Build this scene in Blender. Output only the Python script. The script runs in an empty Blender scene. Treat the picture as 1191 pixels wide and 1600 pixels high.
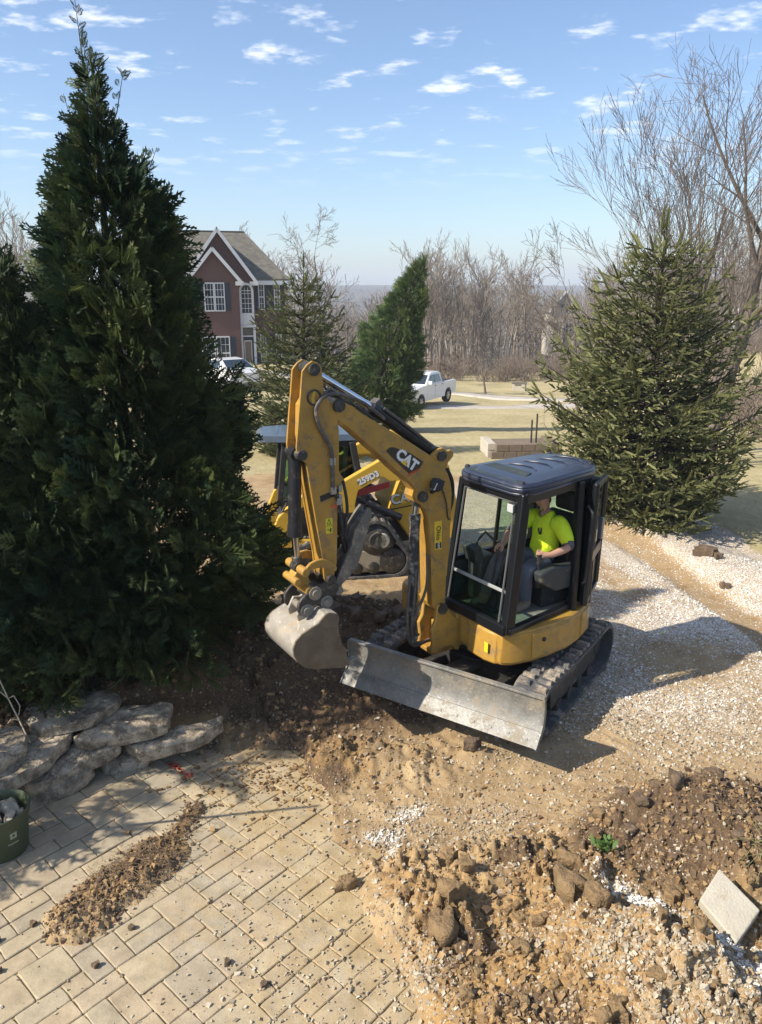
import bpy, math, random
import numpy as np
from mathutils import Vector, Matrix

# ------------------------------------------------------------------ camera, sky, sun, exposure
scene = bpy.context.scene
COL = scene.collection
R = math.radians

cam_data = bpy.data.cameras.new('camera')
cam = bpy.data.objects.new('camera', cam_data)
COL.objects.link(cam)
cam.location = (0.0, 0.0, 4.0)
cam.rotation_euler = (R(90 - 16.2), 0, 0)
cam_data.sensor_fit = 'VERTICAL'
cam_data.sensor_height = 24.0
cam_data.sensor_width = 24.0
cam_data.lens = 24.0 * 1202 / 1600
cam_data.clip_start = 0.05
cam_data.clip_end = 6000
scene.camera = cam

SUN_EL, SUN_AZ = 41.0, 202.0          # azimuth counted from +X, so the sun stands to the left
sun_dir = Vector((math.cos(R(SUN_EL)) * math.cos(R(SUN_AZ)), math.cos(R(SUN_EL)) * math.sin(R(SUN_AZ)), math.sin(R(SUN_EL))))
sun_data = bpy.data.lights.new('sun', 'SUN')
sun_data.energy = 5.0
sun_data.angle = R(0.55)
sun_data.color = (1.0, 0.915, 0.78)
sun = bpy.data.objects.new('sun', sun_data)
COL.objects.link(sun)
sun.rotation_euler = sun_dir.to_track_quat('Z', 'Y').to_euler()
sun.location = (-20, 0, 30)

world = bpy.data.worlds.new('World')
scene.world = world
world.use_nodes = True
wt = world.node_tree
wt.nodes.clear()


def wn(kind, **kw):
    n = wt.nodes.new(kind)
    for k, v in kw.items():
        setattr(n, k, v)
    return n


sky = wn('ShaderNodeTexSky', sky_type='NISHITA', sun_disc=False, sun_elevation=R(SUN_EL), sun_rotation=R(90 - SUN_AZ),
         altitude=250, air_density=1.0, dust_density=1.1, ozone_density=2.2)
bg = wn('ShaderNodeBackground')
bg.inputs['Strength'].default_value = 0.115
wo = wn('ShaderNodeOutputWorld')
# small fair-weather clouds on a level layer: project the view direction onto a plane overhead
tc = wn('ShaderNodeTexCoord')
sep = wn('ShaderNodeSeparateXYZ')
wt.links.new(tc.outputs['Generated'], sep.inputs[0])


def wmath(op, a, b=None, clamp=False):
    n = wn('ShaderNodeMath', operation=op, use_clamp=clamp)
    for i, v in enumerate((a, b)):
        if v is None:
            continue
        if isinstance(v, (int, float)):
            n.inputs[i].default_value = v
        else:
            wt.links.new(v, n.inputs[i])
    return n.outputs[0]


zc = wmath('MAXIMUM', sep.outputs[2], 0.02)
zz = wmath('ADD', zc, 0.10)
cx = wmath('DIVIDE', sep.outputs[0], zz)
cy = wmath('DIVIDE', sep.outputs[1], zz)
comb = wn('ShaderNodeCombineXYZ')
wt.links.new(wmath('MULTIPLY', cx, 0.8), comb.inputs[0])
wt.links.new(cy, comb.inputs[1])
comb.inputs[2].default_value = 5.2
n1 = wn('ShaderNodeTexNoise')
n1.inputs['Scale'].default_value = 6.4
n1.inputs['Detail'].default_value = 6.0
n1.inputs['Roughness'].default_value = 0.56
n1.inputs['Distortion'].default_value = 0.0
wt.links.new(comb.outputs[0], n1.inputs['Vector'])
n2 = wn('ShaderNodeTexNoise')
n2.inputs['Scale'].default_value = 0.9
n2.inputs['Detail'].default_value = 2.0
wt.links.new(comb.outputs[0], n2.inputs['Vector'])
thr = wmath('MULTIPLY', n2.outputs['Fac'], 0.28)
val = wmath('ADD', n1.outputs['Fac'], thr)
mr = wn('ShaderNodeMapRange', interpolation_type='SMOOTHSTEP')
mr.inputs['From Min'].default_value = 0.655
mr.inputs['From Max'].default_value = 0.84
wt.links.new(val, mr.inputs['Value'])
fade = wn('ShaderNodeMapRange', interpolation_type='SMOOTHSTEP')
fade.inputs['From Min'].default_value = 0.09
fade.inputs['From Max'].default_value = 0.24
wt.links.new(sep.outputs[2], fade.inputs['Value'])
cfac = wmath('MULTIPLY', mr.outputs[0], fade.outputs[0])
cfac = wmath('MULTIPLY', cfac, 0.85)
tint = wn('ShaderNodeMix', data_type='RGBA', blend_type='MULTIPLY')
tint.inputs[0].default_value = 1.0
tint.inputs[7].default_value = (0.95, 1.0, 1.07, 1)
wt.links.new(sky.outputs[0], tint.inputs[6])
cmix = wn('ShaderNodeMix', data_type='RGBA')
wt.links.new(cfac, cmix.inputs[0])
wt.links.new(tint.outputs[2], cmix.inputs[6])
cmix.inputs[7].default_value = (7.2, 7.4, 7.8, 1)
wt.links.new(cmix.outputs[2], bg.inputs['Color'])
wt.links.new(bg.outputs[0], wo.inputs[0])

vs = scene.view_settings
vs.view_transform = 'Standard'
vs.look = 'None'
vs.exposure = 0.66
vs.gamma = 1.0
vs.use_curve_mapping = False
scene.cycles.max_bounces = 8
scene.cycles.diffuse_bounces = 3
scene.cycles.glossy_bounces = 3
scene.cycles.transparent_max_bounces = 16
scene.cycles.transmission_bounces = 4

# ------------------------------------------------------------------ numeric noise


def smooth(a, b, x):
    t = np.clip((x - a) / (b - a), 0, 1)
    return t * t * (3 - 2 * t)


def _h(ix, iy, seed):
    n = (ix.astype(np.int64) * 374761393 + iy.astype(np.int64) * 668265263 + seed * 1442695041) & 0xFFFFFFFF
    n = ((n ^ (n >> 13)) * 1274126177) & 0xFFFFFFFF
    n = ((n ^ (n >> 16)) * 2246822519) & 0xFFFFFFFF
    return ((n ^ (n >> 15)) & 0xFFFFFF) / float(0xFFFFFF)


def vnoise(x, y, seed=0):
    ix, iy = np.floor(x), np.floor(y)
    fx, fy = x - ix, y - iy
    fx = fx * fx * fx * (fx * (fx * 6 - 15) + 10)
    fy = fy * fy * fy * (fy * (fy * 6 - 15) + 10)
    a, b = _h(ix, iy, seed), _h(ix + 1, iy, seed)
    c, d = _h(ix, iy + 1, seed), _h(ix + 1, iy + 1, seed)
    return (a + (b - a) * fx) * (1 - fy) + (c + (d - c) * fx) * fy


def fbm(x, y, octaves=4, seed=0, gain=0.5):
    s, a, t = 0, 1.0, 0
    for o in range(octaves):
        s = s + a * (vnoise(x * 2 ** o + 17.3 * o, y * 2 ** o - 9.1 * o, seed + o) - 0.5)
        t += a
        a *= gain
    return s / t * 2


def cell(x, y, seed=0):
    ix, iy = np.floor(x), np.floor(y)
    best = np.full(np.shape(x), 9.0)
    rid = np.zeros(np.shape(x))
    for dx in (-1, 0, 1):
        for dy in (-1, 0, 1):
            px, py = ix + dx, iy + dy
            qx, qy = px + _h(px, py, seed), py + _h(px, py, seed + 7)
            d = np.hypot(x - qx, y - qy)
            m = d < best
            best = np.where(m, d, best)
            rid = np.where(m, _h(px, py, seed + 13), rid)
    return best, rid


def polydist(x, y, pts):
    d = np.full(np.shape(x), 1e9)
    for (ax, ay), (bx, by) in zip(pts[:-1], pts[1:]):
        vx, vy = bx - ax, by - ay
        t = np.clip(((x - ax) * vx + (y - ay) * vy) / (vx * vx + vy * vy), 0, 1)
        d = np.minimum(d, np.hypot(x - ax - t * vx, y - ay - t * vy))
    return d

# ------------------------------------------------------------------ object helpers


def tag(o, label=None, cat=None, group=None, kind=None):
    if label: o['label'] = label
    if cat: o['category'] = cat
    if group: o['group'] = group
    if kind: o['kind'] = kind
    return o


def empty(name, loc=(0, 0, 0), label=None, cat=None, group=None, kind=None, parent=None):
    o = bpy.data.objects.new(name, None)
    o.empty_display_size = 0.2
    COL.objects.link(o)
    o.location = loc
    if parent: o.parent = parent
    return tag(o, label, cat, group, kind)


def wloc(o):
    v = Vector((0, 0, 0))
    while o is not None:
        v += o.location
        o = o.parent
    return v


def link(name, me, parent=None, loc=None):
    o = bpy.data.objects.new(name, me)
    COL.objects.link(o)
    if parent: o.parent = parent
    if loc is not None: o.location = loc
    return o


def npmesh(name, V, F, mats, smooth_shade=False, attrs=None, colors=None, matidx=None, sharp=None):
    """mesh from arrays: V (n,3), F (m,3) or (m,4)"""
    V = np.ascontiguousarray(V, dtype=np.float32)
    F = np.ascontiguousarray(F, dtype=np.int32)
    me = bpy.data.meshes.new(name)
    m, k = F.shape
    me.vertices.add(len(V))
    me.vertices.foreach_set('co', V.ravel())
    me.loops.add(m * k)
    me.loops.foreach_set('vertex_index', F.ravel())
    me.polygons.add(m)
    me.polygons.foreach_set('loop_start', np.arange(0, m * k, k, dtype=np.int32))
    if smooth_shade:
        me.polygons.foreach_set('use_smooth', np.ones(m, dtype=bool))
    else:
        me.polygons.foreach_set('use_smooth', np.zeros(m, dtype=bool))
    for mt in (mats if isinstance(mats, (list, tuple)) else [mats]):
        me.materials.append(mt)
    if matidx is not None:
        me.polygons.foreach_set('material_index', np.ascontiguousarray(matidx, dtype=np.int32))
    me.update(calc_edges=True)
    if attrs:
        for an, arr in attrs.items():
            a = me.attributes.new(an, 'FLOAT', 'POINT')
            a.data.foreach_set('value', np.ascontiguousarray(arr, dtype=np.float32))
    if colors:
        for an, arr in colors.items():
            a = me.attributes.new(an, 'FLOAT_COLOR', 'POINT')
            a.data.foreach_set('color', np.ascontiguousarray(arr, dtype=np.float32).ravel())
    if sharp: me.set_sharp_from_angle(angle=R(sharp))
    return me


class Frame:
    """a level frame at (x, y) turned to a heading; f forward, l to the left, z up"""
    def __init__(s, x, y, deg, z=0.0):
        s.o = np.array([x, y, z], float)
        a = R(deg)
        s.f = np.array([math.cos(a), math.sin(a), 0.0])
        s.l = np.array([-math.sin(a), math.cos(a), 0.0])
        s.z = np.array([0, 0, 1.0])

    def __call__(s, f, l, z):
        return s.o + s.f * f + s.l * l + s.z * z


WORLD = Frame(0, 0, 0)


class MB:
    def __init__(s, fr=WORLD):
        s.v, s.fc, s.fr, s.mi = [], [], fr, []
        s.cur = 0

    def add(s, pts, faces, local=True):
        b = len(s.v)
        for p in pts:
            s.v.append(tuple(s.fr(*p)) if local else tuple(p))
        for f in faces:
            s.fc.append([b + i for i in f])
            s.mi.append(s.cur)
        return s

    def box(s, c, size, yaw=0, tilt=0):
        """box at centre c, size along f, l, z; tilt turns it about the l axis, yaw about z"""
        hx, hy, hz = [k / 2 for k in size]
        cy, sy, ct, st = math.cos(yaw), math.sin(yaw), math.cos(tilt), math.sin(tilt)
        pts = []
        for dx in (-hx, hx):
            for dy in (-hy, hy):
                for dz in (-hz, hz):
                    x, z = dx * ct - dz * st, dx * st + dz * ct
                    pts.append((c[0] + x * cy - dy * sy, c[1] + x * sy + dy * cy, c[2] + z))
        return s.add(pts, [(0, 1, 3, 2), (4, 6, 7, 5), (0, 4, 5, 1), (2, 3, 7, 6), (0, 2, 6, 4), (1, 5, 7, 3)])

    def hexa(s, bottom, top):
        """bottom and top: four points each, same order"""
        n = len(bottom)
        fs = [tuple(range(n))[::-1], tuple(range(n, 2 * n))]
        for i in range(n):
            j = (i + 1) % n
            fs.append((i, j, n + j, n + i))
        return s.add(list(bottom) + list(top), fs)

    def side(s, poly, l0, l1):
        """outline in the f-z plane, thickness from l0 to l1"""
        return s.hexa([(p[0], l0, p[1]) for p in poly], [(p[0], l1, p[1]) for p in poly])

    def plan(s, poly, z0, z1, top=None):
        t = top or poly
        return s.hexa([(p[0], p[1], z0) for p in poly], [(p[0], p[1], z1) for p in t])

    def bar(s, a, b, w, h, up=(0, 0, 1)):
        a, b = np.array(a, float), np.array(b, float)
        d = b - a
        d = d / np.linalg.norm(d)
        u = np.array(up, float)
        if abs(d @ u) > 0.97: u = np.array((1.0, 0, 0))
        x = np.cross(d, u); x /= np.linalg.norm(x)
        y = np.cross(x, d)
        q = [(-1, -1), (1, -1), (1, 1), (-1, 1)]
        return s.hexa([tuple(a + x * w / 2 * i + y * h / 2 * j) for i, j in q], [tuple(b + x * w / 2 * i + y * h / 2 * j) for i, j in q])

    def tube(s, path, r, n=8, cap=True):
        P = [np.array(p, float) for p in path]
        rr = r if isinstance(r, (list, tuple)) else [r] * len(P)
        u = None
        rings = []
        for i, p in enumerate(P):
            d = P[min(i + 1, len(P) - 1)] - P[max(i - 1, 0)]
            d = d / (np.linalg.norm(d) + 1e-9)
            if u is None:
                u = np.cross(d, (0, 0, 1) if abs(d[2]) < 0.9 else (1, 0, 0))
            u = u - d * (u @ d)
            u = u / (np.linalg.norm(u) + 1e-9)
            w = np.cross(d, u)
            rings.append([tuple(p + rr[i] * (math.cos(2 * math.pi * k / n) * u + math.sin(2 * math.pi * k / n) * w)) for k in range(n)])
        fs = []
        for i in range(len(P) - 1):
            for k in range(n):
                fs.append((i * n + k, i * n + (k + 1) % n, (i + 1) * n + (k + 1) % n, (i + 1) * n + k))
        if cap:
            fs.append(tuple(range(n))[::-1])
            fs.append(tuple((len(P) - 1) * n + k for k in range(n)))
        return s.add([q for r_ in rings for q in r_], fs)

    def cyl(s, a, b, r, n=16):
        return s.tube([a, b], r, n)

    def lathe(s, c, prof, n=20, axis='z'):
        """prof: (radius, height) pairs"""
        pts, fs = [], []
        for rad, h in prof:
            for k in range(n):
                a = 2 * math.pi * k / n
                x, y = rad * math.cos(a), rad * math.sin(a)
                if axis == 'z': pts.append((c[0] + x, c[1] + y, c[2] + h))
                elif axis == 'l': pts.append((c[0] + x, c[1] + h, c[2] + y))
                else: pts.append((c[0] + h, c[1] + x, c[2] + y))
        for i in range(len(prof) - 1):
            for k in range(n):
                fs.append((i * n + k, i * n + (k + 1) % n, (i + 1) * n + (k + 1) % n, (i + 1) * n + k))
        return s.add(pts, fs)

    def build(s, name, mat, parent=None, bevel=0, smooth=False, label=None, cat=None, group=None, kind=None, seg=2, loc=None, angle=35):
        me = bpy.data.meshes.new(name)
        off = wloc(parent) if parent else Vector((0, 0, 0))
        if loc is not None: off = off + Vector(loc)
        me.from_pydata([(v[0] - off.x, v[1] - off.y, v[2] - off.z) for v in s.v], [], s.fc)
        for m in (mat if isinstance(mat, (list, tuple)) else [mat]):
            me.materials.append(m)
        if any(s.mi):
            me.polygons.foreach_set('material_index', s.mi)
        me.validate()
        import bmesh
        bm = bmesh.new()
        bm.from_mesh(me)
        bmesh.ops.recalc_face_normals(bm, faces=bm.faces)
        bm.to_mesh(me)
        bm.free()
        if smooth:
            me.polygons.foreach_set('use_smooth', [True] * len(me.polygons))
            me.set_sharp_from_angle(angle=R(angle))
        me.update()
        o = link(name, me, parent, loc)
        if bevel:
            b = o.modifiers.new('bevel', 'BEVEL')
            b.width = bevel; b.segments = seg; b.limit_method = 'ANGLE'; b.angle_limit = R(40)
            b.harden_normals = False
        return tag(o, label, cat, group, kind)


def copy_tree(o, parent=None):
    c = o.copy()
    COL.objects.link(c)
    c.parent = parent
    for ch in list(o.children):
        copy_tree(ch, c)
    return c


def text_mesh(body, size=1.0, bold=0.0, extrude=0.002, shear=0.0):
    cu = bpy.data.curves.new('lettering', 'FONT')
    cu.body = body; cu.size = size; cu.offset = bold; cu.extrude = extrude; cu.shear = shear
    cu.align_x = 'CENTER'; cu.align_y = 'CENTER'; cu.resolution_u = 3
    t = bpy.data.objects.new('lettering', cu)
    COL.objects.link(t)
    dg = bpy.context.evaluated_depsgraph_get()
    me = bpy.data.meshes.new_from_object(t.evaluated_get(dg))
    V = [tuple(v.co) for v in me.vertices]
    F = [tuple(p.vertices) for p in me.polygons]
    bpy.data.objects.remove(t)
    bpy.data.curves.remove(cu)
    bpy.data.meshes.remove(me)
    return V, F


def lettering(mb, body, size, origin, ex, ey, bold=0.0, extrude=0.002, shear=0.0):
    V, F = text_mesh(body, size, bold, extrude, shear)
    o, ex, ey = np.array(origin, float), np.array(ex, float), np.array(ey, float)
    ez = np.cross(ex, ey)
    mb.add([tuple(o + ex * v[0] + ey * v[1] + ez * v[2]) for v in V], F, local=False)
    return mb

# ------------------------------------------------------------------ materials


def nt(name):
    m = bpy.data.materials.new(name)
    m.use_nodes = True
    t = m.node_tree
    t.nodes.clear()
    out = t.nodes.new('ShaderNodeOutputMaterial')
    p = t.nodes.new('ShaderNodeBsdfPrincipled')
    t.links.new(p.outputs[0], out.inputs[0])
    return m, t, p, out


def nd(t, kind, ins=None, **kw):
    n = t.nodes.new(kind)
    for k, v in kw.items():
        setattr(n, k, v)
    for k, v in (ins or {}).items():
        if hasattr(v, 'is_linked') or hasattr(v, 'links'):
            t.links.new(v, n.inputs[k])
        else:
            n.inputs[k].default_value = v
    return n


def c4(c): return (c[0], c[1], c[2], 1)


def mixc(t, fac, a, b, blend='MIX'):
    n = t.nodes.new('ShaderNodeMix')
    n.data_type = 'RGBA'; n.blend_type = blend
    for i, v in ((0, fac), (6, a), (7, b)):
        if hasattr(v, 'links'): t.links.new(v, n.inputs[i])
        elif i == 0: n.inputs[0].default_value = v
        else: n.inputs[i].default_value = c4(v)
    return n.outputs[2]


def rng_map(t, v, a, b, c=0.0, d=1.0, kind='LINEAR'):
    n = t.nodes.new('ShaderNodeMapRange')
    n.interpolation_type = kind
    t.links.new(v, n.inputs['Value'])
    n.inputs['From Min'].default_value = a; n.inputs['From Max'].default_value = b
    n.inputs['To Min'].default_value = c; n.inputs['To Max'].default_value = d
    return n.outputs[0]


def tmath(t, op, a, b=0.0, clamp=False):
    n = t.nodes.new('ShaderNodeMath')
    n.operation = op; n.use_clamp = clamp
    for i, v in enumerate((a, b)):
        if hasattr(v, 'links'): t.links.new(v, n.inputs[i])
        else: n.inputs[i].default_value = v
    return n.outputs[0]


def surf(name, base, rough=0.6, metal=0.0, var=0.12, vscale=6.0, dirt=None, dirt_amt=0.35, dscale=7.0, bump=0.0, bscale=80.0, coat=0.0, scratch=0.0, rand=0.0, spec=0.5):
    m, t, p, out = nt(name)
    co = nd(t, 'ShaderNodeNewGeometry').outputs['Position']
    n = nd(t, 'ShaderNodeTexNoise', {'Vector': co, 'Scale': vscale, 'Detail': 5.0, 'Roughness': 0.6})
    lo = tuple(max(0, k * (1 - var)) for k in base); hi = tuple(k * (1 + var) for k in base)
    col = mixc(t, rng_map(t, n.outputs[0], 0.3, 0.7), lo, hi)
    rg = rough
    if rand:
        oi = nd(t, 'ShaderNodeObjectInfo').outputs['Random']
        col = mixc(t, 1.0, col, nd(t, 'ShaderNodeCombineColor', {0: rng_map(t, oi, 0, 1, 1 - rand, 1 + rand), 1: rng_map(t, oi, 0, 1, 1 - rand, 1 + rand), 2: rng_map(t, oi, 0, 1, 1 - rand, 1 + rand)}).outputs[0], 'MULTIPLY')
    if dirt:
        d1 = nd(t, 'ShaderNodeTexNoise', {'Vector': co, 'Scale': dscale, 'Detail': 8.0, 'Roughness': 0.7})
        d2 = nd(t, 'ShaderNodeTexNoise', {'Vector': co, 'Scale': dscale * 9, 'Detail': 3.0})
        dd = tmath(t, 'ADD', d1.outputs[0], tmath(t, 'MULTIPLY', tmath(t, 'SUBTRACT', d2.outputs[0], 0.5), 0.35))
        f = rng_map(t, dd, 0.62 - 0.25 * dirt_amt, 0.80 - 0.25 * dirt_amt)
        f = tmath(t, 'MULTIPLY', f, min(1.0, 0.5 + dirt_amt))
        col = mixc(t, f, col, dirt)
        rr = t.nodes.new('ShaderNodeMix'); rr.data_type = 'FLOAT'
        t.links.new(f, rr.inputs[0]); rr.inputs[2].default_value = rough; rr.inputs[3].default_value = 0.9
        rg = rr.outputs[0]
    if scratch:
        mp = nd(t, 'ShaderNodeMapping', {'Vector': co, 'Scale': (55, 9, 55), 'Rotation': (0.4, 0.9, 0.5)})
        s1 = nd(t, 'ShaderNodeTexNoise', {'Vector': mp.outputs[0], 'Scale': 1.0, 'Detail': 4.0})
        sf = rng_map(t, s1.outputs[0], 0.60, 0.68)
        col = mixc(t, tmath(t, 'MULTIPLY', sf, scratch), col, tuple(min(0.7, k * 2.2 + 0.05) for k in base))
    t.links.new(col, p.inputs['Base Color'])
    if hasattr(rg, 'links'): t.links.new(rg, p.inputs['Roughness'])
    else: p.inputs['Roughness'].default_value = rg
    p.inputs['Metallic'].default_value = metal
    p.inputs['Coat Weight'].default_value = coat
    p.inputs['Specular IOR Level'].default_value = spec
    if bump:
        b = nd(t, 'ShaderNodeTexNoise', {'Vector': co, 'Scale': bscale, 'Detail': 5.0})
        bn = nd(t, 'ShaderNodeBump', {'Height': b.outputs[0], 'Strength': bump, 'Distance': 0.02})
        t.links.new(bn.outputs[0], p.inputs['Normal'])
    return m


def glass(name, tint, refl=0.12, rough=0.02):
    m, t, p, out = nt(name)
    t.nodes.remove(p)
    tr = nd(t, 'ShaderNodeBsdfTransparent', {'Color': c4(tint)})
    gl = nd(t, 'ShaderNodeBsdfGlossy', {'Roughness': rough, 'Color': (0.9, 0.95, 1, 1)})
    lw = nd(t, 'ShaderNodeLayerWeight', {'Blend': 0.5})
    f = tmath(t, 'ADD', tmath(t, 'MULTIPLY', tmath(t, 'POWER', lw.outputs['Facing'], 4.0), 0.6), refl * 0.25, True)
    mx = nd(t, 'ShaderNodeMixShader', {0: f, 1: tr.outputs[0], 2: gl.outputs[0]})
    t.links.new(mx.outputs[0], out.inputs[0])
    return m


MUD = (0.17, 0.125, 0.085)
DUST = (0.33, 0.27, 0.20)
M = {}
M['yellow'] = surf('machine_yellow', (0.385, 0.215, 0.036), 0.5, 0, 0.14, 5, MUD, 0.42, 9, 0.06, 50, 0.15)
M['yellow2'] = surf('loader_yellow', (0.54, 0.33, 0.04), 0.45, 0, 0.07, 5, MUD, 0.2, 5)
M['black'] = surf('cab_black', (0.008, 0.009, 0.011), 0.34, 0, 0.1, 5, spec=0.3)
M['black_dull'] = surf('dull_black', (0.018, 0.018, 0.020), 0.7, 0, 0.2, 8, DUST, 0.12, 9)
M['roof'] = surf('roof_paint', (0.022, 0.029, 0.052), 0.36, 0, 0.15, 4, DUST, 0.03, 8, coat=0.2)
M['rubber'] = surf('track_rubber', (0.055, 0.056, 0.060), 0.75, 0, 0.2, 9, DUST, 0.42, 5, 0.2, 60)
M['rubber_lug'] = surf('lug_rubber', (0.075, 0.074, 0.074), 0.7, 0, 0.25, 14, DUST, 0.62, 8, 0.2, 60)
M['steel'] = surf('worn_steel', (0.17, 0.165, 0.15), 0.5, 0.2, 0.3, 7, (.27, .225, .16), 0.50, 5, 0.15, 90, scratch=0.4)
M['bucket'] = surf('bucket_steel', (0.31, 0.285, 0.245), 0.5, 0.15, 0.22, 7, (0.34, 0.24, 0.14), 0.34, 6, 0.15, 80, scratch=0.35)
M['bucket_side'] = surf('mud_stained_bucket_side', (0.13, 0.10, 0.068), 0.75, 0.05, 0.3, 6, (0.12, 0.075, 0.04), 0.40, 5, 0.2, 60)
M['dark_steel'] = surf('dark_steel', (0.05, 0.048, 0.046), 0.5, 0.4, 0.25, 12, DUST, 0.30, 9, 0.1, 90)
M['thumb'] = surf('thumb_steel', (0.13, 0.12, 0.105), 0.6, 0.2, 0.25, 12, DUST, 0.5, 9, 0.15, 90)
M['chrome'] = surf('chrome_rod', (0.62, 0.63, 0.66), 0.16, 1.0, 0.05, 5)
M['barrel'] = surf('cylinder_black', (0.016, 0.017, 0.021), 0.38, 0.1, 0.2, 8, DUST, 0.10, 12)
M['barrel_dirty'] = surf('cylinder_splashed', (0.03, 0.03, 0.032), 0.55, 0.1, 0.2, 8, (0.42, 0.38, 0.32), 0.46, 16)
M['hose'] = surf('hose_rubber', (0.075, 0.066, 0.062), 0.55, 0, 0.2, 20, DUST, 0.25, 20)
M['white_text'] = surf('decal_white', (0.72, 0.72, 0.70), 0.5, 0, 0.04)
M['decal_black'] = surf('decal_black', (0.02, 0.02, 0.02), 0.4, 0, 0.05)
M['decal_brown'] = surf('decal_dark_brown', (0.035, 0.026, 0.018), 0.45, 0, 0.06, dirt=MUD, dirt_amt=0.1)
M['decal_yellow'] = surf('decal_yellow', (0.72, 0.48, 0.03), 0.45, 0, 0.04)
M['decal_red'] = surf('decal_red', (0.50, 0.05, 0.02), 0.5, 0, 0.05)
M['warn'] = surf('warning_yellow', (0.62, 0.55, 0.03), 0.5, 0, 0.05)
M['glass'] = glass('clear_glass', (0.93, 0.96, 0.94))
M['glass_green'] = glass('green_glass', (0.62, 0.76, 0.67))
M['glass_dark'] = glass('smoked_glass', (0.10, 0.115, 0.12), 0.3)
M['window'] = surf('house_window_glass', (0.035, 0.045, 0.055), 0.06, 0, 0.3, 1.2, coat=0.5)
M['car_glass'] = surf('car_window_glass', (0.02, 0.028, 0.035), 0.05, 0, 0.2, 1.5, coat=0.6)
M['lamp'] = surf('lamp_lens', (0.6, 0.62, 0.62), 0.15, 0.3, 0.05)
M['seat'] = surf('seat_vinyl', (0.015, 0.015, 0.017), 0.6, 0, 0.2)
M['interior'] = surf('cab_interior_plastic', (0.035, 0.04, 0.042), 0.6, 0, 0.2, 6, DUST, 0.15, 10)
M['mat'] = surf('floor_mat', (0.16, 0.165, 0.14), 0.8, 0, 0.2, 12, DUST, 0.4, 8)
M['red_part'] = surf('red_lock_bar', (0.45, 0.05, 0.045), 0.5, 0, 0.1, dirt=MUD, dirt_amt=0.25)
# ------------------------------------------------------------------ the lie of the land
WALL_A = np.array([-2.95, 5.28]); WALL_D = np.array([0.797, 0.604]); WALL_N = np.array([-0.604, 0.797])


def bump2(x, y, cx, cy, rx, ry, deg, hgt):
    a = R(deg)
    u = ((x - cx) * math.cos(a) + (y - cy) * math.sin(a)) / rx
    v = (-(x - cx) * math.sin(a) + (y - cy) * math.cos(a)) / ry
    return hgt * np.exp(-(u * u + v * v))


YR = [14, 17, 21, 30, 45, 60, 85, 110, 140, 200, 400, 800, 1200, 1500, 1900, 2600]
ZR = [0, -.15, -.4, -1.3, -2.6, -3.6, -4.7, -7, -12, -17, -22, -20, -8, 9, 12, -5]
ZL = [0, -.08, -.3, -.6, -.8, -.9, -3.5, -7, -12, -17, -22, -20, -8, 9, 12, -5]


def macro(x, y):
    zr, zl = np.interp(y, YR, ZR), np.interp(y, YR, ZL)
    k = smooth(-6.5, 0.5, x)
    z = zl * (1 - k) + zr * k
    # rising wooded slope on the far right
    z = z + smooth(45, 90, y) * smooth(0.30, 0.75, x / np.maximum(y, 1)) * 9.0 * (1 - smooth(200, 500, y))
    z = z + smooth(900, 1500, y) * 11 * fbm(x * 0.004 + 3.1, y * 0.0008, 5, 41, .6)
    z = z + smooth(20, 40, y) * (1 - smooth(150, 400, y)) * 0.25 * fbm(x * 0.12, y * 0.12, 3, 5)
    return z


def patio_mask(x, y):
    """1 where the paved terrace lies"""
    # right edge runs from (0.55, 3.0) up to (-0.35, 5.6)
    edge = 0.45 - (y - 3.0) * 0.36 + 0.12 * fbm(x * 2.2, y * 2.2, 3, 77)
    d = (x - WALL_A[0]) * WALL_N[0] + (y - WALL_A[1]) * WALL_N[1]
    return smooth(0.10, -0.10, x - edge) * smooth(0.25, 0.05, d) * smooth(6.3, 6.0, y)


STRIP = [(-1.98, 4.15), (-1.80, 4.48), (-1.64, 4.70), (-1.55, 4.98), (-1.48, 5.25)]


def masks(x, y):
    d = (x - WALL_A[0]) * WALL_N[0] + (y - WALL_A[1]) * WALL_N[1]
    al = (x - WALL_A[0]) * WALL_D[0] + (y - WALL_A[1]) * WALL_D[1]
    wall_end = smooth(1.75, 2.35, al)
    bed = smooth(0.10, 0.40, d) * (1 - wall_end) + smooth(-0.15, 1.3, d) * wall_end * (1 - 0.6 * smooth(2.2, 4.2, al))
    bed = bed * (1 - smooth(7.9, 9.2, y - 0.0 * x)) * smooth(-7, -5, x)
    return d, al, bed


def loose_mask(x, y):
    """where the soil is dug over: lumps and clods"""
    d, al, bed = masks(x, y)
    pm = patio_mask(x, y)
    m = smooth(3.0, 3.25, y + 0 * x) * smooth(0.02, 0.35, x - (0.32 - (y - 3.0) * 0.34)) * (1 - smooth(4.55, 5.1, y - 0.10 * (x - 1)))
    m = np.maximum(m, bump2(x, y, 2.5, 4.9, 1.0, 0.55, 10, 1.3))
    m = np.maximum(m, bump2(x, y, -0.65, 5.76, 1.0, 0.38, 5, 1.3))
    m = np.maximum(m, bed * smooth(1.5, 2.1, al) * 1.0)
    m = np.maximum(m, bed * 0.6)
    m = np.maximum(m, bump2(x, y, -0.2, 8.0, 1.3, 1.2, 0, 1.0))
    m = np.maximum(m, bump2(x, y, -.7, 6.9, 1.3, .7, 12, 1.2))
    m = np.maximum(m, smooth(0.26, 0.12, polydist(x, y, STRIP[:3])) * 0.7)
    m = np.maximum(m, smooth(0.09, 0.03, polydist(x, y, STRIP[2:])) * 0.7)
    return np.clip(m, 0, 1)


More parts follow.
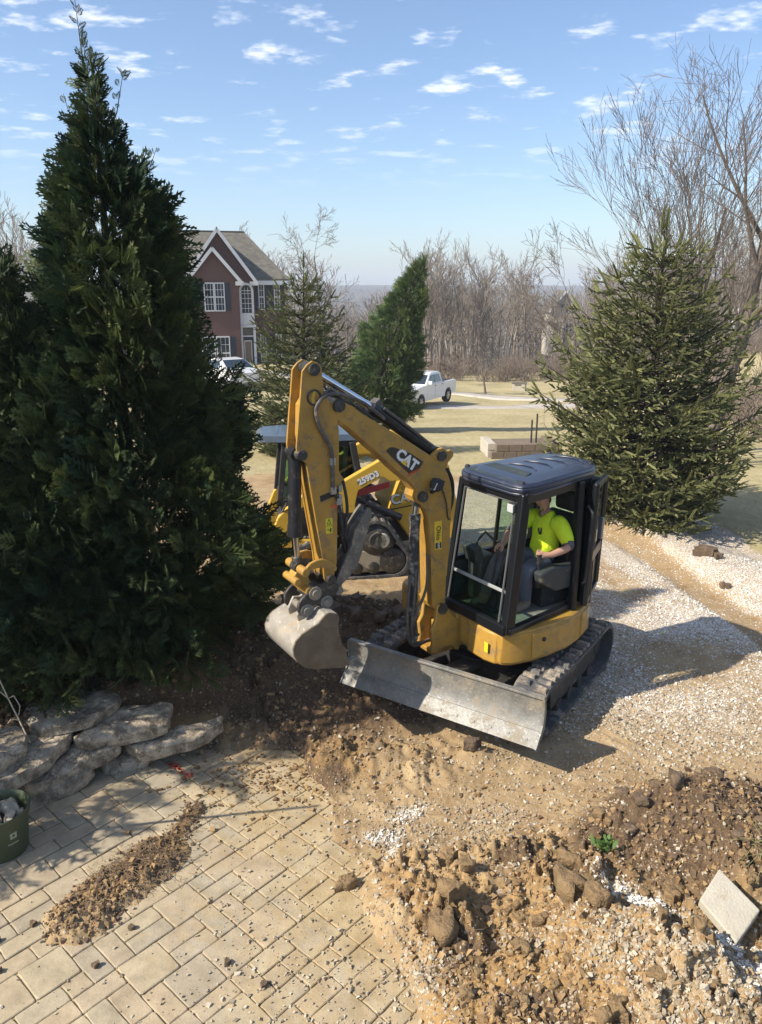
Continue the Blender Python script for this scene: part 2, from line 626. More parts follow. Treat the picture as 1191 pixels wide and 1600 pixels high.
def gravel_mask(x, y):
    g = 0.15 + 0.10 * fbm(x * 0.8, y * 0.8, 3, 24)
    # stone spread over the pad on the right, thicker towards the spruce
    pad = smooth(0.6, 2.2, x) * smooth(5.2, 6.6, y + 0.15 * x)
    g = np.maximum(g, pad * (0.50 + 0.9 * fbm(x * 0.9, y * 0.9, 4, 21)))
    g = np.maximum(g, smooth(2.3, 3.4, x) * smooth(7.4, 8.8, y) * (0.82 + 0.5 * fbm(x * 1.1, y * 0.8, 4, 22)))
    g = np.maximum(g, smooth(0.2, 1.6, x) * smooth(8.5, 10.5, y) * .85)
    berm = polydist(x, y, [(3.6, 14.2), (4.25, 12.9), (5.0, 10.9), (5.6, 9.6), (6.2, 8.4)])
    g = np.maximum(g, smooth(1.1, 0.5, berm) * 1.0)
    # bare wheel ruts
    rut1 = polydist(x, y, [(3.55, 13.3), (4.1, 11.9), (4.36, 10.3), (4.62, 8.7), (4.7, 7.6)])
    rut2 = polydist(x, y, [(3.0, 11.6), (3.35, 10.5), (3.45, 9.8)])
    rut3 = polydist(x, y, [(3.3, 8.1), (3.9, 7.9)])
    w = 0.16 + 0.10 * fbm(x * 1.5, y * 1.5, 2, 31)
    g = g * (1 - 0.88 * smooth(w + 0.16, w, rut1)) * (1 - 0.7 * smooth(0.40, 0.12, rut2)) * (1 - 0.6 * smooth(0.30, 0.08, rut3))
    # patches among the dug soil
    for cx_, cy_, rx, ry, dg, a in ((1.64, 4.21, .28, .16, -35, 1.2), (2.02, 3.86, .35, .16, -38, 1.2), (1.55, 3.66, .42, .30, 10, .80), (1.72, 3.32, .5, .22, 0, .85), (1.0, 3.9, .30, .20, 0, .62),
                                    (0.02, 4.92, .20, .10, 10, .95), (0.22, 5.2, .20, .10, 40, .95), (0.10, 4.72, .10, .16, 0, .8), (0.85, 5.15, .42, .22, 10, .45), (0.25, 3.6, .28, .3, 20, .6), (0.4, 4.9, .5, .3, 0, .35), (2.3, 3.5, .4, .3, 0, .9)):
        g = np.maximum(g, bump2(x, y, cx_, cy_, rx, ry, dg, a))
    for cx_, cy_, rx, ry, dg, a in ((0.5, 4.25, .75, .30, 12, .85), (2.5, 4.9, .95, .42, 12, 1.0), (1.5, 4.75, .5, .2, 10, .6), (0.45, 3.3, .5, .25, 0, .5), (1.1, 3.3, .3, .15, 0, .5), (-.8, 5.75, .8, .25, 5, .35), (1.2, 6.1, 1.4, .35, -5, .25)):
        g = g * (1 - bump2(x, y, cx_, cy_, rx, ry, dg, a))
    d, al, bed = masks(x, y)
    g = g * (1 - .92 * bump2(x, y, -.6, 6.8, 1.5, .8, 10, 1.0))
    g = g * (1 - 0.85 * bed) * (1 - bump2(x, y, -0.2, 8.0, 1.5, 1.3, 0, 0.9))
    g = g * (1 - smooth(15.5, 17.5, y))
    return np.clip(g, 0, 1)


def white_mask(x, y):
    w = smooth(2.3, 3.4, x) * smooth(7.2, 8.6, y)
    w = np.maximum(w, smooth(0.2, 1.6, x) * smooth(8.5, 10.5, y) * .8)
    w = np.maximum(w, smooth(1.2, 2.4, x) * smooth(5.6, 7.2, y) * .75)
    for cx_, cy_, rx, ry, dg, a in ((1.66, 4.20, .26, .15, -35, 1.3), (2.02, 3.86, .32, .15, -38, 1.3), (2.3, 3.5, .3, .2, 0, .9), (0.02, 4.92, .16, .09, 10, 1), (0.22, 5.2, .14, .07, 40, 1), (0.10, 4.72, .08, .14, 0, .9), (1.5, 3.95, .14, .06, -20, .8), (1.15, 5.05, .12, .06, 0, .7)):
        w = np.maximum(w, bump2(x, y, cx_, cy_, rx, ry, dg, a))
    return np.clip(w, 0, 1)


def wall_bank(x, y):
    return bump2(x, y, -1.1, 6.9, .8, .5, 20, 1.0) + 0.7 * bump2(x, y, -.2, 7.2, .6, .5, 0, 1.0)


def height(x, y):
    z = macro(x, y)
    near = 1 - smooth(13, 16, y)
    d, al, bed = masks(x, y)
    lo = loose_mask(x, y)
    pm = patio_mask(x, y)
    z = z + near * 0.02 * fbm(x * 1.3, y * 1.3, 3, 3)
    z = z + bed * (0.50 + 0.16 * wall_bank(x, y) + 0.10 * fbm(x * 1.7, y * 1.7, 3, 11))
    z = z + bump2(x, y, -0.15, 8.15, 1.2, 1.1, 0, 0.30)
    # heaps of dug clay and stone
    z = z + bump2(x, y, 0.45, 4.22, .55, .26, 12, .16) + bump2(x, y, 1.15, 4.45, .60, .30, 10, .10)
    z = z + bump2(x, y, 2.35, 5.0, .62, .34, 12, .40) + bump2(x, y, 2.75, 4.6, .6, .35, 0, .25) + bump2(x, y, 1.85, 4.9, .3, .2, 20, .12)
    z = z + bump2(x, y, 1.5, 3.72, .55, .36, 0, .30) + bump2(x, y, 1.9, 3.3, .6, .4, 0, .26) + bump2(x, y, 0.5, 3.3, .5, .4, 0, .14) + bump2(x, y, 1.25, 3.95, .16, .24, 0, .10)
    z = z + bump2(x, y, -0.70, 5.74, .9, .28, 5, .13) + bump2(x, y, 0.1, 5.85, .5, .2, 0, .06) + bump2(x, y, 0.85, 5.93, .18, .10, 0, .10)
    # stone bank along the spruce, ruts pressed into the path
    berm = polydist(x, y, [(3.6, 14.2), (4.25, 12.9), (5.0, 10.9), (5.6, 9.6), (6.2, 8.4)])
    z = z + near * 0.16 * smooth(0.9, 0.1, berm)
    rut1 = polydist(x, y, [(3.55, 13.3), (4.1, 11.9), (4.36, 10.3), (4.62, 8.7), (4.7, 7.6)])
    z = z - 0.05 * smooth(0.36, 0.16, rut1)
    z = z + 0.012 * smooth(0.34, 0.2, rut1) * np.sin((0.25 * x + 0.97 * y) * 2 * math.pi / 0.105)
    # cleat marks left by the crawlers around the pad
    cl = smooth(0.55, 0.62, vnoise(x * 0.8 + 4, y * 0.8, 61)) * smooth(1.2, 2.4, x) * near * smooth(5.2, 6.2, y)
    z = z + 0.008 * cl * np.sin((0.8 * x + 0.6 * y) * 2 * math.pi / 0.11)
    z = z + near * 0.012 * fbm(x * 7, y * 7, 3, 9)
    # lumps: rounded clods at three sizes
    f1, r1 = cell(x * 5.5 + 0.8 * fbm(x * 4, y * 4, 2, 51), y * 5.5, 101)
    f2, r2 = cell(x * 12.5, y * 12.5 + fbm(x * 9, y * 9, 2, 53), 103)
    f3, r3 = cell(x * 27, y * 27, 105)
    cl1 = np.sqrt(np.clip(1 - (f1 / 0.62) ** 2, 0, 1)) * (0.25 + 0.75 * r1) * smooth(0.35, 0.55, r1)
    cl2 = np.sqrt(np.clip(1 - (f2 / 0.62) ** 2, 0, 1)) * (0.2 + 0.8 * r2) * smooth(0.25, 0.5, r2)
    cl3 = np.sqrt(np.clip(1 - (f3 / 0.62) ** 2, 0, 1)) * r3
    patch = 0.35 + 0.65 * smooth(0.40, 0.62, vnoise(x * 2.3, y * 2.3, 57))
    amp = lo * near * patch
    z = z + amp * (0.10 * cl1 + 0.075 * cl2 + 0.030 * cl3 + 0.085 * fbm(x * 11, y * 11, 4, 15, .62))
    z = z + near * (1 - lo) * 0.006 * cl3
    # dirt thrown over the terrace; the bedding under the pavers lies lower
    st = np.maximum(smooth(0.27, 0.10, polydist(x, y, STRIP[:3]) + 0.09 * fbm(x * 6, y * 6, 3, 83)), smooth(0.09, 0.02, polydist(x, y, STRIP[2:]) + 0.05 * fbm(x * 8, y * 8, 2, 84)) * 0.6)
    cover = np.maximum(st * 0.055 + st * (0.025 * cl2 + 0.018 * cl3 + 0.035 * fbm(x * 13, y * 13, 4, 19, .6)), 0)
    z = z * (1 - pm) + pm * (-0.013 + cover + np.minimum(z, 0.2) * (1 - pm))
    z = z + 0.03 * smooth(0.25, 0.9, 4 * pm * (1 - pm)) * (0.5 + fbm(x * 6, y * 6, 3, 23))
    return z


def H1(x, y): return float(height(np.array([float(x)]), np.array([float(y)]))[0])


# one sheet: rows spaced closer near the terrace, columns fanning out
rows = [2.0]
while rows[-1] < 2600:
    y_ = rows[-1]
    rows.append(y_ * (1.0034 if y_ < 5.6 else 1.0046 if y_ < 13 else 1.0046 + 0.055 * min(1, (y_ - 13) / 25)))
rows = np.array(rows)
cols = np.concatenate([np.linspace(-1.5, -0.66, 26)[:-1], np.linspace(-0.66, 0.66, 490), np.linspace(0.66, 1.5, 26)[1:]])
GY, GR = np.meshgrid(rows, cols, indexing='ij')
GX = GY * GR
GZ = height(GX, GY)
nr, nc = GX.shape
V = np.stack([GX, GY, GZ], -1).reshape(-1, 3)
ii, jj = np.meshgrid(np.arange(nr - 1), np.arange(nc - 1), indexing='ij')
q = (ii * nc + jj).ravel()
F = np.stack([q, q + 1, q + nc + 1, q + nc], 1)


def lawn_mask(x, y):
    e = 17.6 + 0.5 * fbm(x * 0.5, y * 0.5, 3, 33)
    m = (y > e) | ((x > 5.9 + 0.35 * fbm(x, y * 0.7, 3, 34) + 0.15 * (12 - y)) & (y > 10.0)) | ((x < -4.5) & (y > 9.5))
    return m


fcx = (GX[:-1, :-1] + GX[1:, 1:]).ravel() / 2
fcy = (GY[:-1, :-1] + GY[1:, 1:]).ravel() / 2
isl = lawn_mask(fcx, fcy)
isfar = fcy > 118
dG, dAl, dBed = masks(GX, GY)
lo_ = loose_mask(GX, GY)
clay = np.clip(0.45 + 0.9 * fbm(GX * 1.6, GY * 1.6, 4, 71), 0, 1) * (0.4 + 0.6 * lo_)
clay = np.clip(clay + bump2(GX, GY, 0.45, 3.3, .6, .4, 0, .5) + bump2(GX, GY, -0.8, 5.75, .7, .25, 5, .4) + bump2(GX, GY, .5, 4.2, .8, .3, 10, .25) + bump2(GX, GY, 1.3, 4.0, .3, .3, 0, .35), 0, 1)
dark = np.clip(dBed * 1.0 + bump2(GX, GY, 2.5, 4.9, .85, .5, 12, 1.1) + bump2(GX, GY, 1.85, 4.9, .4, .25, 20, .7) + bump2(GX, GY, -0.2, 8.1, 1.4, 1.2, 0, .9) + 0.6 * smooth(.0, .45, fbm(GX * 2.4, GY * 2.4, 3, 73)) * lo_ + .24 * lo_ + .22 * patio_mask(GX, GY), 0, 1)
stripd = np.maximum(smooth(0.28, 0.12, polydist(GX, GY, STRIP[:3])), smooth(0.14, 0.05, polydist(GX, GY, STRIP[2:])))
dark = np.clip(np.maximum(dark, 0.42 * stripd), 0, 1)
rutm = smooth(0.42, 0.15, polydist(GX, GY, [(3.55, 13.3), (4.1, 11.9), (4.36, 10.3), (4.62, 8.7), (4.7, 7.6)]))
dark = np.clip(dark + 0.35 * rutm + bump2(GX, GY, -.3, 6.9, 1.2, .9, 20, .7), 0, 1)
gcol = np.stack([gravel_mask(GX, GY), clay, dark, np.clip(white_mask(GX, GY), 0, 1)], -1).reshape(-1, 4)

# soil and stone
m, t, p, out = nt('soil')
at = nd(t, 'ShaderNodeAttribute', attribute_name='soil')
sp = nd(t, 'ShaderNodeSeparateColor', {0: at.outputs['Color']})
gr, cl, dk = sp.outputs[0], sp.outputs[1], sp.outputs[2]
co = nd(t, 'ShaderNodeNewGeometry').outputs['Position']
nA = nd(t, 'ShaderNodeTexNoise', {'Vector': co, 'Scale': 3.0, 'Detail': 8.0, 'Roughness': 0.65})
nB = nd(t, 'ShaderNodeTexNoise', {'Vector': co, 'Scale': 34.0, 'Detail': 6.0, 'Roughness': 0.7})
dust = mixc(t, rng_map(t, nA.outputs[0], .35, .65), (0.25, 0.165, 0.082), (0.395, 0.288, 0.16))
clayc = mixc(t, rng_map(t, nB.outputs[0], .35, .65), (0.21, 0.125, 0.05), (0.38, 0.24, 0.10))
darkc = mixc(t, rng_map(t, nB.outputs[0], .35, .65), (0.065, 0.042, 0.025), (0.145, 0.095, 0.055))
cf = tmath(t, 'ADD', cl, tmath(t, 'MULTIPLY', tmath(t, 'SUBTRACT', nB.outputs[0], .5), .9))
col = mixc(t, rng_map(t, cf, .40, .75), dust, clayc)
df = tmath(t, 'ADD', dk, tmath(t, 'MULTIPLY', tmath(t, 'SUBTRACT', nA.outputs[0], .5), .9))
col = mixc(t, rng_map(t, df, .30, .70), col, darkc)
col = mixc(t, tmath(t, 'MULTIPLY', rng_map(t, nB.outputs[0], .56, .74), .5), col, (0.10, 0.07, 0.045))
vor = nd(t, 'ShaderNodeTexVoronoi', {'Vector': co, 'Scale': 42.0})
vc = nd(t, 'ShaderNodeSeparateColor', {0: vor.outputs['Color']})
vor2 = nd(t, 'ShaderNodeTexVoronoi', {'Vector': co, 'Scale': 85.0})
vc2 = nd(t, 'ShaderNodeSeparateColor', {0: vor2.outputs['Color']})
gj = tmath(t, 'ADD', gr, tmath(t, 'MULTIPLY', tmath(t, 'SUBTRACT', nA.outputs[0], .5), .35))
st1 = tmath(t, 'LESS_THAN', vc.outputs[0], gj)
st2 = tmath(t, 'LESS_THAN', vc2.outputs[0], gj)
wh = at.outputs['Alpha']
sc1 = mixc(t, wh, mixc(t, vc.outputs[1], (0.22, 0.175, 0.12), (0.47, 0.41, 0.315)), mixc(t, vc.outputs[1], (0.46, 0.44, 0.41), (0.80, 0.79, 0.76)))
sc2 = mixc(t, wh, mixc(t, vc2.outputs[1], (0.20, 0.155, 0.10), (0.44, 0.375, 0.28)), mixc(t, vc2.outputs[1], (0.40, 0.375, 0.335), (0.74, 0.715, 0.67)))
edge1 = rng_map(t, vor.outputs['Distance'], .55, .30)
edge2 = rng_map(t, vor2.outputs['Distance'], .55, .30)
col = mixc(t, tmath(t, 'MULTIPLY', tmath(t, 'MULTIPLY', st2, edge2), .85), col, sc2)
col = mixc(t, tmath(t, 'MULTIPLY', tmath(t, 'MULTIPLY', st1, edge1), .9), col, sc1)
t.links.new(col, p.inputs['Base Color'])
p.inputs['Roughness'].default_value = 0.92
p.inputs['Specular IOR Level'].default_value = 0.25
hh = tmath(t, 'ADD', tmath(t, 'MULTIPLY', nB.outputs[0], 1.0), tmath(t, 'MULTIPLY', tmath(t, 'MULTIPLY', st1, edge1), .5))
bn = nd(t, 'ShaderNodeBump', {'Height': hh, 'Strength': 0.55, 'Distance': 0.02})
t.links.new(bn.outputs[0], p.inputs['Normal'])
M['soil'] = m

# dormant turf
m, t, p, out = nt('turf')
co = nd(t, 'ShaderNodeNewGeometry').outputs['Position']
nA = nd(t, 'ShaderNodeTexNoise', {'Vector': co, 'Scale': 0.35, 'Detail': 6.0, 'Roughness': 0.6})
nB = nd(t, 'ShaderNodeTexNoise', {'Vector': nd(t, 'ShaderNodeMapping', {'Vector': co, 'Scale': (6, 2.5, 6)}).outputs[0], 'Scale': 1.0, 'Detail': 6.0, 'Roughness': 0.75})
a = mixc(t, rng_map(t, nA.outputs[0], .36, .64), (0.29, 0.245, 0.125), (0.48, 0.40, 0.235))
col = mixc(t, rng_map(t, nB.outputs[0], .30, .72), (0.18, 0.16, 0.075), (0.50, 0.42, 0.25))
col = mixc(t, 0.5, a, col)
t.links.new(col, p.inputs['Base Color'])
p.inputs['Roughness'].default_value = 1.0
p.inputs['Specular IOR Level'].default_value = 0.1
bn = nd(t, 'ShaderNodeBump', {'Height': nB.outputs[0], 'Strength': 0.5, 'Distance': 0.06})
t.links.new(bn.outputs[0], p.inputs['Normal'])
M['turf'] = m
M['woodland'] = surf('woodland_floor', (0.13, 0.10, 0.075), 0.95, 0, 0.35, 0.15, (0.17, 0.13, 0.09), 0.5, 0.3)
M['farhill'] = surf('far_wooded_hill', (0.075, 0.068, 0.055), 1.0, 0, 0.4, 0.02, (0.10, 0.09, 0.065), 0.5, 0.05, spec=0.0)


def sub(name, keep, mat, cols_=None, label=None):
    f = F[keep]
    used, inv = np.unique(f, return_inverse=True)
    me = npmesh(name, V[used], inv.reshape(f.shape), mat, True, colors={'soil': cols_[used]} if cols_ is not None else None)
    return tag(link(name, me), label, None, None, 'structure')


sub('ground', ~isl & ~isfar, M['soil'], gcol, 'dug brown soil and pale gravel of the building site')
sub('lawn', isl & ~isfar, M['turf'], None, 'straw coloured winter lawn sloping down behind the site')
sub('hills', isfar, M['farhill'], None, 'valley and low wooded ridge on the horizon')

# ------------------------------------------------------------------ driveway and street, sheets following the slope


def ribbon(name, path, w, mat, lift=0.03, label=None):
    P = np.array(path, float)
    seg = np.concatenate([[0], np.cumsum(np.hypot(*np.diff(P, axis=0).T))])
    s_ = np.linspace(0, seg[-1], 60)
    x, y = np.interp(s_, seg, P[:, 0]), np.interp(s_, seg, P[:, 1])
    k = np.hanning(9); k /= k.sum()
    x = np.convolve(np.pad(x, 4, 'edge'), k, 'valid'); y = np.convolve(np.pad(y, 4, 'edge'), k, 'valid')
    tx, ty = np.gradient(x), np.gradient(y)
    L = np.hypot(tx, ty)
    nx, ny = -ty / L, tx / L
    vs_, fs_ = [], []
    K = 7
    for i in range(len(s_)):
        for j in range(K):
            o = (j / (K - 1) - .5) * w
            vs_.append((x[i] + nx[i] * o, y[i] + ny[i] * o, 0))
    vs_ = np.array(vs_)
    vs_[:, 2] = macro(vs_[:, 0], vs_[:, 1]) + lift
    vs_[0::K, 2] -= .4; vs_[K - 1::K, 2] -= .4
    vs_[0::K, :2] = vs_[1::K, :2]; vs_[K - 1::K, :2] = vs_[K - 2::K, :2]
    idx = np.arange(len(vs_)).reshape(-1, K)
    for i in range(len(s_) - 1):
        for j in range(K - 1):
            fs_.append((idx[i, j], idx[i, j + 1], idx[i + 1, j + 1], idx[i + 1, j]))
    return tag(link(name, npmesh(name, vs_, np.array(fs_), mat, True)), label, None, None, 'structure')


M['asphalt'] = surf('pale_driveway', (0.40, 0.36, 0.315), 0.9, 0, 0.10, 1.5, (0.22, 0.20, 0.175), 0.35, 0.8, 0.1, 30)
ribbon('driveway', [(-9, 44.8), (-3, 44.5), (2, 44.6), (7, 44.9), (12, 45.6), (18, 46.5)], 3.6, M['asphalt'], 0.06, 'pale driveway running across below the lawn')
ribbon('street', [(2.5, 62), (4.3, 58.5), (6.5, 54.5), (9, 51.5), (12, 49.5), (17, 48.2)], 3.4, M['asphalt'], 0.05, 'pale lane curving down to join the driveway')
# ------------------------------------------------------------------ paved terrace
rnd = random.Random(5)
m, t, p, out = nt('paver_concrete')
oi = nd(t, 'ShaderNodeObjectInfo').outputs['Random']
co = nd(t, 'ShaderNodeNewGeometry').outputs['Position']
ramp = t.nodes.new('ShaderNodeValToRGB')
t.links.new(oi, ramp.inputs[0])
el = ramp.color_ramp.elements
el[0].position = 0; el[0].color = (0.37, 0.30, 0.205, 1)
el[1].position = 1; el[1].color = (0.385, 0.305, 0.205, 1)
for pos, c in ((.22, (0.40, 0.34, 0.235)), (.45, (0.325, 0.285, 0.215)), (.62, (0.40, 0.32, 0.215)), (.8, (0.345, 0.30, 0.225))):
    e = el.new(pos); e.color = c4(c)
nA = nd(t, 'ShaderNodeTexNoise', {'Vector': co, 'Scale': 5.0, 'Detail': 8.0, 'Roughness': 0.7})
nB = nd(t, 'ShaderNodeTexNoise', {'Vector': co, 'Scale': 70.0, 'Detail': 4.0, 'Roughness': 0.7})
nC = nd(t, 'ShaderNodeTexNoise', {'Vector': co, 'Scale': 1.6, 'Detail': 4.0, 'Roughness': 0.6})
col = mixc(t, 1.0, ramp.outputs[0], mixc(t, rng_map(t, nA.outputs[0], .3, .7), (0.68, 0.66, 0.63), (1.18, 1.17, 1.14)), 'MULTIPLY')
col = mixc(t, tmath(t, 'MULTIPLY', rng_map(t, nB.outputs[0], .55, .8), .35), col, (0.16, 0.13, 0.10))
# dried mud smeared in arcs by the crawler tracks, heavier towards the dug ground
px_ = nd(t, 'ShaderNodeSeparateXYZ', {0: co})
tow = tmath(t, 'ADD', tmath(t, 'MULTIPLY', px_.outputs[0], .40), tmath(t, 'MULTIPLY', tmath(t, 'SUBTRACT', px_.outputs[1], 4.0), .14))
wv = nd(t, 'ShaderNodeTexWave', {'Vector': nd(t, 'ShaderNodeMapping', {'Vector': co, 'Location': (1.9, -3.3, 0)}).outputs[0], 'Scale': 2.2, 'Distortion': 9.0, 'Detail': 4.0, 'Detail Scale': 2.2}, wave_type='RINGS', rings_direction='Z')
mf = tmath(t, 'ADD', tmath(t, 'ADD', tow, tmath(t, 'MULTIPLY', nC.outputs[0], 1.5)), tmath(t, 'MULTIPLY', wv.outputs[0], .22))
mud = mixc(t, rng_map(t, nA.outputs[0], .3, .7), (0.29, 0.205, 0.10), (0.44, 0.345, 0.20))
col = mixc(t, rng_map(t, mf, .36, .88, 0, .9), col, mud)
t.links.new(col, p.inputs['Base Color'])
p.inputs['Roughness'].default_value = 0.88
p.inputs['Specular IOR Level'].default_value = 0.3
hh = tmath(t, 'ADD', tmath(t, 'MULTIPLY', nB.outputs[0], .35), tmath(t, 'ADD', nA.outputs[0], tmath(t, 'MULTIPLY', wv.outputs[0], .08)))
bn = nd(t, 'ShaderNodeBump', {'Height': hh, 'Strength': 0.5, 'Distance': 0.012})
t.links.new(bn.outputs[0], p.inputs['Normal'])
M['paver'] = m

patio = empty('patio', (0, 0, 0), 'terrace of tan and grey concrete pavers dusted with mud', kind='structure')
PO = np.array([-1.917, 3.63]); A1 = R(48.0)
E1 = np.array([math.cos(A1), math.sin(A1)]); E2 = np.array([math.sin(A1), -math.cos(A1)])
MOD = 0.141
occ = {}
N_ = 46
sizes = [(2, 2), (2, 2), (2, 2), (2, 1), (1, 2), (2, 1), (1, 2), (2, 1), (1, 1), (2, 2)]
paver_meshes = {}


def paver_mesh(w, h, k):
    key = (w, h, k)
    if key in paver_meshes: return paver_meshes[key]
    g_ = 0.0035
    a, b = w * MOD / 2 - g_, h * MOD / 2 - g_
    c = 0.0055
    rr = random.Random(w * 10 + h + 100 * k)
    ring = []
    for sx, sy in ((-1, -1), (1, -1), (1, 1), (-1, 1)):
        ring.append((sx * a + rr.uniform(-.002, .002), sy * b + rr.uniform(-.002, .002)))
    # chipped outline: extra points along each side
    pts = []
    for i in range(4):
        x0, y0 = ring[i]; x1, y1 = ring[(i + 1) % 4]
        for s_ in (0.04, 0.36, 0.66, 0.96):
            pts.append((x0 + (x1 - x0) * s_ + rr.uniform(-.0025, .0025), y0 + (y1 - y0) * s_ + rr.uniform(-.0025, .0025)))
    n = len(pts)
    Vv = [(x, y, -0.05) for x, y in pts] + [(x, y, -0.0045 + rr.uniform(-.001, .001)) for x, y in pts] + [(x * (1 - c / abs(a)), y * (1 - c / abs(b)), 0.0) for x, y in pts]
    Ff = []
    for i in range(n):
        j = (i + 1) % n
        Ff.append((i, j, n + j, n + i)); Ff.append((n + i, n + j, 2 * n + j, 2 * n + i))
    Ff.append(tuple(2 * n + i for i in range(n)))
    me = bpy.data.meshes.new('paver')
    me.from_pydata(Vv, [], Ff)
    me.materials.append(M['paver'])
    paver_meshes[key] = me
    return me


npav = 0
cells = [(i, j) for i in range(-24, 30) for j in range(-24, 30)]
for (i, j) in cells:
    if (i, j) in occ: continue
    rnd.shuffle(sizes)
    for (w, h) in sizes + [(1, 1)]:
        if all((i + a, j + b) not in occ for a in range(w) for b in range(h)):
            break
    for a in range(w):
        for b in range(h): occ[(i + a, j + b)] = 1
    c = PO + E1 * (i + w / 2) * MOD + E2 * (j + h / 2) * MOD
    x, y = c
    if y < 2.95 or y > 6.3 or x < -3.25 or x > 0.75 or x / y < -0.70: continue
    if patio_mask(np.array([x]), np.array([y]))[0] < 0.12: continue
    if y < 3.25 and npav > 290: continue
    o = link('paver', paver_mesh(w, h, rnd.randrange(2)), patio)
    dz = rnd.uniform(-.003, .003)
    o.location = (x, y, dz)
    o.rotation_euler = (rnd.uniform(-.006, .006), rnd.uniform(-.006, .006), A1 + rnd.uniform(-.008, .008))
    npav += 1
print('pavers', npav)

# spray painted mark at the terrace edge
mb = MB()
for k in range(70):
    s_ = rnd.random()
    x = -1.86 + 0.24 * s_ + rnd.gauss(0, .018); y = 5.86 - 0.20 * s_ + rnd.gauss(0, .018)
    r_ = rnd.uniform(.004, .016)
    mb.add([(x + r_ * math.cos(a) * rnd.uniform(.6, 1.2), y + r_ * math.sin(a) * rnd.uniform(.6, 1.2), 0.012) for a in np.linspace(0, 6.28, 7)[:-1]], [(0, 1, 2, 3, 4, 5)])
M['spray'] = surf('red_marking_paint', (0.55, 0.10, 0.06), 0.8, 0, 0.2, 30)
mb.build('paint_mark', M['spray'], patio)

# ------------------------------------------------------------------ dry-laid stone wall
M['slabstone'] = surf('grey_limestone', (0.33, 0.275, 0.20), 0.9, 0, 0.6, 10, (0.11, 0.085, 0.058), 0.62, 9, 1.0, 30, rand=0.10)


def rock(name, c, size, yaw, seed, mat, parent=None, soft=False, n=22, flat=0.5, rough=0.10, tilt=(0, 0), **kw):
    """a weathered block: rounded outline, several rings, noise on every side"""
    rr = np.random.default_rng(seed)
    ang = np.linspace(0, 2 * np.pi, n, endpoint=False)
    e = 3.2 if n > 20 else 2.4
    rad = (np.abs(np.cos(ang)) ** e + np.abs(np.sin(ang)) ** e) ** (-1 / e)
    rad = rad * (1 + rough * 2.4 * np.array([vnoise(np.array([2.2 * np.cos(a) + seed]), np.array([2.2 * np.sin(a) + seed * .7]), seed)[0] - .5 for a in ang]))
    prof = [(-.5, .0), (-.5, .88), (-.38, .98), (0.15, 1.0), (0.40, .975), (.5, .90), (.5, .55), (.5, .22)]
    pts = []
    for k, (h, s_) in enumerate(prof):
        for a, r_ in zip(ang, rad):
            x, y, z = r_ * math.cos(a) * max(s_, .01), r_ * math.sin(a) * max(s_, .01), h
            pts.append((x, y, z))
    P = np.array(pts)
    P[:, 0] *= size[0] / 2; P[:, 1] *= size[1] / 2; P[:, 2] *= size[2]
    q = P / max(size) * 6
    nz = fbm(q[:, 0] * 1.3 + seed + q[:, 2] * 2, q[:, 1] * 1.3 - seed + q[:, 2], 4, seed)
    nz2 = fbm(q[:, 0] * 3 + seed, q[:, 1] * 3 + q[:, 2] * 2, 3, seed + 5)
    P[:, 2] += (nz * 0.16 + nz2 * .07) * size[2] * (P[:, 2] > -.3 * size[2])
    rsc = 1 + rough * (nz * .5 + nz2 * .35)
    P[:, 0] *= rsc; P[:, 1] *= rsc
    Rm = Matrix.Rotation(yaw, 3, 'Z') @ Matrix.Rotation(tilt[0], 3, 'X') @ Matrix.Rotation(tilt[1], 3, 'Y')
    P = P @ np.array(Rm).T
    Fq = []
    K = len(prof)
    for k in range(K - 1):
        for a in range(n):
            b = (a + 1) % n
            Fq.append((k * n + a, k * n + b, (k + 1) * n + b, (k + 1) * n + a))
    # close the top with a fan folded into quads
    top = (K - 1) * n
    for a in range(1, n // 2):
        Fq.append((top + a, top + a + 1 if a + 1 <= n // 2 else top + a, top + n - a - 1, top + n - a)) if a < n // 2 - 0 else None
    Fq.append((top + n - 1, top, top, top + 1))
    Fq = [f for f in Fq if f]
    me = bpy.data.meshes.new(name)
    me.from_pydata([tuple(v) for v in P], [], [tuple(dict.fromkeys(f)) for f in Fq if len(set(f)) > 2])
    me.validate()
    me.materials.append(mat)
    me.polygons.foreach_set('use_smooth', [True] * len(me.polygons))
    me.set_sharp_from_angle(angle=R(42 if not soft else 95))
    o = link(name, me, parent)
    off = wloc(parent) if parent else Vector((0, 0, 0))
    o.location = Vector(c) - off
    for k, v in kw.items(): o[k] = v
    return o


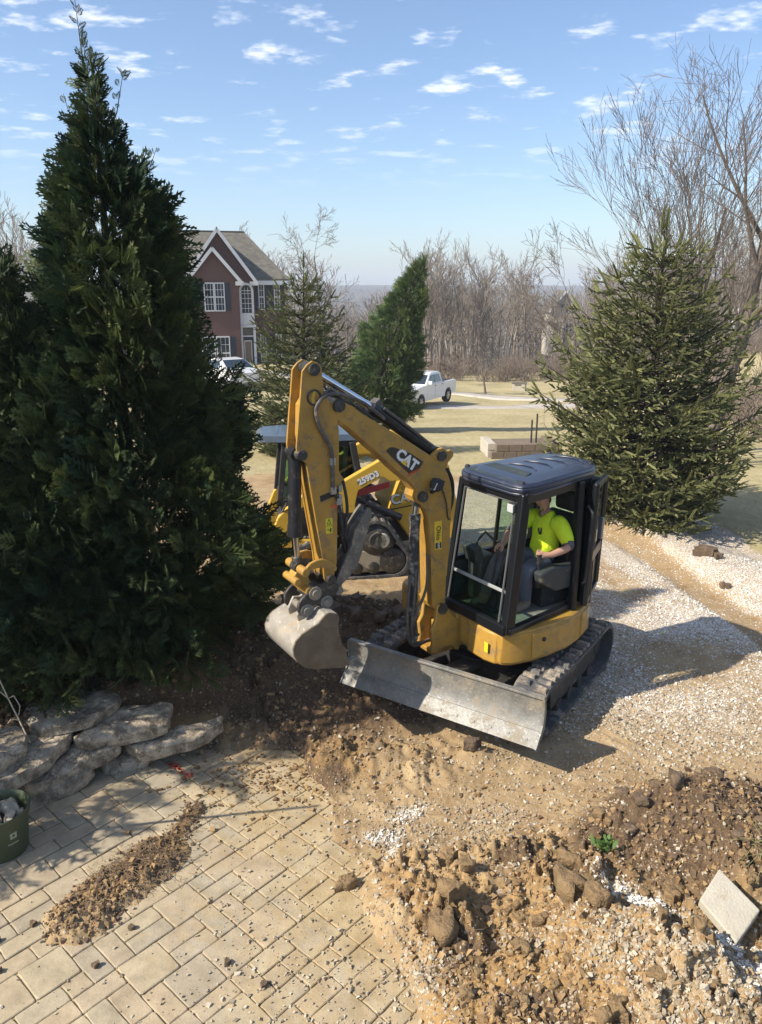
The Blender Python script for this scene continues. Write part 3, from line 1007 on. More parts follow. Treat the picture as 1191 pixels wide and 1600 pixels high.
WA = math.atan2(WALL_D[1], WALL_D[0])
wall = empty('stone_wall', (WALL_A[0], WALL_A[1], 0), 'low dry-laid wall of thick grey stone slabs beside the terrace', 'stone wall')
slabs = [  # thickness and top outline of every slab, from the topmost down
(0.11, [(-3.065, 5.849, 0.526), (-3.028, 5.94, 0.534), (-2.963, 6.054, 0.544), (-2.843, 6.093, 0.547), (-2.729, 6.136, 0.551), (-2.684, 6.186, 0.555), (-2.549, 6.178, 0.554), (-2.389, 6.162, 0.553), (-2.298, 6.103, 0.548), (-2.289, 6.025, 0.542), (-2.317, 5.94, 0.534), (-2.383, 5.84, 0.526), (-2.442, 5.76, 0.518), (-2.566, 5.699, 0.513), (-2.676, 5.665, 0.509), (-2.817, 5.618, 0.505), (-2.893, 5.648, 0.508), (-2.976, 5.716, 0.514)]) ,
(0.12, [(-2.59, 5.687, 0.398), (-2.525, 5.807, 0.41), (-2.366, 6.004, 0.428), (-2.248, 6.108, 0.437), (-2.068, 6.146, 0.44), (-1.867, 6.146, 0.44), (-1.843, 5.986, 0.426), (-1.836, 5.85, 0.414), (-1.93, 5.789, 0.408), (-2.064, 5.746, 0.404), (-2.192, 5.687, 0.398), (-2.329, 5.662, 0.396), (-2.453, 5.605, 0.39), (-2.551, 5.633, 0.393)]) ,
(0.13, [(-2.228, 5.841, 0.26), (-2.157, 5.882, 0.265), (-1.909, 5.936, 0.272), (-1.703, 6.03, 0.284), (-1.565, 6.1, 0.293), (-1.424, 6.158, 0.3), (-1.418, 6.083, 0.291), (-1.498, 5.953, 0.275), (-1.627, 5.853, 0.262), (-1.794, 5.788, 0.253), (-1.962, 5.72, 0.244), (-2.063, 5.694, 0.24), (-2.156, 5.76, 0.249)]) ,
(0.12, [(-3.492, 5.503, 0.503), (-3.337, 5.667, 0.52), (-3.173, 5.659, 0.519), (-3.063, 5.65, 0.518), (-2.958, 5.617, 0.515), (-2.878, 5.503, 0.503), (-2.839, 5.401, 0.492), (-2.886, 5.31, 0.482), (-2.962, 5.201, 0.469), (-3.135, 5.047, 0.45)]) ,
(0.12, [(-2.956, 5.643, 0.414), (-2.868, 5.716, 0.423), (-2.696, 5.774, 0.43), (-2.605, 5.732, 0.425), (-2.598, 5.628, 0.412), (-2.635, 5.557, 0.403), (-2.674, 5.392, 0.38), (-2.758, 5.271, 0.363), (-2.858, 5.155, 0.346), (-2.919, 5.069, 0.333), (-3.113, 4.87, 0.3), (-3.296, 5.236, 0.358), (-3.076, 5.414, 0.383), (-2.986, 5.565, 0.404)]) ,
(0.13, [(-2.931, 5.324, 0.19), (-2.852, 5.448, 0.223), (-2.753, 5.598, 0.261), (-2.647, 5.749, 0.297), (-2.448, 5.807, 0.31), (-2.223, 5.807, 0.31), (-2.218, 5.735, 0.294), (-2.289, 5.652, 0.274), (-2.393, 5.591, 0.259), (-2.502, 5.493, 0.234), (-2.622, 5.392, 0.208), (-2.739, 5.318, 0.188), (-2.865, 5.288, 0.18)]) ,
(0.12, [(-2.893, 5.36, 0.092), (-2.798, 5.411, 0.11), (-2.657, 5.526, 0.15), (-2.553, 5.611, 0.178), (-2.431, 5.648, 0.19), (-2.402, 5.592, 0.172), (-2.441, 5.515, 0.146), (-2.541, 5.422, 0.114), (-2.665, 5.333, 0.082), (-2.791, 5.257, 0.054), (-2.838, 5.247, 0.05)]) ,
(0.14, [(-2.47, 5.809, 0.107), (-2.406, 5.871, 0.129), (-2.283, 5.928, 0.15), (-2.082, 5.915, 0.145), (-1.975, 5.89, 0.136), (-2.027, 5.809, 0.107), (-2.204, 5.749, 0.084), (-2.358, 5.714, 0.07)]) ,
(0.14, [(-3.236, 5.245, 0.117), (-3.206, 5.295, 0.14), (-3.073, 5.345, 0.163), (-2.956, 5.361, 0.17), (-2.899, 5.27, 0.128), (-2.925, 5.231, 0.11), (-3.144, 5.15, 0.07)]) ,
]


def outline_slab(name, th, top, seed, mat, parent):
    P = np.array(top)
    # densify the outline and roughen it
    Q = []
    for i in range(len(P)):
        a_, b_ = P[i], P[(i + 1) % len(P)]
        k = max(1, int(np.linalg.norm(b_ - a_) / .045))
        for j in range(k): Q.append(a_ + (b_ - a_) * j / k)
    Q = np.array(Q)
    n = len(Q)
    c = Q.mean(0)
    rings = []
    for (s_, dz) in ((.90, -th), (.985, -th * .82), (1.0, -th * .45), (.99, -th * .16), (.95, 0.0), (.80, .006), (.55, .008), (.28, .008)):
        rr_ = c + (Q - c) * s_
        rr_[:, 2] = (c[2] + (Q[:, 2] - c[2]) * s_) + dz
        rings.append(rr_)
    V_ = np.vstack(rings + [c[None] + np.array([[0, 0, .008]])])
    nz = fbm(V_[:, 0] * 9 + seed, V_[:, 1] * 9 + V_[:, 2] * 11, 4, seed)
    lay = fbm(V_[:, 0] * 3 + seed, V_[:, 2] * 60, 2, seed + 9)          # bedding layers on the broken edges
    d = V_ - c; d[:, 2] = 0
    d = d / (np.linalg.norm(d, axis=1)[:, None] + 1e-6)
    edge = np.concatenate([np.full(n, 1.0)] * 5 + [np.full(n, .0)] * 3 + [np.zeros(1)])
    V_ = V_ + d * ((nz * .020 + lay * .016) * edge)[:, None]
    V_[:, 2] += nz * .032 * np.concatenate([np.full(4 * n, .3), np.full(4 * n + 1, 1.0)])
    F_ = []
    for k in range(7):
        for i in range(n):
            j = (i + 1) % n
            F_.append((k * n + i, k * n + j, (k + 1) * n + j, (k + 1) * n + i))
    for i in range(n): F_.append((7 * n + i, 7 * n + (i + 1) % n, 8 * n))
    off = np.array(wloc(parent))
    me = bpy.data.meshes.new(name)
    me.from_pydata([tuple(v) for v in V_ - off], [], F_)
    import bmesh
    bm = bmesh.new(); bm.from_mesh(me); bmesh.ops.recalc_face_normals(bm, faces=bm.faces); bm.to_mesh(me); bm.free()
    me.materials.append(mat)
    me.polygons.foreach_set('use_smooth', [True] * len(me.polygons))
    me.set_sharp_from_angle(angle=R(38))
    return link(name, me, parent)


for k, (th, top) in enumerate(slabs):
    outline_slab('stone', th, top, 40 + k, M['slabstone'], wall)
for k, (a0, a1, d0, z0, z1, dep) in enumerate(((-1.3, -.7, .14, .40, .52, .4), (-1.4, -.6, .08, .26, .40, .4), (-1.3, -.45, .04, .12, .26, .4), (-1.35, -.40, .0, -.02, .12, .4), (.1, .9, .30, .02, .40, .25), (.9, 1.5, .34, .0, .27, .25), (-.7, .1, .32, .02, .42, .25))):
    mid = WALL_A + WALL_D * (a0 + a1) / 2 + WALL_N * (d0 + dep / 2)
    rock('stone', (mid[0], mid[1], (z0 + z1) / 2), (a1 - a0, dep, z1 - z0), WA, 60 + k, M['slabstone'], wall, n=26, rough=.14)
# rubble lying where the wall meets the pavers
M['rubble'] = surf('rubble_stone', (0.33, 0.295, 0.235), 0.9, 0, 0.25, 9, (0.2, 0.16, 0.11), 0.35, 9, 0.5, 60, rand=.12)
spots = [(.92, -.06, .13), (1.02, .02, .10), (.86, .06, .09), (1.10, -.05, .08), (.98, .12, .11), (1.17, .06, .085), (.80, -.05, .07), (.50, -.06, .055), (.56, -.04, .04), (1.25, -.02, .07), (.43, -.08, .04), (1.30, .06, .06)]
for k, (a, d_, s_) in enumerate(spots):
    c = WALL_A + WALL_D * a + WALL_N * d_
    rock('rubble_stone', (c[0], c[1], s_ * .30), (s_, s_ * rnd.uniform(.7, 1), s_ * rnd.uniform(.55, .8)), rnd.uniform(0, 3), 70 + k, M['rubble'], None, n=11, rough=.5,
         label='small pale rubble stone lying on pavers at foot of stone wall', category='stone', group='rubble stones at the foot of the stone wall')

# ------------------------------------------------------------------ green plastic pot with rubble in it
PX, PY = -2.80, 4.79
M['pot'] = surf('green_pot_plastic', (0.052, 0.068, 0.034), 0.5, 0, 0.08, 4, (0.16, 0.14, 0.10), 0.12, 8)
pot = empty('plant_pot', (PX, PY, 0), 'dark green plastic tub filled with broken stone, cut by frame edge', 'pot')
mb = MB(); mb.lathe((PX, PY, 0), [(0, .004), (.165, .004), (.172, .02), (.196, .26), (.198, .30), (.212, .305), (.216, .345), (.222, .36), (.214, .366), (.204, .35), (.190, .30), (.17, .10), (0, .10)], 40)
mb.build('tub', M['pot'], pot, smooth=True)
mb = MB(); mb.lathe((PX, PY, 0), [(0, .255), (.10, .265), (.188, .25)], 16)
mb.build('soil_fill', surf('pot_soil', (0.09, 0.06, 0.04), 0.95, 0, .3, 20, bump=.8, bscale=50), pot, smooth=True)
lg = MB()
ra = R(-38)
def on_pot(a, z): r_ = .196 - (.26 - z) * .10 + .003; return np.array([PX + r_ * math.cos(a), PY + r_ * math.sin(a), z])
for (da, z, w, h) in ((0, .215, .05, .05), (-.02, .15, .085, .010)):
    for k in range(6):
        a0, a1 = ra + da - w / .2 / 2 + w / .2 * k / 6, ra + da - w / .2 / 2 + w / .2 * (k + 1) / 6
        if h > .03 and k in (2, 3): 
            segs = [(z - h / 2, z - h / 6), (z + h / 4, z + h / 2)]
        else: segs = [(z - h / 2, z + h / 2)]
        for (b0, b1) in segs:
            lg.add([tuple(on_pot(a0, b0)), tuple(on_pot(a1, b0)), tuple(on_pot(a1, b1)), tuple(on_pot(a0, b1))], [(0, 1, 2, 3)])
lg.build('printed_label', surf('pot_print', (0.30, 0.33, 0.24), .6, 0, .1), pot)
M['potstone'] = surf('tan_broken_stone', (0.36, 0.31, 0.23), 0.85, 0, 0.2, 15, (0.3, 0.24, 0.16), 0.3, 12, 0.4, 60, rand=.1)
for k, (dx, dy, dz, s_) in enumerate(((.06, .05, .31, .12), (.10, -.04, .30, .10), (-.02, -.05, .31, .13), (.02, .11, .29, .10), (-.08, .03, .31, .11), (.13, .04, .29, .07), (-.04, .12, .29, .09), (.05, -.12, .29, .08))):
    rock('broken_stone', (PX + dx, PY + dy, dz), (s_, s_ * .75, s_ * .6), k * 1.3, 90 + k, M['potstone'], None, n=9, rough=.35, tilt=(.4 * math.sin(k), .5 * math.cos(k * 2)),
         label='tan broken stone piled inside the green plastic tub', category='stone', group='broken stones in the green tub')
# the tall stake standing in the tub; its shadow falls across the pavers
mb = MB(); mb.tube([(PX - .06, PY + .06, .2), (-2.83, 4.60, 1.2), (-2.80, 4.36, 2.15)], .014, 8)
mb.build('garden_stake', surf('stake_wood', (0.30, 0.22, 0.13), .8, 0, .2, 12), None, smooth=True, label='tall thin wooden stake standing in the green plastic tub', cat='stake')
# ------------------------------------------------------------------ mini excavator
EX, EY = 1.2, 7.5
exc = empty('mini_excavator', (EX, EY, 0), 'yellow mini excavator with black cab, blade lowered and bucket curled under', 'excavator')
U = Frame(EX, EY, 236.0)      # crawler frame
B = Frame(EX, EY, 214.0)      # slewed house and cab
A = Frame(0.517, 6.923, 212.0)  # boom plane

# --- crawler tracks
zi, ri = 0.285, 0.245
fa, fb = 0.80, -0.74
plen = []


def track_path(n_arc=14):
    pts = []
    for k in range(n_arc + 1):
        a = -math.pi / 2 + math.pi * k / n_arc
        pts.append((fa + ri * math.cos(a), zi + ri * math.sin(a)))
    for k in range(1, 6):
        s_ = k / 6
        pts.append((fa + (fb - fa) * s_, zi + ri - 0.018 * math.sin(math.pi * s_)))
    for k in range(n_arc + 1):
        a = math.pi / 2 + math.pi * k / n_arc
        pts.append((fb + ri * math.cos(a), zi + ri * math.sin(a)))
    for k in range(1, 6):
        s_ = k / 6
        pts.append((fb + (fa - fb) * s_, zi - ri))
    return np.array(pts)


TP = track_path()
TC = np.vstack([TP, TP[:1]])
seglen = np.hypot(*np.diff(TC, axis=0).T)
cum = np.concatenate([[0], np.cumsum(seglen)])


def lug_mesh(w):
    b = MB()
    # block lying along the f axis of its own little frame; swept across the belt with a bent edge
    b.hexa([(-.036, -w / 2, -.004), (.036, -w / 2, -.004), (.052, w / 2, -.004), (-.020, w / 2, -.004)], [(-.020, -w / 2 + .006, .030), (.020, -w / 2 + .006, .030), (.036, w / 2 - .010, .030), (-.004, w / 2 - .010, .030)])
    return b


for side in (1, -1):
    l0 = side * 0.82
    W = 0.33
    b = MB(U)
    n = len(TP)
    cen = TP.mean(0)
    nrm = []
    for i in range(n):
        d = TP[(i + 1) % n] - TP[i - 1]
        d = d / np.linalg.norm(d)
        nrm.append(np.array([d[1], -d[0]]))
    pts, fs = [], []
    for i in range(n):
        for th, ll in ((0, -W / 2), (0, W / 2), (-.04, W / 2), (-.04, -W / 2)):
            q = TP[i] + nrm[i] * th
            pts.append((q[0], l0 + ll, q[1]))
    for i in range(n):
        j = (i + 1) % n
        for k in range(4):
            k2 = (k + 1) % 4
            fs.append((i * 4 + k, i * 4 + k2, j * 4 + k2, j * 4 + k))
    b.add(pts, fs)
    trk = b.build('track', M['rubber'], exc, smooth=True)
    # lugs, two per pitch, set left and right of the centre groove
    nl = 42
    base = {}
    for hs in (1, -1):
        me_ = None
        for k in range(nl):
            s_ = (k + (0.5 if hs < 0 else 0.0)) / nl * cum[-1]
            i = int(np.searchsorted(cum, s_, side='right') - 1) % n
            tt = (s_ - cum[i]) / seglen[i]
            q = TP[i] + (TC[i + 1] - TP[i]) * tt
            nn = nrm[i] * (1 - tt) + nrm[(i + 1) % n] * tt
            nn = nn / np.linalg.norm(nn)
            tg = np.array([-nn[1], nn[0]])
            pos = U(q[0], l0 + hs * 0.085, q[1]) - np.array(wloc(exc))
            ex_ = U.f * tg[0] + U.z * tg[1]
            ez_ = U.f * nn[0] + U.z * nn[1]
            ey_ = np.cross(ez_, ex_)
            if hs < 0: ex_, ey_ = -ex_, -ey_
            if me_ is None:
                lb = lug_mesh(0.135)
                ob = lb.build('lug', M['rubber_lug'], None, bevel=0.006, seg=1)
                me_ = ob.data
                ob.parent = trk
            else:
                ob = link('lug', me_, trk)
            mw = Matrix(((ex_[0], ey_[0], ez_[0], pos[0]), (ex_[1], ey_[1], ez_[1], pos[1]), (ex_[2], ey_[2], ez_[2], pos[2]), (0, 0, 0, 1)))
            ob.matrix_local = mw
    # running gear
    b = MB(U); b.side([(.62, .16), (.66, .40), (-.55, .40), (-.60, .16)], l0 - .09, l0 + .09)
    b.build('track_frame', M['dark_steel'], exc, bevel=.01)
    for kind, f_, r_ in (('idler_wheel', fa, .20), ('drive_sprocket', fb, .195)):
        b = MB(U); b.lathe((f_, l0, zi), [(0, -.07), (r_ * .5, -.07), (r_ * .55, -.05), (r_, -.045), (r_, .045), (r_ * .55, .05), (r_ * .5, .07), (0, .07)], 24, 'l')
        b.build(kind, M['dark_steel'], exc, smooth=True)
    for f_ in (-.42, -.14, .14, .42):
        b = MB(U); b.lathe((f_, l0, .125), [(0, -.10), (.065, -.10), (.07, -.04), (.045, -.03), (.045, .03), (.07, .04), (.065, .10), (0, .10)], 16, 'l')
        b.build('track_roller', M['dark_steel'], exc, smooth=True)

# --- lower frame, slew ring
b = MB(U)
b.plan([(.55, -.40), (.62, 0), (.55, .40), (-.55, .40), (-.55, -.40)], .22, .46)
b.box((.35, .55, .32), (.22, .36, .16)); b.box((-.40, .55, .32), (.22, .36, .16)); b.box((.35, -.55, .32), (.22, .36, .16)); b.box((-.40, -.55, .32), (.22, .36, .16))
b.build('lower_frame', M['black_dull'], exc, bevel=.015)
b = MB(U); b.lathe((0, 0, .46), [(.50, 0), (.50, .05), (.46, .06), (.46, .16), (0, .16)], 40)
b.build('slew_ring', M['dark_steel'], exc, smooth=True)

# --- dozer blade
BL, BR_ = -0.90, 1.13
prof = [(1.372, .700), (1.362, .63), (1.366, .55), (1.386, .47), (1.42, .415)]
b = MB(U)
front = [(f, z) for f, z in prof]
back = [(f - .028, z) for f, z in prof][::-1]
b.side(front + back, BL, BR_)
b.box((1.360, (BL + BR_) / 2, .707), (.055, BR_ - BL, .022))
for l_ in (-.45, .0, .48):
    b.side([(1.36, .60), (1.26, .40), (1.38, .40)], l_ - .012, l_ + .012)
blade = b.build('dozer_blade', M['steel'], exc, bevel=.004, smooth=True)
b = MB(U)
b.side([(1.425, .42), (1.455, .39), (1.52, .305), (1.505, .295), (1.42, .375), (1.40, .41)], BL - .005, BR_ + .005)
ce = b.build('cutting_edge', M['steel'], blade, bevel=.003)
for k in range(12):
    l_ = BL + .10 + (BR_ - BL - .2) * k / 11
    b = MB(U)
    c0 = np.array([1.482, l_, .352]); nrm_ = np.array([.72, 0, .69])
    b.cyl(tuple(c0 - nrm_ * .01), tuple(c0 + nrm_ * .007), .012, 8)
    b.build('bolt_head', M['steel'], blade, smooth=True)
for l_ in (BL, BR_):
    b = MB(U); b.side([(1.40, .707), (1.39, .63), (1.39, .55), (1.405, .47), (1.44, .415), (1.535, .31), (1.49, .295), (1.36, .43), (1.345, .58), (1.37, .70)], l_ - .006, l_ + .012)
    b.build('side_plate', M['steel'], blade, bevel=.003)
for l_ in (-.33, .52):
    b = MB(U); b.bar((.55, l_ * .9, .33), (1.38, l_, .46), .09, .13)
    b.build('push_arm', M['dark_steel'], blade, bevel=.01)
b = MB(U); b.bar((.60, .08, .42), (1.16, .10, .56), .20, .05); b.bar((.60, .08, .33), (1.36, .10, .46), .05, .05)
b.build('cylinder_guard', M['dark_steel'], blade, bevel=.008)

# --- revolving house
def arc(r, a0, a1, n): return [(r * math.cos(R(a0 + (a1 - a0) * k / n)), r * math.sin(R(a0 + (a1 - a0) * k / n))) for k in range(n + 1)]


left_side = [(.655, .30), (.665, .62), (.645, .80), (.56, .86), (.36, .905), (.10, .915), (-.15, .895), (-.38, .83), (-.60, .73), (-.80, .56), (-.92, .34), (-.97, 0)]
right_side = [(f, -l * .98) for f, l in left_side[::-1][1:]]
outline = left_side + right_side
b = MB(B)
inset = lambda s_: [(f * s_, l * s_) for f, l in outline]
b.plan(inset(.94), .60, .645, outline); b.plan(outline, .645, .93); b.plan(outline, .93, .955, inset(.985))
house_body = b.build('house_body', M['yellow'], exc, bevel=.012, smooth=True)
# cover panels standing proud of the skirt
def skirt_panel(name, idx0, idx1, z0, z1, mat, t_=.012, push=1.010):
    b = MB(B)
    lo_, hi_ = [], []
    seg_ = left_side[idx0:idx1 + 1]
    outp = [(f * (1 + t_), l * (1 + t_)) for f, l in seg_]
    inp = [(f * .985, l * .985) for f, l in seg_][::-1]
    b.plan(outp + inp, z0, z1)
    return b.build(name, mat, house_body, bevel=.006, smooth=True)
skirt_panel('side_door', 4, 6, .665, .915, M['yellow'])
skirt_panel('rear_panel', 7, 9, .665, .915, M['yellow'])
b = MB(B); b.plan([(.625, .34), (.69, .36), (.70, .62), (.675, .74), (.60, .80), (.55, .6)], .62, .93, [(.62, .34), (.665, .37), (.672, .62), (.65, .74), (.60, .80), (.55, .6)])
b.build('front_cover', M['yellow'], house_body, bevel=.02, smooth=True)
b = MB(B); c0 = (.22, .928, .835); b.cyl((c0[0], c0[1] - .02, c0[2]), (c0[0], c0[1] + .004, c0[2]), .022, 14)
b.build('lock', M['black_dull'], house_body, smooth=True)
b = MB(B); b.box((.702, .655, .775), (.004, .05, .10)); b.build('warning_label', M['warn'], house_body)
# engine hood on the right and behind the cab
hood_o = [(.25, -.84), (-.15, -.88), (-.45, -.79), (-.72, -.62), (-.90, -.36), (-.95, 0), (-.90, .36), (-.72, .60), (-.62, .60), (-.62, -.18), (.25, -.18)]
b = MB(B); b.plan(hood_o, .955, 1.16); b.plan(hood_o, 1.16, 1.22, [(f * .94, l * .94) for f, l in hood_o])
b.build('engine_hood', M['yellow'], exc, bevel=.02, smooth=True)

# --- cab
Zb, Zt = .955, 2.235
FLb, FRb, RLb, RRb = (.635, .85), (.635, -.03), (-.52, .70), (-.52, -.05)
FLt, FRt, RLt, RRt = (.44, .78), (.42, -.07), (-.62, .62), (-.62, -.08)
cab = empty('cab', (0, 0, 0), parent=exc)


def P3(a, z): return (a[0], a[1], z)


def lerp2(a, b_, s_): return (a[0] + (b_[0] - a[0]) * s_, a[1] + (b_[1] - a[1]) * s_)


def post(name, a, c, w, h, z0=Zb, z1=Zt, mat='black'):
    b = MB(B); b.bar(P3(a, z0), P3(c, z1), w, h, up=tuple(B.f) if False else (1, 0, 0))
    return b.build(name, M[mat], cab, bevel=.014)


post('front_pillar', lerp2(FLb, (.58, .80), .5), lerp2(FLt, (.40, .75), .5), .085, .105)
post('front_pillar', FRb, FRt, .06, .08)
post('rear_pillar', RLb, RLt, .13, .14)
post('rear_pillar', RRb, RRt, .08, .10)
# door post behind the opening, with the grab rail
post('door_post', (-.30, .775), (-.38, .70), .07, .07)
# sills and headers
b = MB(B)
b.bar(P3(FLb, Zb + .045), P3(FRb, Zb + .045), .10, .10); b.bar(P3(FLb, Zb + .03), P3(RLb, Zb + .03), .07, .06); b.bar(P3(RLb, Zb + .03), P3(RRb, Zb + .03), .07, .07); b.bar(P3(FRb, Zb + .04), P3(RRb, Zb + .04), .06, .08)
b.build('sill_frame', M['black'], cab, bevel=.012)
b = MB(B)
b.bar(P3(FLt, Zt - .03), P3(FRt, Zt - .03), .08, .09); b.bar(P3(FLt, Zt - .03), P3(RLt, Zt - .03), .08, .10); b.bar(P3(RLt, Zt - .03), P3(RRt, Zt - .03), .08, .10); b.bar(P3(FRt, Zt - .03), P3(RRt, Zt - .03), .07, .09)
b.build('header_frame', M['black'], cab, bevel=.012)
# windscreen: upper sheet, lower sheet, and the light bar between
zm = 1.33
sm = (zm - Zb) / (Zt - Zb)
ml, mr_ = lerp2(FLb, FLt, sm), lerp2(FRb, FRt, sm)


def pane(name, q, mat, th=.006, parent=None):
    """a thin sheet through four points"""
    q = [np.array(k, float) for k in q]
    n_ = np.cross(q[1] - q[0], q[3] - q[0]); n_ = n_ / np.linalg.norm(n_) * th / 2
    b = MB(B); b.hexa([tuple(k - n_) for k in q], [tuple(k + n_) for k in q])
    return b.build(name, M[mat], parent or cab)


pane('lower_windscreen', [P3(lerp2(FLb, FRb, .10), Zb + .10), P3(lerp2(FLb, FRb, .96), Zb + .10), P3(lerp2(ml, mr_, .96), zm - .015), P3(lerp2(ml, mr_, .10), zm - .015)], 'glass_green')
pane('upper_windscreen', [P3(lerp2(ml, mr_, .10), zm + .015), P3(lerp2(ml, mr_, .96), zm + .015), P3(lerp2(FLt, FRt, .96), Zt - .07), P3(lerp2(FLt, FRt, .10), Zt - .07)], 'glass')
b = MB(B); b.bar(P3(lerp2(ml, mr_, .08), zm), P3(lerp2(ml, mr_, .97), zm), .025, .028)
b.build('windscreen_bar', surf('grey_bar', (.42, .43, .42), .4, .3, .1), cab, bevel=.004)
# inner grey seal round the windscreen
b = MB(B)
sl = [P3(lerp2(FLb, FRb, .105), Zb + .10), P3(lerp2(FLt, FRt, .105), Zt - .085), P3(lerp2(FLt, FRt, .945), Zt - .085), P3(lerp2(FLb, FRb, .945), Zb + .10)]
for i in range(3):
    b.tube([(sl[i][0] + .02, sl[i][1], sl[i][2]), (sl[i + 1][0] + .02, sl[i + 1][1], sl[i + 1][2])], .010, 6)
b.build('window_seal', surf('seal_grey', (.09, .09, .09), .5, 0, .1), cab, smooth=True)
# right wall: solid below, two panes above (front one open and clear, rear one green), mullion between
zs = 1.42
b = MB(B); b.hexa([P3(FRb, Zb), P3(RRb, Zb), P3(lerp2(RRb, RRt, .38), zs), P3(lerp2(FRb, FRt, .38), zs)], [(FRb[0], FRb[1] + .02, Zb), (RRb[0], RRb[1] + .02, Zb), (RRb[0], RRb[1] + .02, zs), (FRb[0] - .07, FRb[1] - .01, zs)])
b.build('right_wall', M['interior'], cab)
q0, q1 = lerp2(FRb, FRt, .40), lerp2(RRb, RRt, .40)
pane('side_window', [P3(lerp2(q0, q1, .06), zs + .02), P3(lerp2(q0, q1, .48), zs + .02), P3(lerp2(FRt, RRt, .48), Zt - .08), P3(lerp2(FRt, RRt, .06), Zt - .08)], 'glass')
pane('side_window', [P3(lerp2(q0, q1, .52), zs + .02), P3(lerp2(q0, q1, .94), zs + .02), P3(lerp2(FRt, RRt, .94), Zt - .08), P3(lerp2(FRt, RRt, .52), Zt - .08)], 'glass_green')
b = MB(B); b.bar(P3(lerp2(q0, q1, .5), zs), P3(lerp2(FRt, RRt, .5), Zt - .05), .03, .03); b.bar(P3(q0, zs), P3(q1, zs), .05, .045)
b.build('window_mullion', M['black'], cab)
# rear wall and rear window
b = MB(B); b.hexa([P3(RLb, Zb), P3(RRb, Zb), P3(lerp2(RRb, RRt, .5), 1.55), P3(lerp2(RLb, RLt, .5), 1.55)], [(RLb[0] - .02, RLb[1], Zb), (RRb[0] - .02, RRb[1], Zb), (RRb[0] - .06, RRb[1], 1.55), (RLb[0] - .06, RLb[1], 1.55)])
b.build('rear_wall', M['interior'], cab)
pane('rear_window', [P3(lerp2(lerp2(RLb, RLt, .52), lerp2(RRb, RRt, .52), .1), 1.57), P3(lerp2(lerp2(RLb, RLt, .52), lerp2(RRb, RRt, .52), .9), 1.57), P3(lerp2(RLt, RRt, .9), Zt - .09), P3(lerp2(RLt, RRt, .1), Zt - .09)], 'glass_green')
# quarter panel between door post and rear pillar with its low window
pane('quarter_window', [P3((-.33, .765), Zb + .06), P3((-.47, .715), Zb + .06), P3((-.55, .665), Zt - .09), P3((-.40, .71), Zt - .09)], 'glass_dark')
# roof: crowned shell with raised ribs and a smoked skylight
ro = [(.47, .79), (.51, .69), (.49, .05), (.45, -.08), (.36, -.13), (-.64, -.16), (-.80, -.08), (-.86, .10), (-.86, .40), (-.78, .54), (-.62, .655), (.34, .82)]
ins = lambda s_: [(-.12 + (f + .12) * s_, .33 + (l - .33) * s_) for f, l in ro]
b = MB(B); b.plan(ins(.985), Zt - .02, Zt + .015, ro); b.plan(ro, Zt + .015, Zt + .062); b.plan(ro, Zt + .062, Zt + .095, ins(.955)); b.plan(ins(.955), Zt + .095, Zt + .118, ins(.72))
roof = b.build('roof', M['roof'], cab, bevel=.012, smooth=True, angle=50)
for k, f_ in enumerate((.0, -.21, -.42, -.63)):
    b = MB(B)
    path = [(f_ + .16, .64, Zt + .090), (f_ + .13, .58, Zt + .106), (f_ + .02, .50, Zt + .120), (f_ - .03, .40, Zt + .124), (f_ - .03, .26, Zt + .124), (f_ + .02, .15, Zt + .120), (f_ + .12, .07, Zt + .106), (f_ + .14, .0, Zt + .090)]
    b.tube(path, .007, 6)
    b.build('roof_rib', M['roof'], roof, smooth=True)
b = MB(B); b.hexa([(.46, .70, Zt + .06), (.44, -.02, Zt + .06), (.14, .06, Zt + .06), (.16, .58, Zt + .06)], [(.46, .70, Zt + .100), (.44, -.02, Zt + .100), (.14, .06, Zt + .133), (.16, .58, Zt + .133)])
b.build('skylight', surf('skylight_glass', (.035, .045, .042), .45, 0, .15, 8, DUST, .12, 9, spec=.15), roof, bevel=.004)
for f_, l_ in ((.43, .74), (-.70, .53), (-.72, -.04), (.38, -.07)):
    b = MB(B); b.lathe((f_, l_, Zt + .085), [(0, .03), (.02, .03), (.028, .01), (.03, -.02)], 10); b.box((f_ - .02, l_, Zt + .09), (.05, .022, .02))
    b.build('roof_bracket', M['black_dull'], roof, smooth=True)
# work lamp on the left front pillar
b = MB(B); b.box((.49, .70, 2.11), (.06, .09, .09)); wl = b.build('work_lamp', M['black_dull'], cab, bevel=.015)
b = MB(B); b.box((.523, .70, 2.11), (.01, .075, .075)); b.build('lens', M['lamp'], wl, bevel=.004)
# open door folded back along the rear quarter
D0, D1 = np.array([-.42, .80]), np.array([-.86, .545])
def dpt(s_, z): 
    q = D0 + (D1 - D0) * s_
    lean = (z - Zb) / (Zt - Zb)
    return (q[0] - .10 * lean, q[1] - .04 * lean + .02, z)
b = MB(B)
for (s0, za, s1, zb_) in ((0, Zb + .04, 0, Zt - .03), (1, Zb + .10, .92, Zt - .05)):
    b.bar(dpt(s0, za), dpt(s1, zb_), .05, .06)
b.bar(dpt(0, Zb + .05), dpt(1, Zb + .10), .05, .06); b.bar(dpt(0, Zt - .05), dpt(.92, Zt - .06), .05, .06); b.bar(dpt(0, 1.47), dpt(1, 1.47), .05, .11)
door = b.build('door', M['black'], cab, bevel=.012)
for z0, z1 in ((Zb + .10, 1.42), (1.53, Zt - .08)):
    q = [dpt(.06, z0), dpt(.94, z0 + .03), dpt(.90, z1), dpt(.06, z1)]
    pane('door_glass', q, 'glass_dark', .006, door)
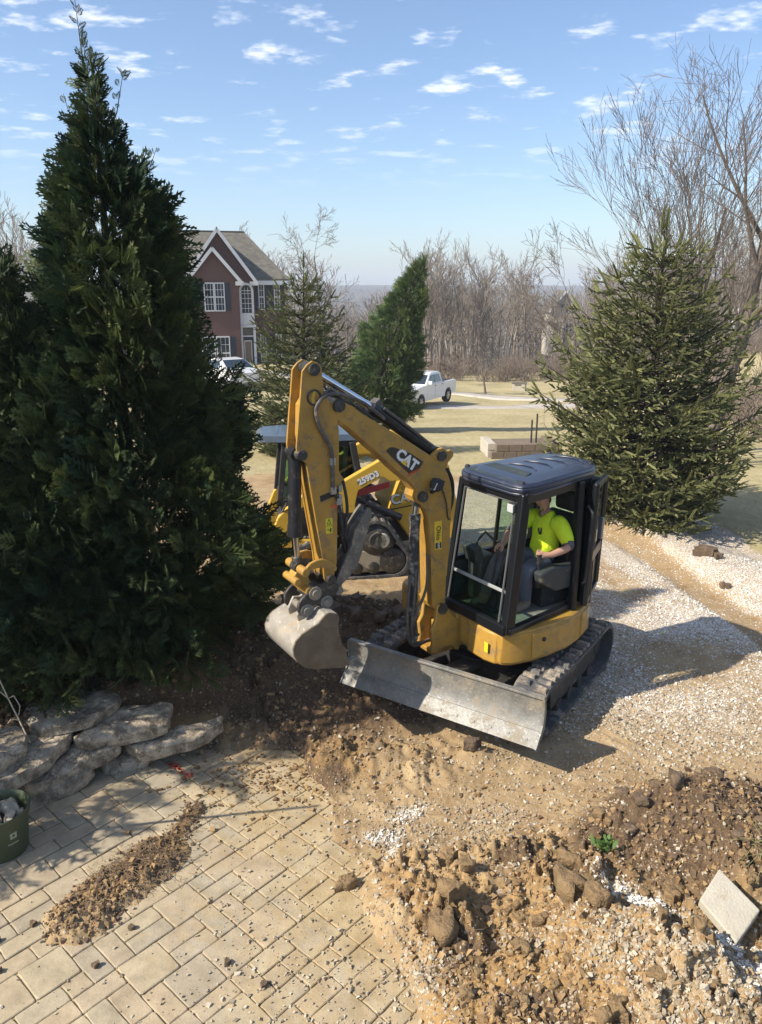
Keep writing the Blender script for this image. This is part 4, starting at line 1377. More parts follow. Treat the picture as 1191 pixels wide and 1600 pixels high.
b = MB(B); b.bar((dpt(.55, 1.60)[0] + .0, dpt(.55, 1.6)[1] + .05, 1.60), (dpt(.55, 1.82)[0], dpt(.55, 1.82)[1] + .05, 1.82), .05, .035)
b.build('door_handle', surf('handle_grey', (.30, .30, .30), .35, .5, .1), door, bevel=.01)
b = MB(B); b.tube([(-.40, .80, 1.22), (-.36, .86, 1.26), (-.40, .86, 1.95), (-.43, .77, 2.0)], .013, 8)
b.build('grab_rail', M['black_dull'], cab, smooth=True)
# floor, seat, consoles, levers
b = MB(B); b.plan([(.58, .80), (.58, .0), (-.5, 0), (-.5, .68)], Zb - .0, Zb + .015); b.build('floor_mat', M['mat'], cab)
b = MB(B); b.plan([(.02, .20), (.06, .64), (-.42, .64), (-.42, .20)], 1.20, 1.31); seat = b.build('seat', M['seat'], cab, bevel=.03, smooth=True)
b = MB(B); b.hexa([(-.36, .19, 1.28), (-.36, .63, 1.28), (-.47, .61, 1.28), (-.47, .21, 1.28)], [(-.44, .22, 1.86), (-.44, .60, 1.86), (-.53, .58, 1.86), (-.53, .24, 1.86)])
b.build('backrest', M['seat'], seat, bevel=.04, smooth=True)
b = MB(B); b.box((-.46, .47, 1.985), (.09, .26, .20)); b.build('headrest', M['seat'], seat, bevel=.05, smooth=True, seg=3)
b = MB(B); b.plan([(-.06, .24), (-.06, .60), (-.40, .60), (-.40, .24)], .97, 1.20); b.build('seat_base', M['black_dull'], seat, bevel=.01)
for l_ in (.685, .12):
    b = MB(B); b.side([(.12, 1.40), (.10, 1.30), (-.10, 1.18), (-.42, 1.18), (-.42, 1.40), (-.06, 1.44)], l_ - .055, l_ + .055)
    b.build('arm_console', M['interior'], cab, bevel=.02)
for l_, f_ in ((.655, .06), (.14, .10)):
    b = MB(B); b.tube([(f_, l_, 1.40), (f_ + .01, l_, 1.48)], .014, 8); b.tube([(f_ + .01, l_, 1.47), (f_ + .0, l_, 1.53), (f_ + .015, l_, 1.575)], [.022, .026, .03], 10)
    b.build('joystick', M['black_dull'], cab, smooth=True)
for l_ in (.34, .44):
    b = MB(B); b.tube([(.40, l_, .97), (.38, l_, 1.2), (.30, l_ - .03, 1.50), (.28, l_ - .03, 1.56)], [.012, .012, .012, .02], 8)
    b.build('travel_lever', M['black_dull'], cab, smooth=True)
    b = MB(B); b.box((.45, l_, 1.02), (.16, .08, .02), tilt=.4); b.build('pedal', M['black_dull'], cab, bevel=.004)
b = MB(B); b.plan([(.40, .0), (.40, .20), (.18, .16), (.18, 0)], 1.0, 1.46); b.box((.42, .10, 1.50), (.10, .19, .17), tilt=-.3)
b.build('monitor_console', M['interior'], cab, bevel=.02)
b = MB(B); b.tube([(.30, .03, 1.44), (.36, .08, 1.60), (.30, .14, 1.70), (.22, .20, 1.60)], .014, 8)
b.build('side_grab_handle', M['interior'], cab, smooth=True)

# --- swing bracket, boom, stick
BR = dict(
    boom=[(1.158, 3.057), (1.146, 3.102), (1.098, 3.135), (1.039, 3.12), (0.967, 3.073), (0.857, 2.99), (0.643, 2.862), (0.378, 2.702), (0.183, 2.577), (0.003, 2.45), (-0.051, 2.36), (-0.083, 2.277), (-0.1, 2.183), (-0.094, 1.918), (-0.087, 1.647), (-0.066, 1.368), (-0.059, 1.073), (-0.014, 1.03), (0.062, 1.048), (0.093, 1.107), (0.11, 1.371), (0.121, 1.685), (0.149, 1.944), (0.179, 2.047), (0.223, 2.102), (0.28, 2.141), (0.302, 2.192), (0.289, 2.249), (0.331, 2.308), (0.373, 2.355), (0.471, 2.437), (0.643, 2.595), (0.834, 2.76), (0.988, 2.894), (1.101, 2.973), (1.142, 3.014)],
    stick=[(1.31, 3.453), (1.265, 3.44), (1.226, 3.394), (1.222, 3.318), (1.208, 3.205), (1.163, 3.119), (1.095, 2.989), (1.079, 2.881), (1.085, 2.526), (1.031, 2.452), (1.081, 2.393), (1.102, 2.239), (1.121, 1.726), (1.151, 1.615), (1.215, 1.54), (1.245, 1.605), (1.259, 1.799), (1.311, 2.132), (1.356, 2.43), (1.385, 2.638), (1.458, 2.688), (1.47, 2.773), (1.441, 3.029), (1.419, 3.204), (1.399, 3.378), (1.356, 3.425)],
    ear=[(0.147, 2.556), (0.057, 2.611), (0.007, 2.617), (-0.045, 2.582), (-0.081, 2.59), (-0.119, 2.556), (-0.105, 2.516), (-0.055, 2.474), (-0.042, 2.415), (0.002, 2.444)],
    curved=[(1.462, 1.737), (1.444, 1.756), (1.397, 1.795), (1.34, 1.81), (1.286, 1.811), (1.231, 1.786), (1.176, 1.75), (1.146, 1.709), (1.159, 1.676), (1.209, 1.698), (1.288, 1.734), (1.363, 1.74), (1.417, 1.716), (1.445, 1.71)],
    blink=[(1.484, 1.703), (1.515, 1.663), (1.522, 1.625), (1.499, 1.603), (1.475, 1.603), (1.427, 1.506), (1.39, 1.527), (1.361, 1.597), (1.388, 1.707), (1.429, 1.743)],
    coupler=[(1.45, 1.519), (1.401, 1.549), (1.334, 1.57), (1.26, 1.589), (1.185, 1.591), (1.136, 1.546), (1.13, 1.497), (1.156, 1.467), (1.2, 1.471), (1.221, 1.374), (1.289, 1.366), (1.35, 1.415), (1.399, 1.391), (1.456, 1.334), (1.504, 1.339), (1.526, 1.385), (1.518, 1.453), (1.487, 1.492)],
    bucket=[(1.34, 1.372), (1.304, 1.377), (1.229, 1.351), (1.211, 1.317), (1.222, 1.256), (1.214, 1.163), (1.187, 1.057), (1.15, 1.002), (1.141, 0.934), (1.117, 0.858), (1.181, 0.833), (1.352, 0.871), (1.463, 0.894), (1.553, 0.937), (1.613, 1.0), (1.646, 1.069), (1.65, 1.133), (1.624, 1.196), (1.57, 1.243), (1.488, 1.278), (1.415, 1.302), (1.378, 1.339)],
    thumb=[(0.826, 2.129), (0.786, 2.169), (0.76, 2.148), (0.754, 2.095), (0.787, 1.989), (0.847, 1.84), (0.854, 1.782), (0.907, 1.655), (0.986, 1.569), (1.064, 1.514), (1.071, 1.449), (1.11, 1.428), (1.154, 1.461), (1.14, 1.53), (1.088, 1.62), (1.003, 1.774), (0.957, 1.86), (0.93, 1.984)],
    bracket=[(0.055, 1.099), (-0.013, 1.104), (-0.068, 1.045), (-0.132, 0.963), (-0.229, 0.873), (-0.224, 0.564), (-0.176, 0.577), (-0.127, 0.638), (-0.01, 0.641), (0.05, 0.588), (0.119, 0.62), (0.099, 0.716), (0.117, 0.855), (0.073, 0.932)])


def pin(mb, s_, z, l0, l1, r=.035, n=14): mb.cyl((s_, l0, z), (s_, l1, z), r, n)


b = MB(A)
for l0 in (-.13, .085): b.side(BR['bracket'], l0, l0 + .045)
b.box((-.12, 0, .72), (.20, .20, .30)); b.box((-.02, 0, .60), (.22, .20, .05)); b.box((-.24, 0, .78), (.12, .26, .34))
br = b.build('swing_bracket', M['yellow'], exc, bevel=.010, smooth=True)
b = MB(A); pin(b, .0, 1.055, -.155, .155, .05); b.build('pin', M['dark_steel'], br, smooth=True)
b = MB(A); b.side(BR['boom'], -.095, .095)
boom = b.build('boom', M['yellow'], exc, bevel=.006)
b = MB(A)
for l0 in (-.095, .060): b.side(BR['ear'], l0, l0 + .035)
b.build('cylinder_lug', M['yellow'], boom, bevel=.006)
for s_, z, l_, r_ in ((.027, 2.545, .12, .048), (.232, 2.194, .125, .05), (1.081, 3.082, .125, .052)):
    b = MB(A); pin(b, s_, z, -l_, l_, r_); b.build('pin', M['dark_steel'], boom, smooth=True)
# welded edges: thin strips along the top of the boom plates
b = MB(A)
for l_ in (.088, -.088):
    b.tube([(q[0], l_, q[1]) for q in BR['boom'][4:16]], .008, 6)
b.build('weld_seam', M['yellow'], boom, smooth=True)
b = MB(A)
for l0 in (-.10, .078): b.side(BR['stick'], l0, l0 + .022)
core = [(1.23, 3.33), (1.20, 3.16), (1.10, 2.95), (1.10, 2.40), (1.13, 1.72), (1.17, 1.62), (1.235, 1.62), (1.25, 1.80), (1.30, 2.13), (1.345, 2.43), (1.365, 2.62), (1.40, 2.85), (1.385, 3.1)]
b.side(core, -.079, .079)
stick = b.build('stick', M['yellow'], exc, bevel=.004)
for s_, z, l_, r_ in ((1.301, 3.385, .125, .048), (1.429, 2.711, .125, .045), (1.195, 1.60, .15, .04)):
    b = MB(A); pin(b, s_, z, -l_, l_, r_); b.build('pin', M['dark_steel'], stick, smooth=True)
# slot with the curved retainer in the stick head
b = MB(A); b.lathe((1.302, .101, 3.165), [(.066, -.004), (.066, .006), (.05, .006), (.05, -.004)], 20, 'l'); b.build('slot_ring', M['dark_steel'], stick, smooth=True)
b = MB(A); b.side([(1.285, 3.215), (1.31, 3.215), (1.33, 3.16), (1.318, 3.105), (1.29, 3.105), (1.302, 3.16)], .100, .106); b.build('slot', M['yellow2'], stick)
# cylinders
def hyd(name, p_base, p_mid, p_end, r_b, r_r, lo_mat='barrel', l=0.0, gland=True):
    b = MB(A); b.tube([(p_base[0], l, p_base[1]), (p_mid[0], l, p_mid[1])], r_b, 20)
    d = np.array(p_mid) - np.array(p_base); d = d / np.linalg.norm(d)
    e = np.array(p_mid)
    b.tube([(e[0] - d[0] * .08, l, e[1] - d[1] * .08), (e[0] + d[0] * .015, l, e[1] + d[1] * .015)], r_b * 1.10, 20)
    b.tube([(p_base[0], l - r_b * .9, p_base[1]), (p_base[0], l + r_b * .9, p_base[1])], r_b * 1.05, 16)
    c = b.build(name, M[lo_mat], exc, smooth=True)
    b = MB(A); b.tube([(p_mid[0], l, p_mid[1]), (p_end[0], l, p_end[1])], r_r, 16)
    b.build('piston_rod', M['chrome'], c, smooth=True)
    b = MB(A); b.tube([(p_end[0], l - r_b * .9, p_end[1]), (p_end[0], l + r_b * .9, p_end[1])], r_b * .95, 16)
    b.tube([(p_end[0] - (p_end[0] - p_mid[0]) * .0, l, p_end[1]), (p_end[0] + (p_mid[0] - p_end[0]) / np.hypot(p_mid[0] - p_end[0], p_mid[1] - p_end[1]) * .09, l, p_end[1] + (p_mid[1] - p_end[1]) / np.hypot(p_mid[0] - p_end[0], p_mid[1] - p_end[1]) * .09)], r_b * .8, 14)
    b.build('rod_eye', M['dark_steel'], c, smooth=True)
    return c
sc_ = hyd('stick_cylinder', (.040, 2.56), (.70, 3.025), (1.301, 3.385), .058, .032)
b = MB(A); b.tube([(.10, .05, 2.64), (.30, .062, 2.79), (.62, .062, 3.02)], .014, 8); b.tube([(.12, -.05, 2.66), (.62, -.062, 3.02)], .014, 8); b.box((.66, .0, 3.065), (.06, .10, .05), tilt=-.6)
b.build('supply_pipe', M['hose'], sc_, smooth=True)
hyd('bucket_cylinder', (1.440, 2.705), (1.465, 2.02), (1.447, 1.73), .055, .030)
hyd('boom_cylinder', (.285, .80), (.262, 2.00), (.240, 2.185), .048, .032, 'barrel_dirty', 0.03)
# bucket linkage and coupler
b = MB(A)
for l0 in (-.155, .125): b.side(BR['curved'], l0, l0 + .030)
b.build('curved_link', M['yellow'], exc, bevel=.006, smooth=True)
b = MB(A); b.side(BR['blink'], -.055, .055); pin(b, 1.449, 1.725, -.17, .17, .038); pin(b, 1.503, 1.632, -.12, .12, .034); pin(b, 1.41, 1.54, -.14, .14, .036)
b.build('bucket_link', M['yellow'], exc, bevel=.008, smooth=True)
b = MB(A)
for l0 in (-.15, .115): b.side(BR['coupler'], l0, l0 + .035)
b.box((1.33, 0, 1.50), (.16, .23, .08))
cpl = b.build('quick_coupler', M['dark_steel'], exc, bevel=.008, smooth=True)
for s_, z in ((1.36, 1.515), (1.255, 1.415), (1.445, 1.375)):
    b = MB(A); pin(b, s_, z, -.175, .175, .034); pin(b, s_, z, .150, .158, .060); pin(b, s_, z, -.158, -.150, .060); b.build('pin', M['steel'], cpl, smooth=True)
# bucket
bk = BR['bucket']
b = MB(A)
shell = [bk[2], bk[1], bk[0]] + [bk[i] for i in range(21, 9, -1)] + [bk[9]]
sh = np.array(shell)
cen_ = np.array([1.40, 1.08])
inn = sh + (cen_ - sh) / np.linalg.norm(cen_ - sh, axis=1)[:, None] * .022
pts, fs = [], []
for i in range(len(sh)):
    for q, l_ in ((sh[i], -.285), (sh[i], .285), (inn[i], .285), (inn[i], -.285)):
        pts.append((q[0], l_, q[1]))
for i in range(len(sh) - 1):
    for k in range(4):
        fs.append((i * 4 + k, i * 4 + (k + 1) % 4, (i + 1) * 4 + (k + 1) % 4, (i + 1) * 4 + k))
fs.append((0, 1, 2, 3)); fs.append(tuple((len(sh) - 1) * 4 + k for k in (3, 2, 1, 0)))
b.add(pts, fs)
bucket = b.build('bucket', M['bucket'], exc, smooth=True, angle=30)
for l0 in (-.297, .275):
    b = MB(A); b.side(bk, l0, l0 + .022); b.build('side_plate', M['bucket_side'], bucket, bevel=.004)
b = MB(A)
for l0 in (-.10, .075): b.side([(1.30, 1.345), (1.50, 1.255), (1.515, 1.33), (1.46, 1.43), (1.40, 1.42), (1.30, 1.46), (1.235, 1.45), (1.215, 1.37)], l0, l0 + .028)
b.build('hanger_plate', M['bucket'], bucket, bevel=.006)
b = MB(A); b.side([(1.117, .850), (1.20, .825), (1.20, .850), (1.12, .875)], -.29, .29); b.build('lip', M['dark_steel'], bucket)
for l_ in (-.255, -.085, .085, .255):
    b = MB(A); b.hexa([(1.16, l_ - .035, .832), (1.16, l_ + .035, .832), (1.16, l_ + .035, .872), (1.16, l_ - .035, .872)], [(1.025, l_ - .022, .872), (1.025, l_ + .022, .872), (1.025, l_ + .022, .884), (1.025, l_ - .022, .884)])
    b.build('tooth', M['steel'], bucket, bevel=.004)
# thumb
b = MB(A)
for l0 in (-.085, .055): b.side(BR['thumb'], l0, l0 + .032)
b.side([(.80, 2.10), (.78, 2.0), (.86, 1.80), (.92, 1.68), (1.05, 1.52), (1.08, 1.58), (.95, 1.84), (.90, 1.98)], -.054, .054)
th = b.build('hydraulic_thumb', M['thumb'], exc, bevel=.006, smooth=True)
b = MB(A); pin(b, 1.112, 1.475, -.12, .12, .04); b.build('pin', M['steel'], th, smooth=True)
b = MB(A)
for k in range(9):
    s_ = k / 8
    b.box((.775 + .12 * s_, .0, 2.10 - .30 * s_), (.03, .16, .02), tilt=1.2)
b.build('gripping_teeth', M['thumb'], th)
b = MB(A); b.tube([(1.06, 0, 2.30), (1.02, 0, 1.95)], .045, 14); b.tube([(1.02, 0, 1.95), (.96, 0, 1.74)], .025, 12)
b.build('thumb_cylinder', M['barrel'], exc, smooth=True)
# hoses
def hose(path, r=.013, mat='hose', name='hydraulic_hose'):
    # smooth the path a little
    P = np.array(path, float)
    tt = np.linspace(0, len(P) - 1, len(P) * 4)
    i = np.clip(tt.astype(int), 0, len(P) - 2); u = (tt - i)[:, None]
    p0 = P[np.clip(i - 1, 0, None)]; p1 = P[i]; p2 = P[i + 1]; p3 = P[np.clip(i + 2, None, len(P) - 1)]
    Q = .5 * (2 * p1 + (p2 - p0) * u + (2 * p0 - 5 * p1 + 4 * p2 - p3) * u ** 2 + (3 * p1 - p0 - 3 * p2 + p3) * u ** 3)
    b = MB(A); b.tube([tuple(q) for q in Q], r, 8)
    return b.build(name, M[mat], exc, smooth=True)
hz = [(1.084, 3.178), (1.19, 3.18), (1.255, 3.144), (1.297, 3.07), (1.287, 2.982), (1.249, 2.885), (1.181, 2.772), (1.159, 2.69), (1.157, 2.5), (1.153, 2.39)]
hose([(.62, .07, 2.93), (.85, .10, 3.09)] + [(s_, .118, z) for s_, z in hz], .017)
hose([(.70, .03, 2.93), (.90, .04, 3.07), (1.02, .06, 3.12), (1.10, .10, 3.19), (1.17, .11, 3.22), (1.21, .10, 3.18)], .012)
hose([(.62, .0, 2.90), (.80, .02, 3.02), (.98, .03, 3.11), (1.13, .04, 3.19), (1.20, .06, 3.26)], .011)
hose([(1.153, .118, 2.39), (1.12, .12, 2.30), (1.09, .12, 2.20), (1.08, .12, 2.10), (1.05, .10, 1.98)], .012, 'black_dull')
hose([(1.05, .10, 2.45), (1.03, .12, 2.30), (1.02, .11, 2.15), (1.05, .09, 1.95)], .014, 'black_dull')
hose([(.33, .07, 1.45), (.37, .09, 1.20), (.375, .09, 1.0), (.33, .06, .78), (.22, .02, .68), (.05, 0, .70)], .015)
hose([(.27, .08, 1.50), (.31, .10, 1.15), (.33, .10, .95), (.28, .06, .76), (.12, .03, .70)], .014)
hose([(.15, .08, 1.62), (.17, .10, 1.30), (.30, .10, 1.02), (.31, .06, .86), (.18, 0, .78)], .014)
hose([(-.09, -.05, 2.42), (-.17, -.05, 2.30), (-.19, -.05, 2.12), (-.15, -.05, 1.95)], .022, 'black_dull')
hose([(-.09, .03, 2.40), (-.155, .03, 2.27), (-.16, .03, 2.10), (-.12, .03, 1.95)], .018, 'black_dull')
M['zinc'] = surf('zinc_fitting', (.40, .38, .34), .4, .6, .2, 20, DUST, .3, 20)
for s_, z in ((1.153, 2.38), (1.10, 2.28), (1.155, 2.63)):
    b = MB(A); b.box((s_, .115, z), (.05, .035, .06)); b.build('hose_fitting', M['zinc'], exc, bevel=.004)
for z in (2.42, 2.33, 2.24):
    b = MB(A); b.tube([(1.085, .112, z), (1.085, .112, z - .06)], .018, 6); b.build('hose_fitting', M['zinc'], exc, bevel=.004)
# work light on the boom with its lead
b = MB(A); b.lathe((.118, .155, 2.30), [(0, -.05), (.035, -.045), (.06, -.02), (.064, .02), (.05, .035), (0, .035)], 16, 'l'); b.box((.10, .15, 2.305), (.10, .06, .085), tilt=.3); b.tube([(.13, .10, 2.22), (.13, .15, 2.25)], .018, 8)
wl2 = b.build('work_light', M['black_dull'], boom, smooth=True)
b = MB(A); b.box((.150, .165, 2.295), (.012, .055, .07), tilt=.5); b.build('lens', M['lamp'], wl2)
hose([(.05, .12, 2.26), (.0, .108, 2.20), (-.04, .104, 2.08), (-.06, .104, 1.95), (-.085, .10, 1.93)], .006, 'black_dull', 'lamp_lead')
# decals on the near boom plate
NL = .0975
b = MB(A); b.side([(.622, 2.655), (.585, 2.682), (.54, 2.68), (.36, 2.605), (.222, 2.512), (.262, 2.462), (.381, 2.425), (.43, 2.47)], NL - .004, NL)
b.build('brand_decal', M['decal_brown'], boom)
b = MB(A); b.side([(.262, 2.458), (.278, 2.436), (.40, 2.402), (.381, 2.421)], NL - .004, NL); b.build('brand_stripe', M['decal_red'], boom)
th_ = R(-38)
ex = -A.f * math.cos(th_) + A.z * math.sin(th_); ey = A.f * math.sin(th_) * 1.0 + A.z * math.cos(th_)
b = MB(A); lettering(b, 'CAT', .130, A(.402, NL + .002, 2.550), ex, ey, .006, .0015); b.build('brand_lettering', M['white_text'], boom)
b = MB(A); o_ = A(.402, NL + .0036, 2.545)
b.add([tuple(o_ + ex * x + ey * y) for x, y in ((-.045, -.046), (.025, -.046), (-.008, .006))], [(0, 1, 2)], local=False); b.build('brand_triangle', M['decal_yellow'], boom)
b = MB(A); b.side([(.088, 1.93), (.004, 1.93), (-.002, 1.65), (.076, 1.655)], NL - .004, NL); b.build('dealer_decal', M['decal_yellow'], boom)
b = MB(A); b.side([(.072, 1.72), (.006, 1.722), (.002, 1.662), (.070, 1.664)], NL, NL + .001); b.build('dealer_square', M['decal_black'], boom)
b = MB(A); lettering(b, 'Ohio', .068, A(.042, NL + .001, 1.815), -A.z, -A.f, .001, .001); b.build('dealer_lettering', M['decal_black'], boom)
b = MB(A); lettering(b, 'CAT', .030, A(.036, NL + .0025, 1.692), -A.z, -A.f, .001, .0006); b.build('dealer_lettering', M['white_text'], boom)
# caution labels on the stick: triangle over arrow
for z in (2.11, 2.04):
    b = MB(A); b.side([(1.220, z + .032), (1.158, z + .030), (1.158, z - .032), (1.221, z - .032)], .100, .102); b.build('caution_label', M['warn'], stick)
b = MB(A)
for p0_, p1_ in (((1.208, 2.09), (1.172, 2.09)), ((1.172, 2.09), (1.19, 2.135)), ((1.19, 2.135), (1.208, 2.09))): b.tube([(p0_[0], .1025, p0_[1]), (p1_[0], .1025, p1_[1])], .003, 4)
b.tube([(1.21, .1025, 2.045), (1.175, .1025, 2.03)], .003, 4); b.tube([(1.175, .1025, 2.055), (1.175, .1025, 2.02)], .006, 4)
b.build('caution_symbol', M['decal_black'], stick)
b = MB(A); b.side([(1.272, 2.345), (1.10, 2.385), (1.10, 2.335), (1.265, 2.295)], .100, .104); b.build('smeared_patch', M['decal_black'], stick)
b = MB(A); b.side([(1.17, 2.255), (1.105, 2.25), (1.105, 2.225), (1.165, 2.225)], .100, .108); b.build('red_tag', surf('orange_tag', (.55, .12, .05), .5), stick)
# ------------------------------------------------------------------ compact track loader behind
LX, LY = 0.309, 10.393
Lf = Frame(LX, LY, 190.0)
ctl = empty('compact_track_loader', (LX - .9, LY - .0, 0), 'dusty yellow compact track loader parked behind the excavator arm', 'track loader')


def hull(pts):
    pts = sorted(set((round(a, 5), round(b_, 5)) for a, b_ in pts))
    def half(ps):
        h = []
        for q in ps:
            while len(h) >= 2 and (h[-1][0] - h[-2][0]) * (q[1] - h[-2][1]) - (h[-1][1] - h[-2][1]) * (q[0] - h[-2][0]) <= 0: h.pop()
            h.append(q)
        return h
    return half(pts)[:-1] + half(pts[::-1])[:-1]


circ = lambda c, r, n=28: [(c[0] + r * math.cos(2 * math.pi * k / n), c[1] + r * math.sin(2 * math.pi * k / n)) for k in range(n)]
lpath = hull(circ((.40, .57), .30) + circ((.14, .25), .25) + circ((1.48, .26), .26))
lp = np.array(lpath)
for l_out in (0.0, -1.40):
    b = MB(Lf)
    n = len(lp)
    pts, fs = [], []
    cen_ = np.array([.65, .36])
    for i in range(n):
        d = lp[(i + 1) % n] - lp[i - 1]; d = d / np.linalg.norm(d); nn = np.array([d[1], -d[0]])
        for th, ll in ((0, l_out), (0, l_out - .35), (-.045, l_out - .35), (-.045, l_out)):
            q = lp[i] + nn * th
            pts.append((q[0], ll, q[1]))
    for i in range(n):
        j = (i + 1) % n
        for k in range(4): fs.append((i * 4 + k, i * 4 + (k + 1) % 4, j * 4 + (k + 1) % 4, j * 4 + k))
    b.add(pts, fs)
    trk = b.build('track', M['rubber'], ctl, smooth=True)
    lc = np.vstack([lp, lp[:1]]); sl_ = np.hypot(*np.diff(lc, axis=0).T); cu = np.concatenate([[0], np.cumsum(sl_)])
    me_ = None
    for k in range(44):
        s_ = k / 44 * cu[-1]; i = int(np.searchsorted(cu, s_, side='right') - 1) % n
        q = lc[i] + (lc[i + 1] - lc[i]) * ((s_ - cu[i]) / sl_[i])
        d = lc[i + 1] - lc[i]; d = d / np.linalg.norm(d); nn = np.array([d[1], -d[0]])
        pos = Lf(q[0], l_out - .175, q[1]) - np.array(wloc(ctl))
        ex_ = Lf.f * d[0] + Lf.z * d[1]; ez_ = Lf.f * nn[0] + Lf.z * nn[1]; ey_ = np.cross(ez_, ex_)
        if me_ is None:
            lb = MB(); lb.hexa([(-.03, -.17, -.005), (.03, -.17, -.005), (.03, .17, -.005), (-.03, .17, -.005)], [(-.015, -.165, .022), (.015, -.165, .022), (.015, .165, .022), (-.015, .165, .022)])
            ob = lb.build('lug', M['rubber_lug'], None); me_ = ob.data; ob.parent = trk
        else: ob = link('lug', me_, trk)
        ob.matrix_local = Matrix(((ex_[0], ey_[0], ez_[0], pos[0]), (ex_[1], ey_[1], ez_[1], pos[1]), (ex_[2], ey_[2], ez_[2], pos[2]), (0, 0, 0, 1)))
    lm = l_out - .175
    b = MB(Lf); b.side([(.02, .14), (.10, .36), (.30, .40), (.55, .42), (1.30, .36), (1.44, .20), (1.30, .09), (.10, .09)], lm - .13, lm + .13)
    b.build('roller_frame', surf('dusty_beige_frame', (.30, .26, .19), .8, 0, .15, 5, DUST, .5, 6) if l_out == 0 else M['yellow2'], ctl, bevel=.015)
    b = MB(Lf); b.lathe((.36, lm, .57), [(0, .20), (.12, .20), (.13, .17), (.16, .16), (.26, .12), (.27, -.05), (0, -.05)], 24, 'l'); b.build('drive_sprocket', M['dark_steel'], ctl, smooth=True)
    b = MB(Lf); b.lathe((.30, l_out + .005, .57), [(0, .02), (.10, .02), (.115, .0), (.115, -.05)], 20, 'l'); b.build('hub_cap', surf('hub_dust', (.33, .30, .24), .8, 0, .1), ctl, smooth=True)
    for s_, z, r_ in ((.14, .25, .19), (1.48, .26, .20), (.42, .16, .09), (.66, .16, .09), (.90, .16, .09), (1.14, .16, .09)):
        b = MB(Lf); b.lathe((s_, lm, z), [(0, -.15), (r_, -.15), (r_, .15), (r_ * .5, .165), (0, .165)], 18, 'l'); b.build('track_roller', M['dark_steel'], ctl, smooth=True)
# chassis and engine house
b = MB(Lf); b.side([(1.75, .35), (1.70, .75), (1.1, .80), (-.45, .80), (-.45, .45), (1.5, .30)], -1.36, -.36); b.build('chassis', M['black_dull'], ctl, bevel=.02)
b = MB(Lf); b.side([(.17, .84), (.12, 1.01), (-.03, 1.43), (-.16, 1.60), (-.30, 1.66), (-.72, 1.58), (-.86, 1.0), (-.80, .46), (-.15, .51), (.06, .82)], -1.47, -.25)
hood = b.build('engine_house', M['yellow2'], ctl, bevel=.025, smooth=True)
b = MB(Lf); b.side([(.13, .96), (-.5, 1.06), (-.5, 1.045), (.13, .945)], -.252, -.243); b.build('panel_seam', M['black_dull'], hood)
b = MB(Lf)
exl = -Lf.f * math.cos(R(9)) + Lf.z * math.sin(R(9)); eyl = Lf.f * math.sin(R(9)) + Lf.z * math.cos(R(9))
lettering(b, 'CAT', .20, Lf(-.06, -.238, 1.115), exl, eyl, .010, .002); b.build('brand_outline', M['decal_black'], hood)  # printed dark outline behind the white letters
b = MB(Lf); lettering(b, 'CAT', .195, Lf(-.06, -.234, 1.118), exl, eyl, .005, .002); b.build('brand_lettering', M['white_text'], hood)
b = MB(Lf); o_ = Lf(-.06, -.2305, 1.05); b.add([tuple(o_ + exl * x + eyl * y) for x, y in ((-.05, -.01), (.05, -.01), (0, .06))], [(0, 1, 2)], local=False); b.build('brand_triangle', M['decal_yellow'], hood)
b = MB(Lf); b.side([(.01, 1.215), (-.21, 1.25), (-.21, 1.335), (.01, 1.30)], -.250, -.243); b.build('dealer_plate', M['decal_yellow'], hood)
b = MB(Lf); lettering(b, 'Ohio', .075, Lf(-.10, -.241, 1.274), exl, eyl, .001, .001); b.build('dealer_lettering', M['decal_black'], hood)
# lift arms: rear link, long boom, drop to the front
for l0 in (-.20, -1.66):
    b = MB(Lf); b.side([(.82, 1.44), (.256, 1.75), (.193, 1.72), (-.12, 1.86), (-.35, 1.80), (-.55, 1.60), (-.40, 1.50), (-.219, 1.521), (-.11, 1.461), (0, 1.42), (.164, 1.408), (.274, 1.477), (.618, 1.299), (.665, 1.10), (.657, .985), (.80, .97), (1.0, 1.05), (1.30, 1.15), (1.49, 1.03), (1.561, 1.05), (1.53, 1.16), (1.36, 1.28)], l0, l0 + .12)
    arm_ = b.build('lift_arm', M['yellow2'], ctl, bevel=.012)
    b = MB(Lf); b.side([(1.561, .985), (1.53, 1.15), (1.62, 1.08), (1.74, .96), (1.84, .72), (1.93, .42), (1.93, .06), (1.79, .05), (1.745, .29), (1.60, .42), (1.444, .462), (1.261, .49), (1.24, .60), (1.44, .62), (1.62, .74)], l0, l0 + .11)
    b.build('arm_drop', M['yellow2'], ctl, bevel=.012)
    b = MB(Lf); b.tube([(.0, l0 + .06, .86), (.50, l0 + .06, 1.10)], .05, 14); b.tube([(.50, l0 + .06, 1.10), (.90, l0 + .06, 1.28)], .028, 12); b.build('lift_cylinder', M['barrel'], ctl, smooth=True)
    if l0 > -1:
        b = MB(Lf); lettering(b, '259D3', .115, Lf(.475, l0 + .123, 1.472), -Lf.f * math.cos(R(24)) + Lf.z * math.sin(R(24)), Lf.f * math.sin(R(24)) + Lf.z * math.cos(R(24)), .005, .0015); b.build('model_lettering', M['white_text'], arm_)
        b = MB(Lf); b.side([(.63, 1.385), (.33, 1.525), (.35, 1.575), (.645, 1.435)], l0 + .120, l0 + .1215); b.build('model_plate', surf('grey_plate', (.16, .14, .11), .6), arm_)
b = MB(Lf); b.side([(.604, 1.275), (.155, 1.375), (.150, 1.295), (.604, 1.175)], -.235, -.205); b.build('arm_lock_bar', M['red_part'], ctl, bevel=.006)
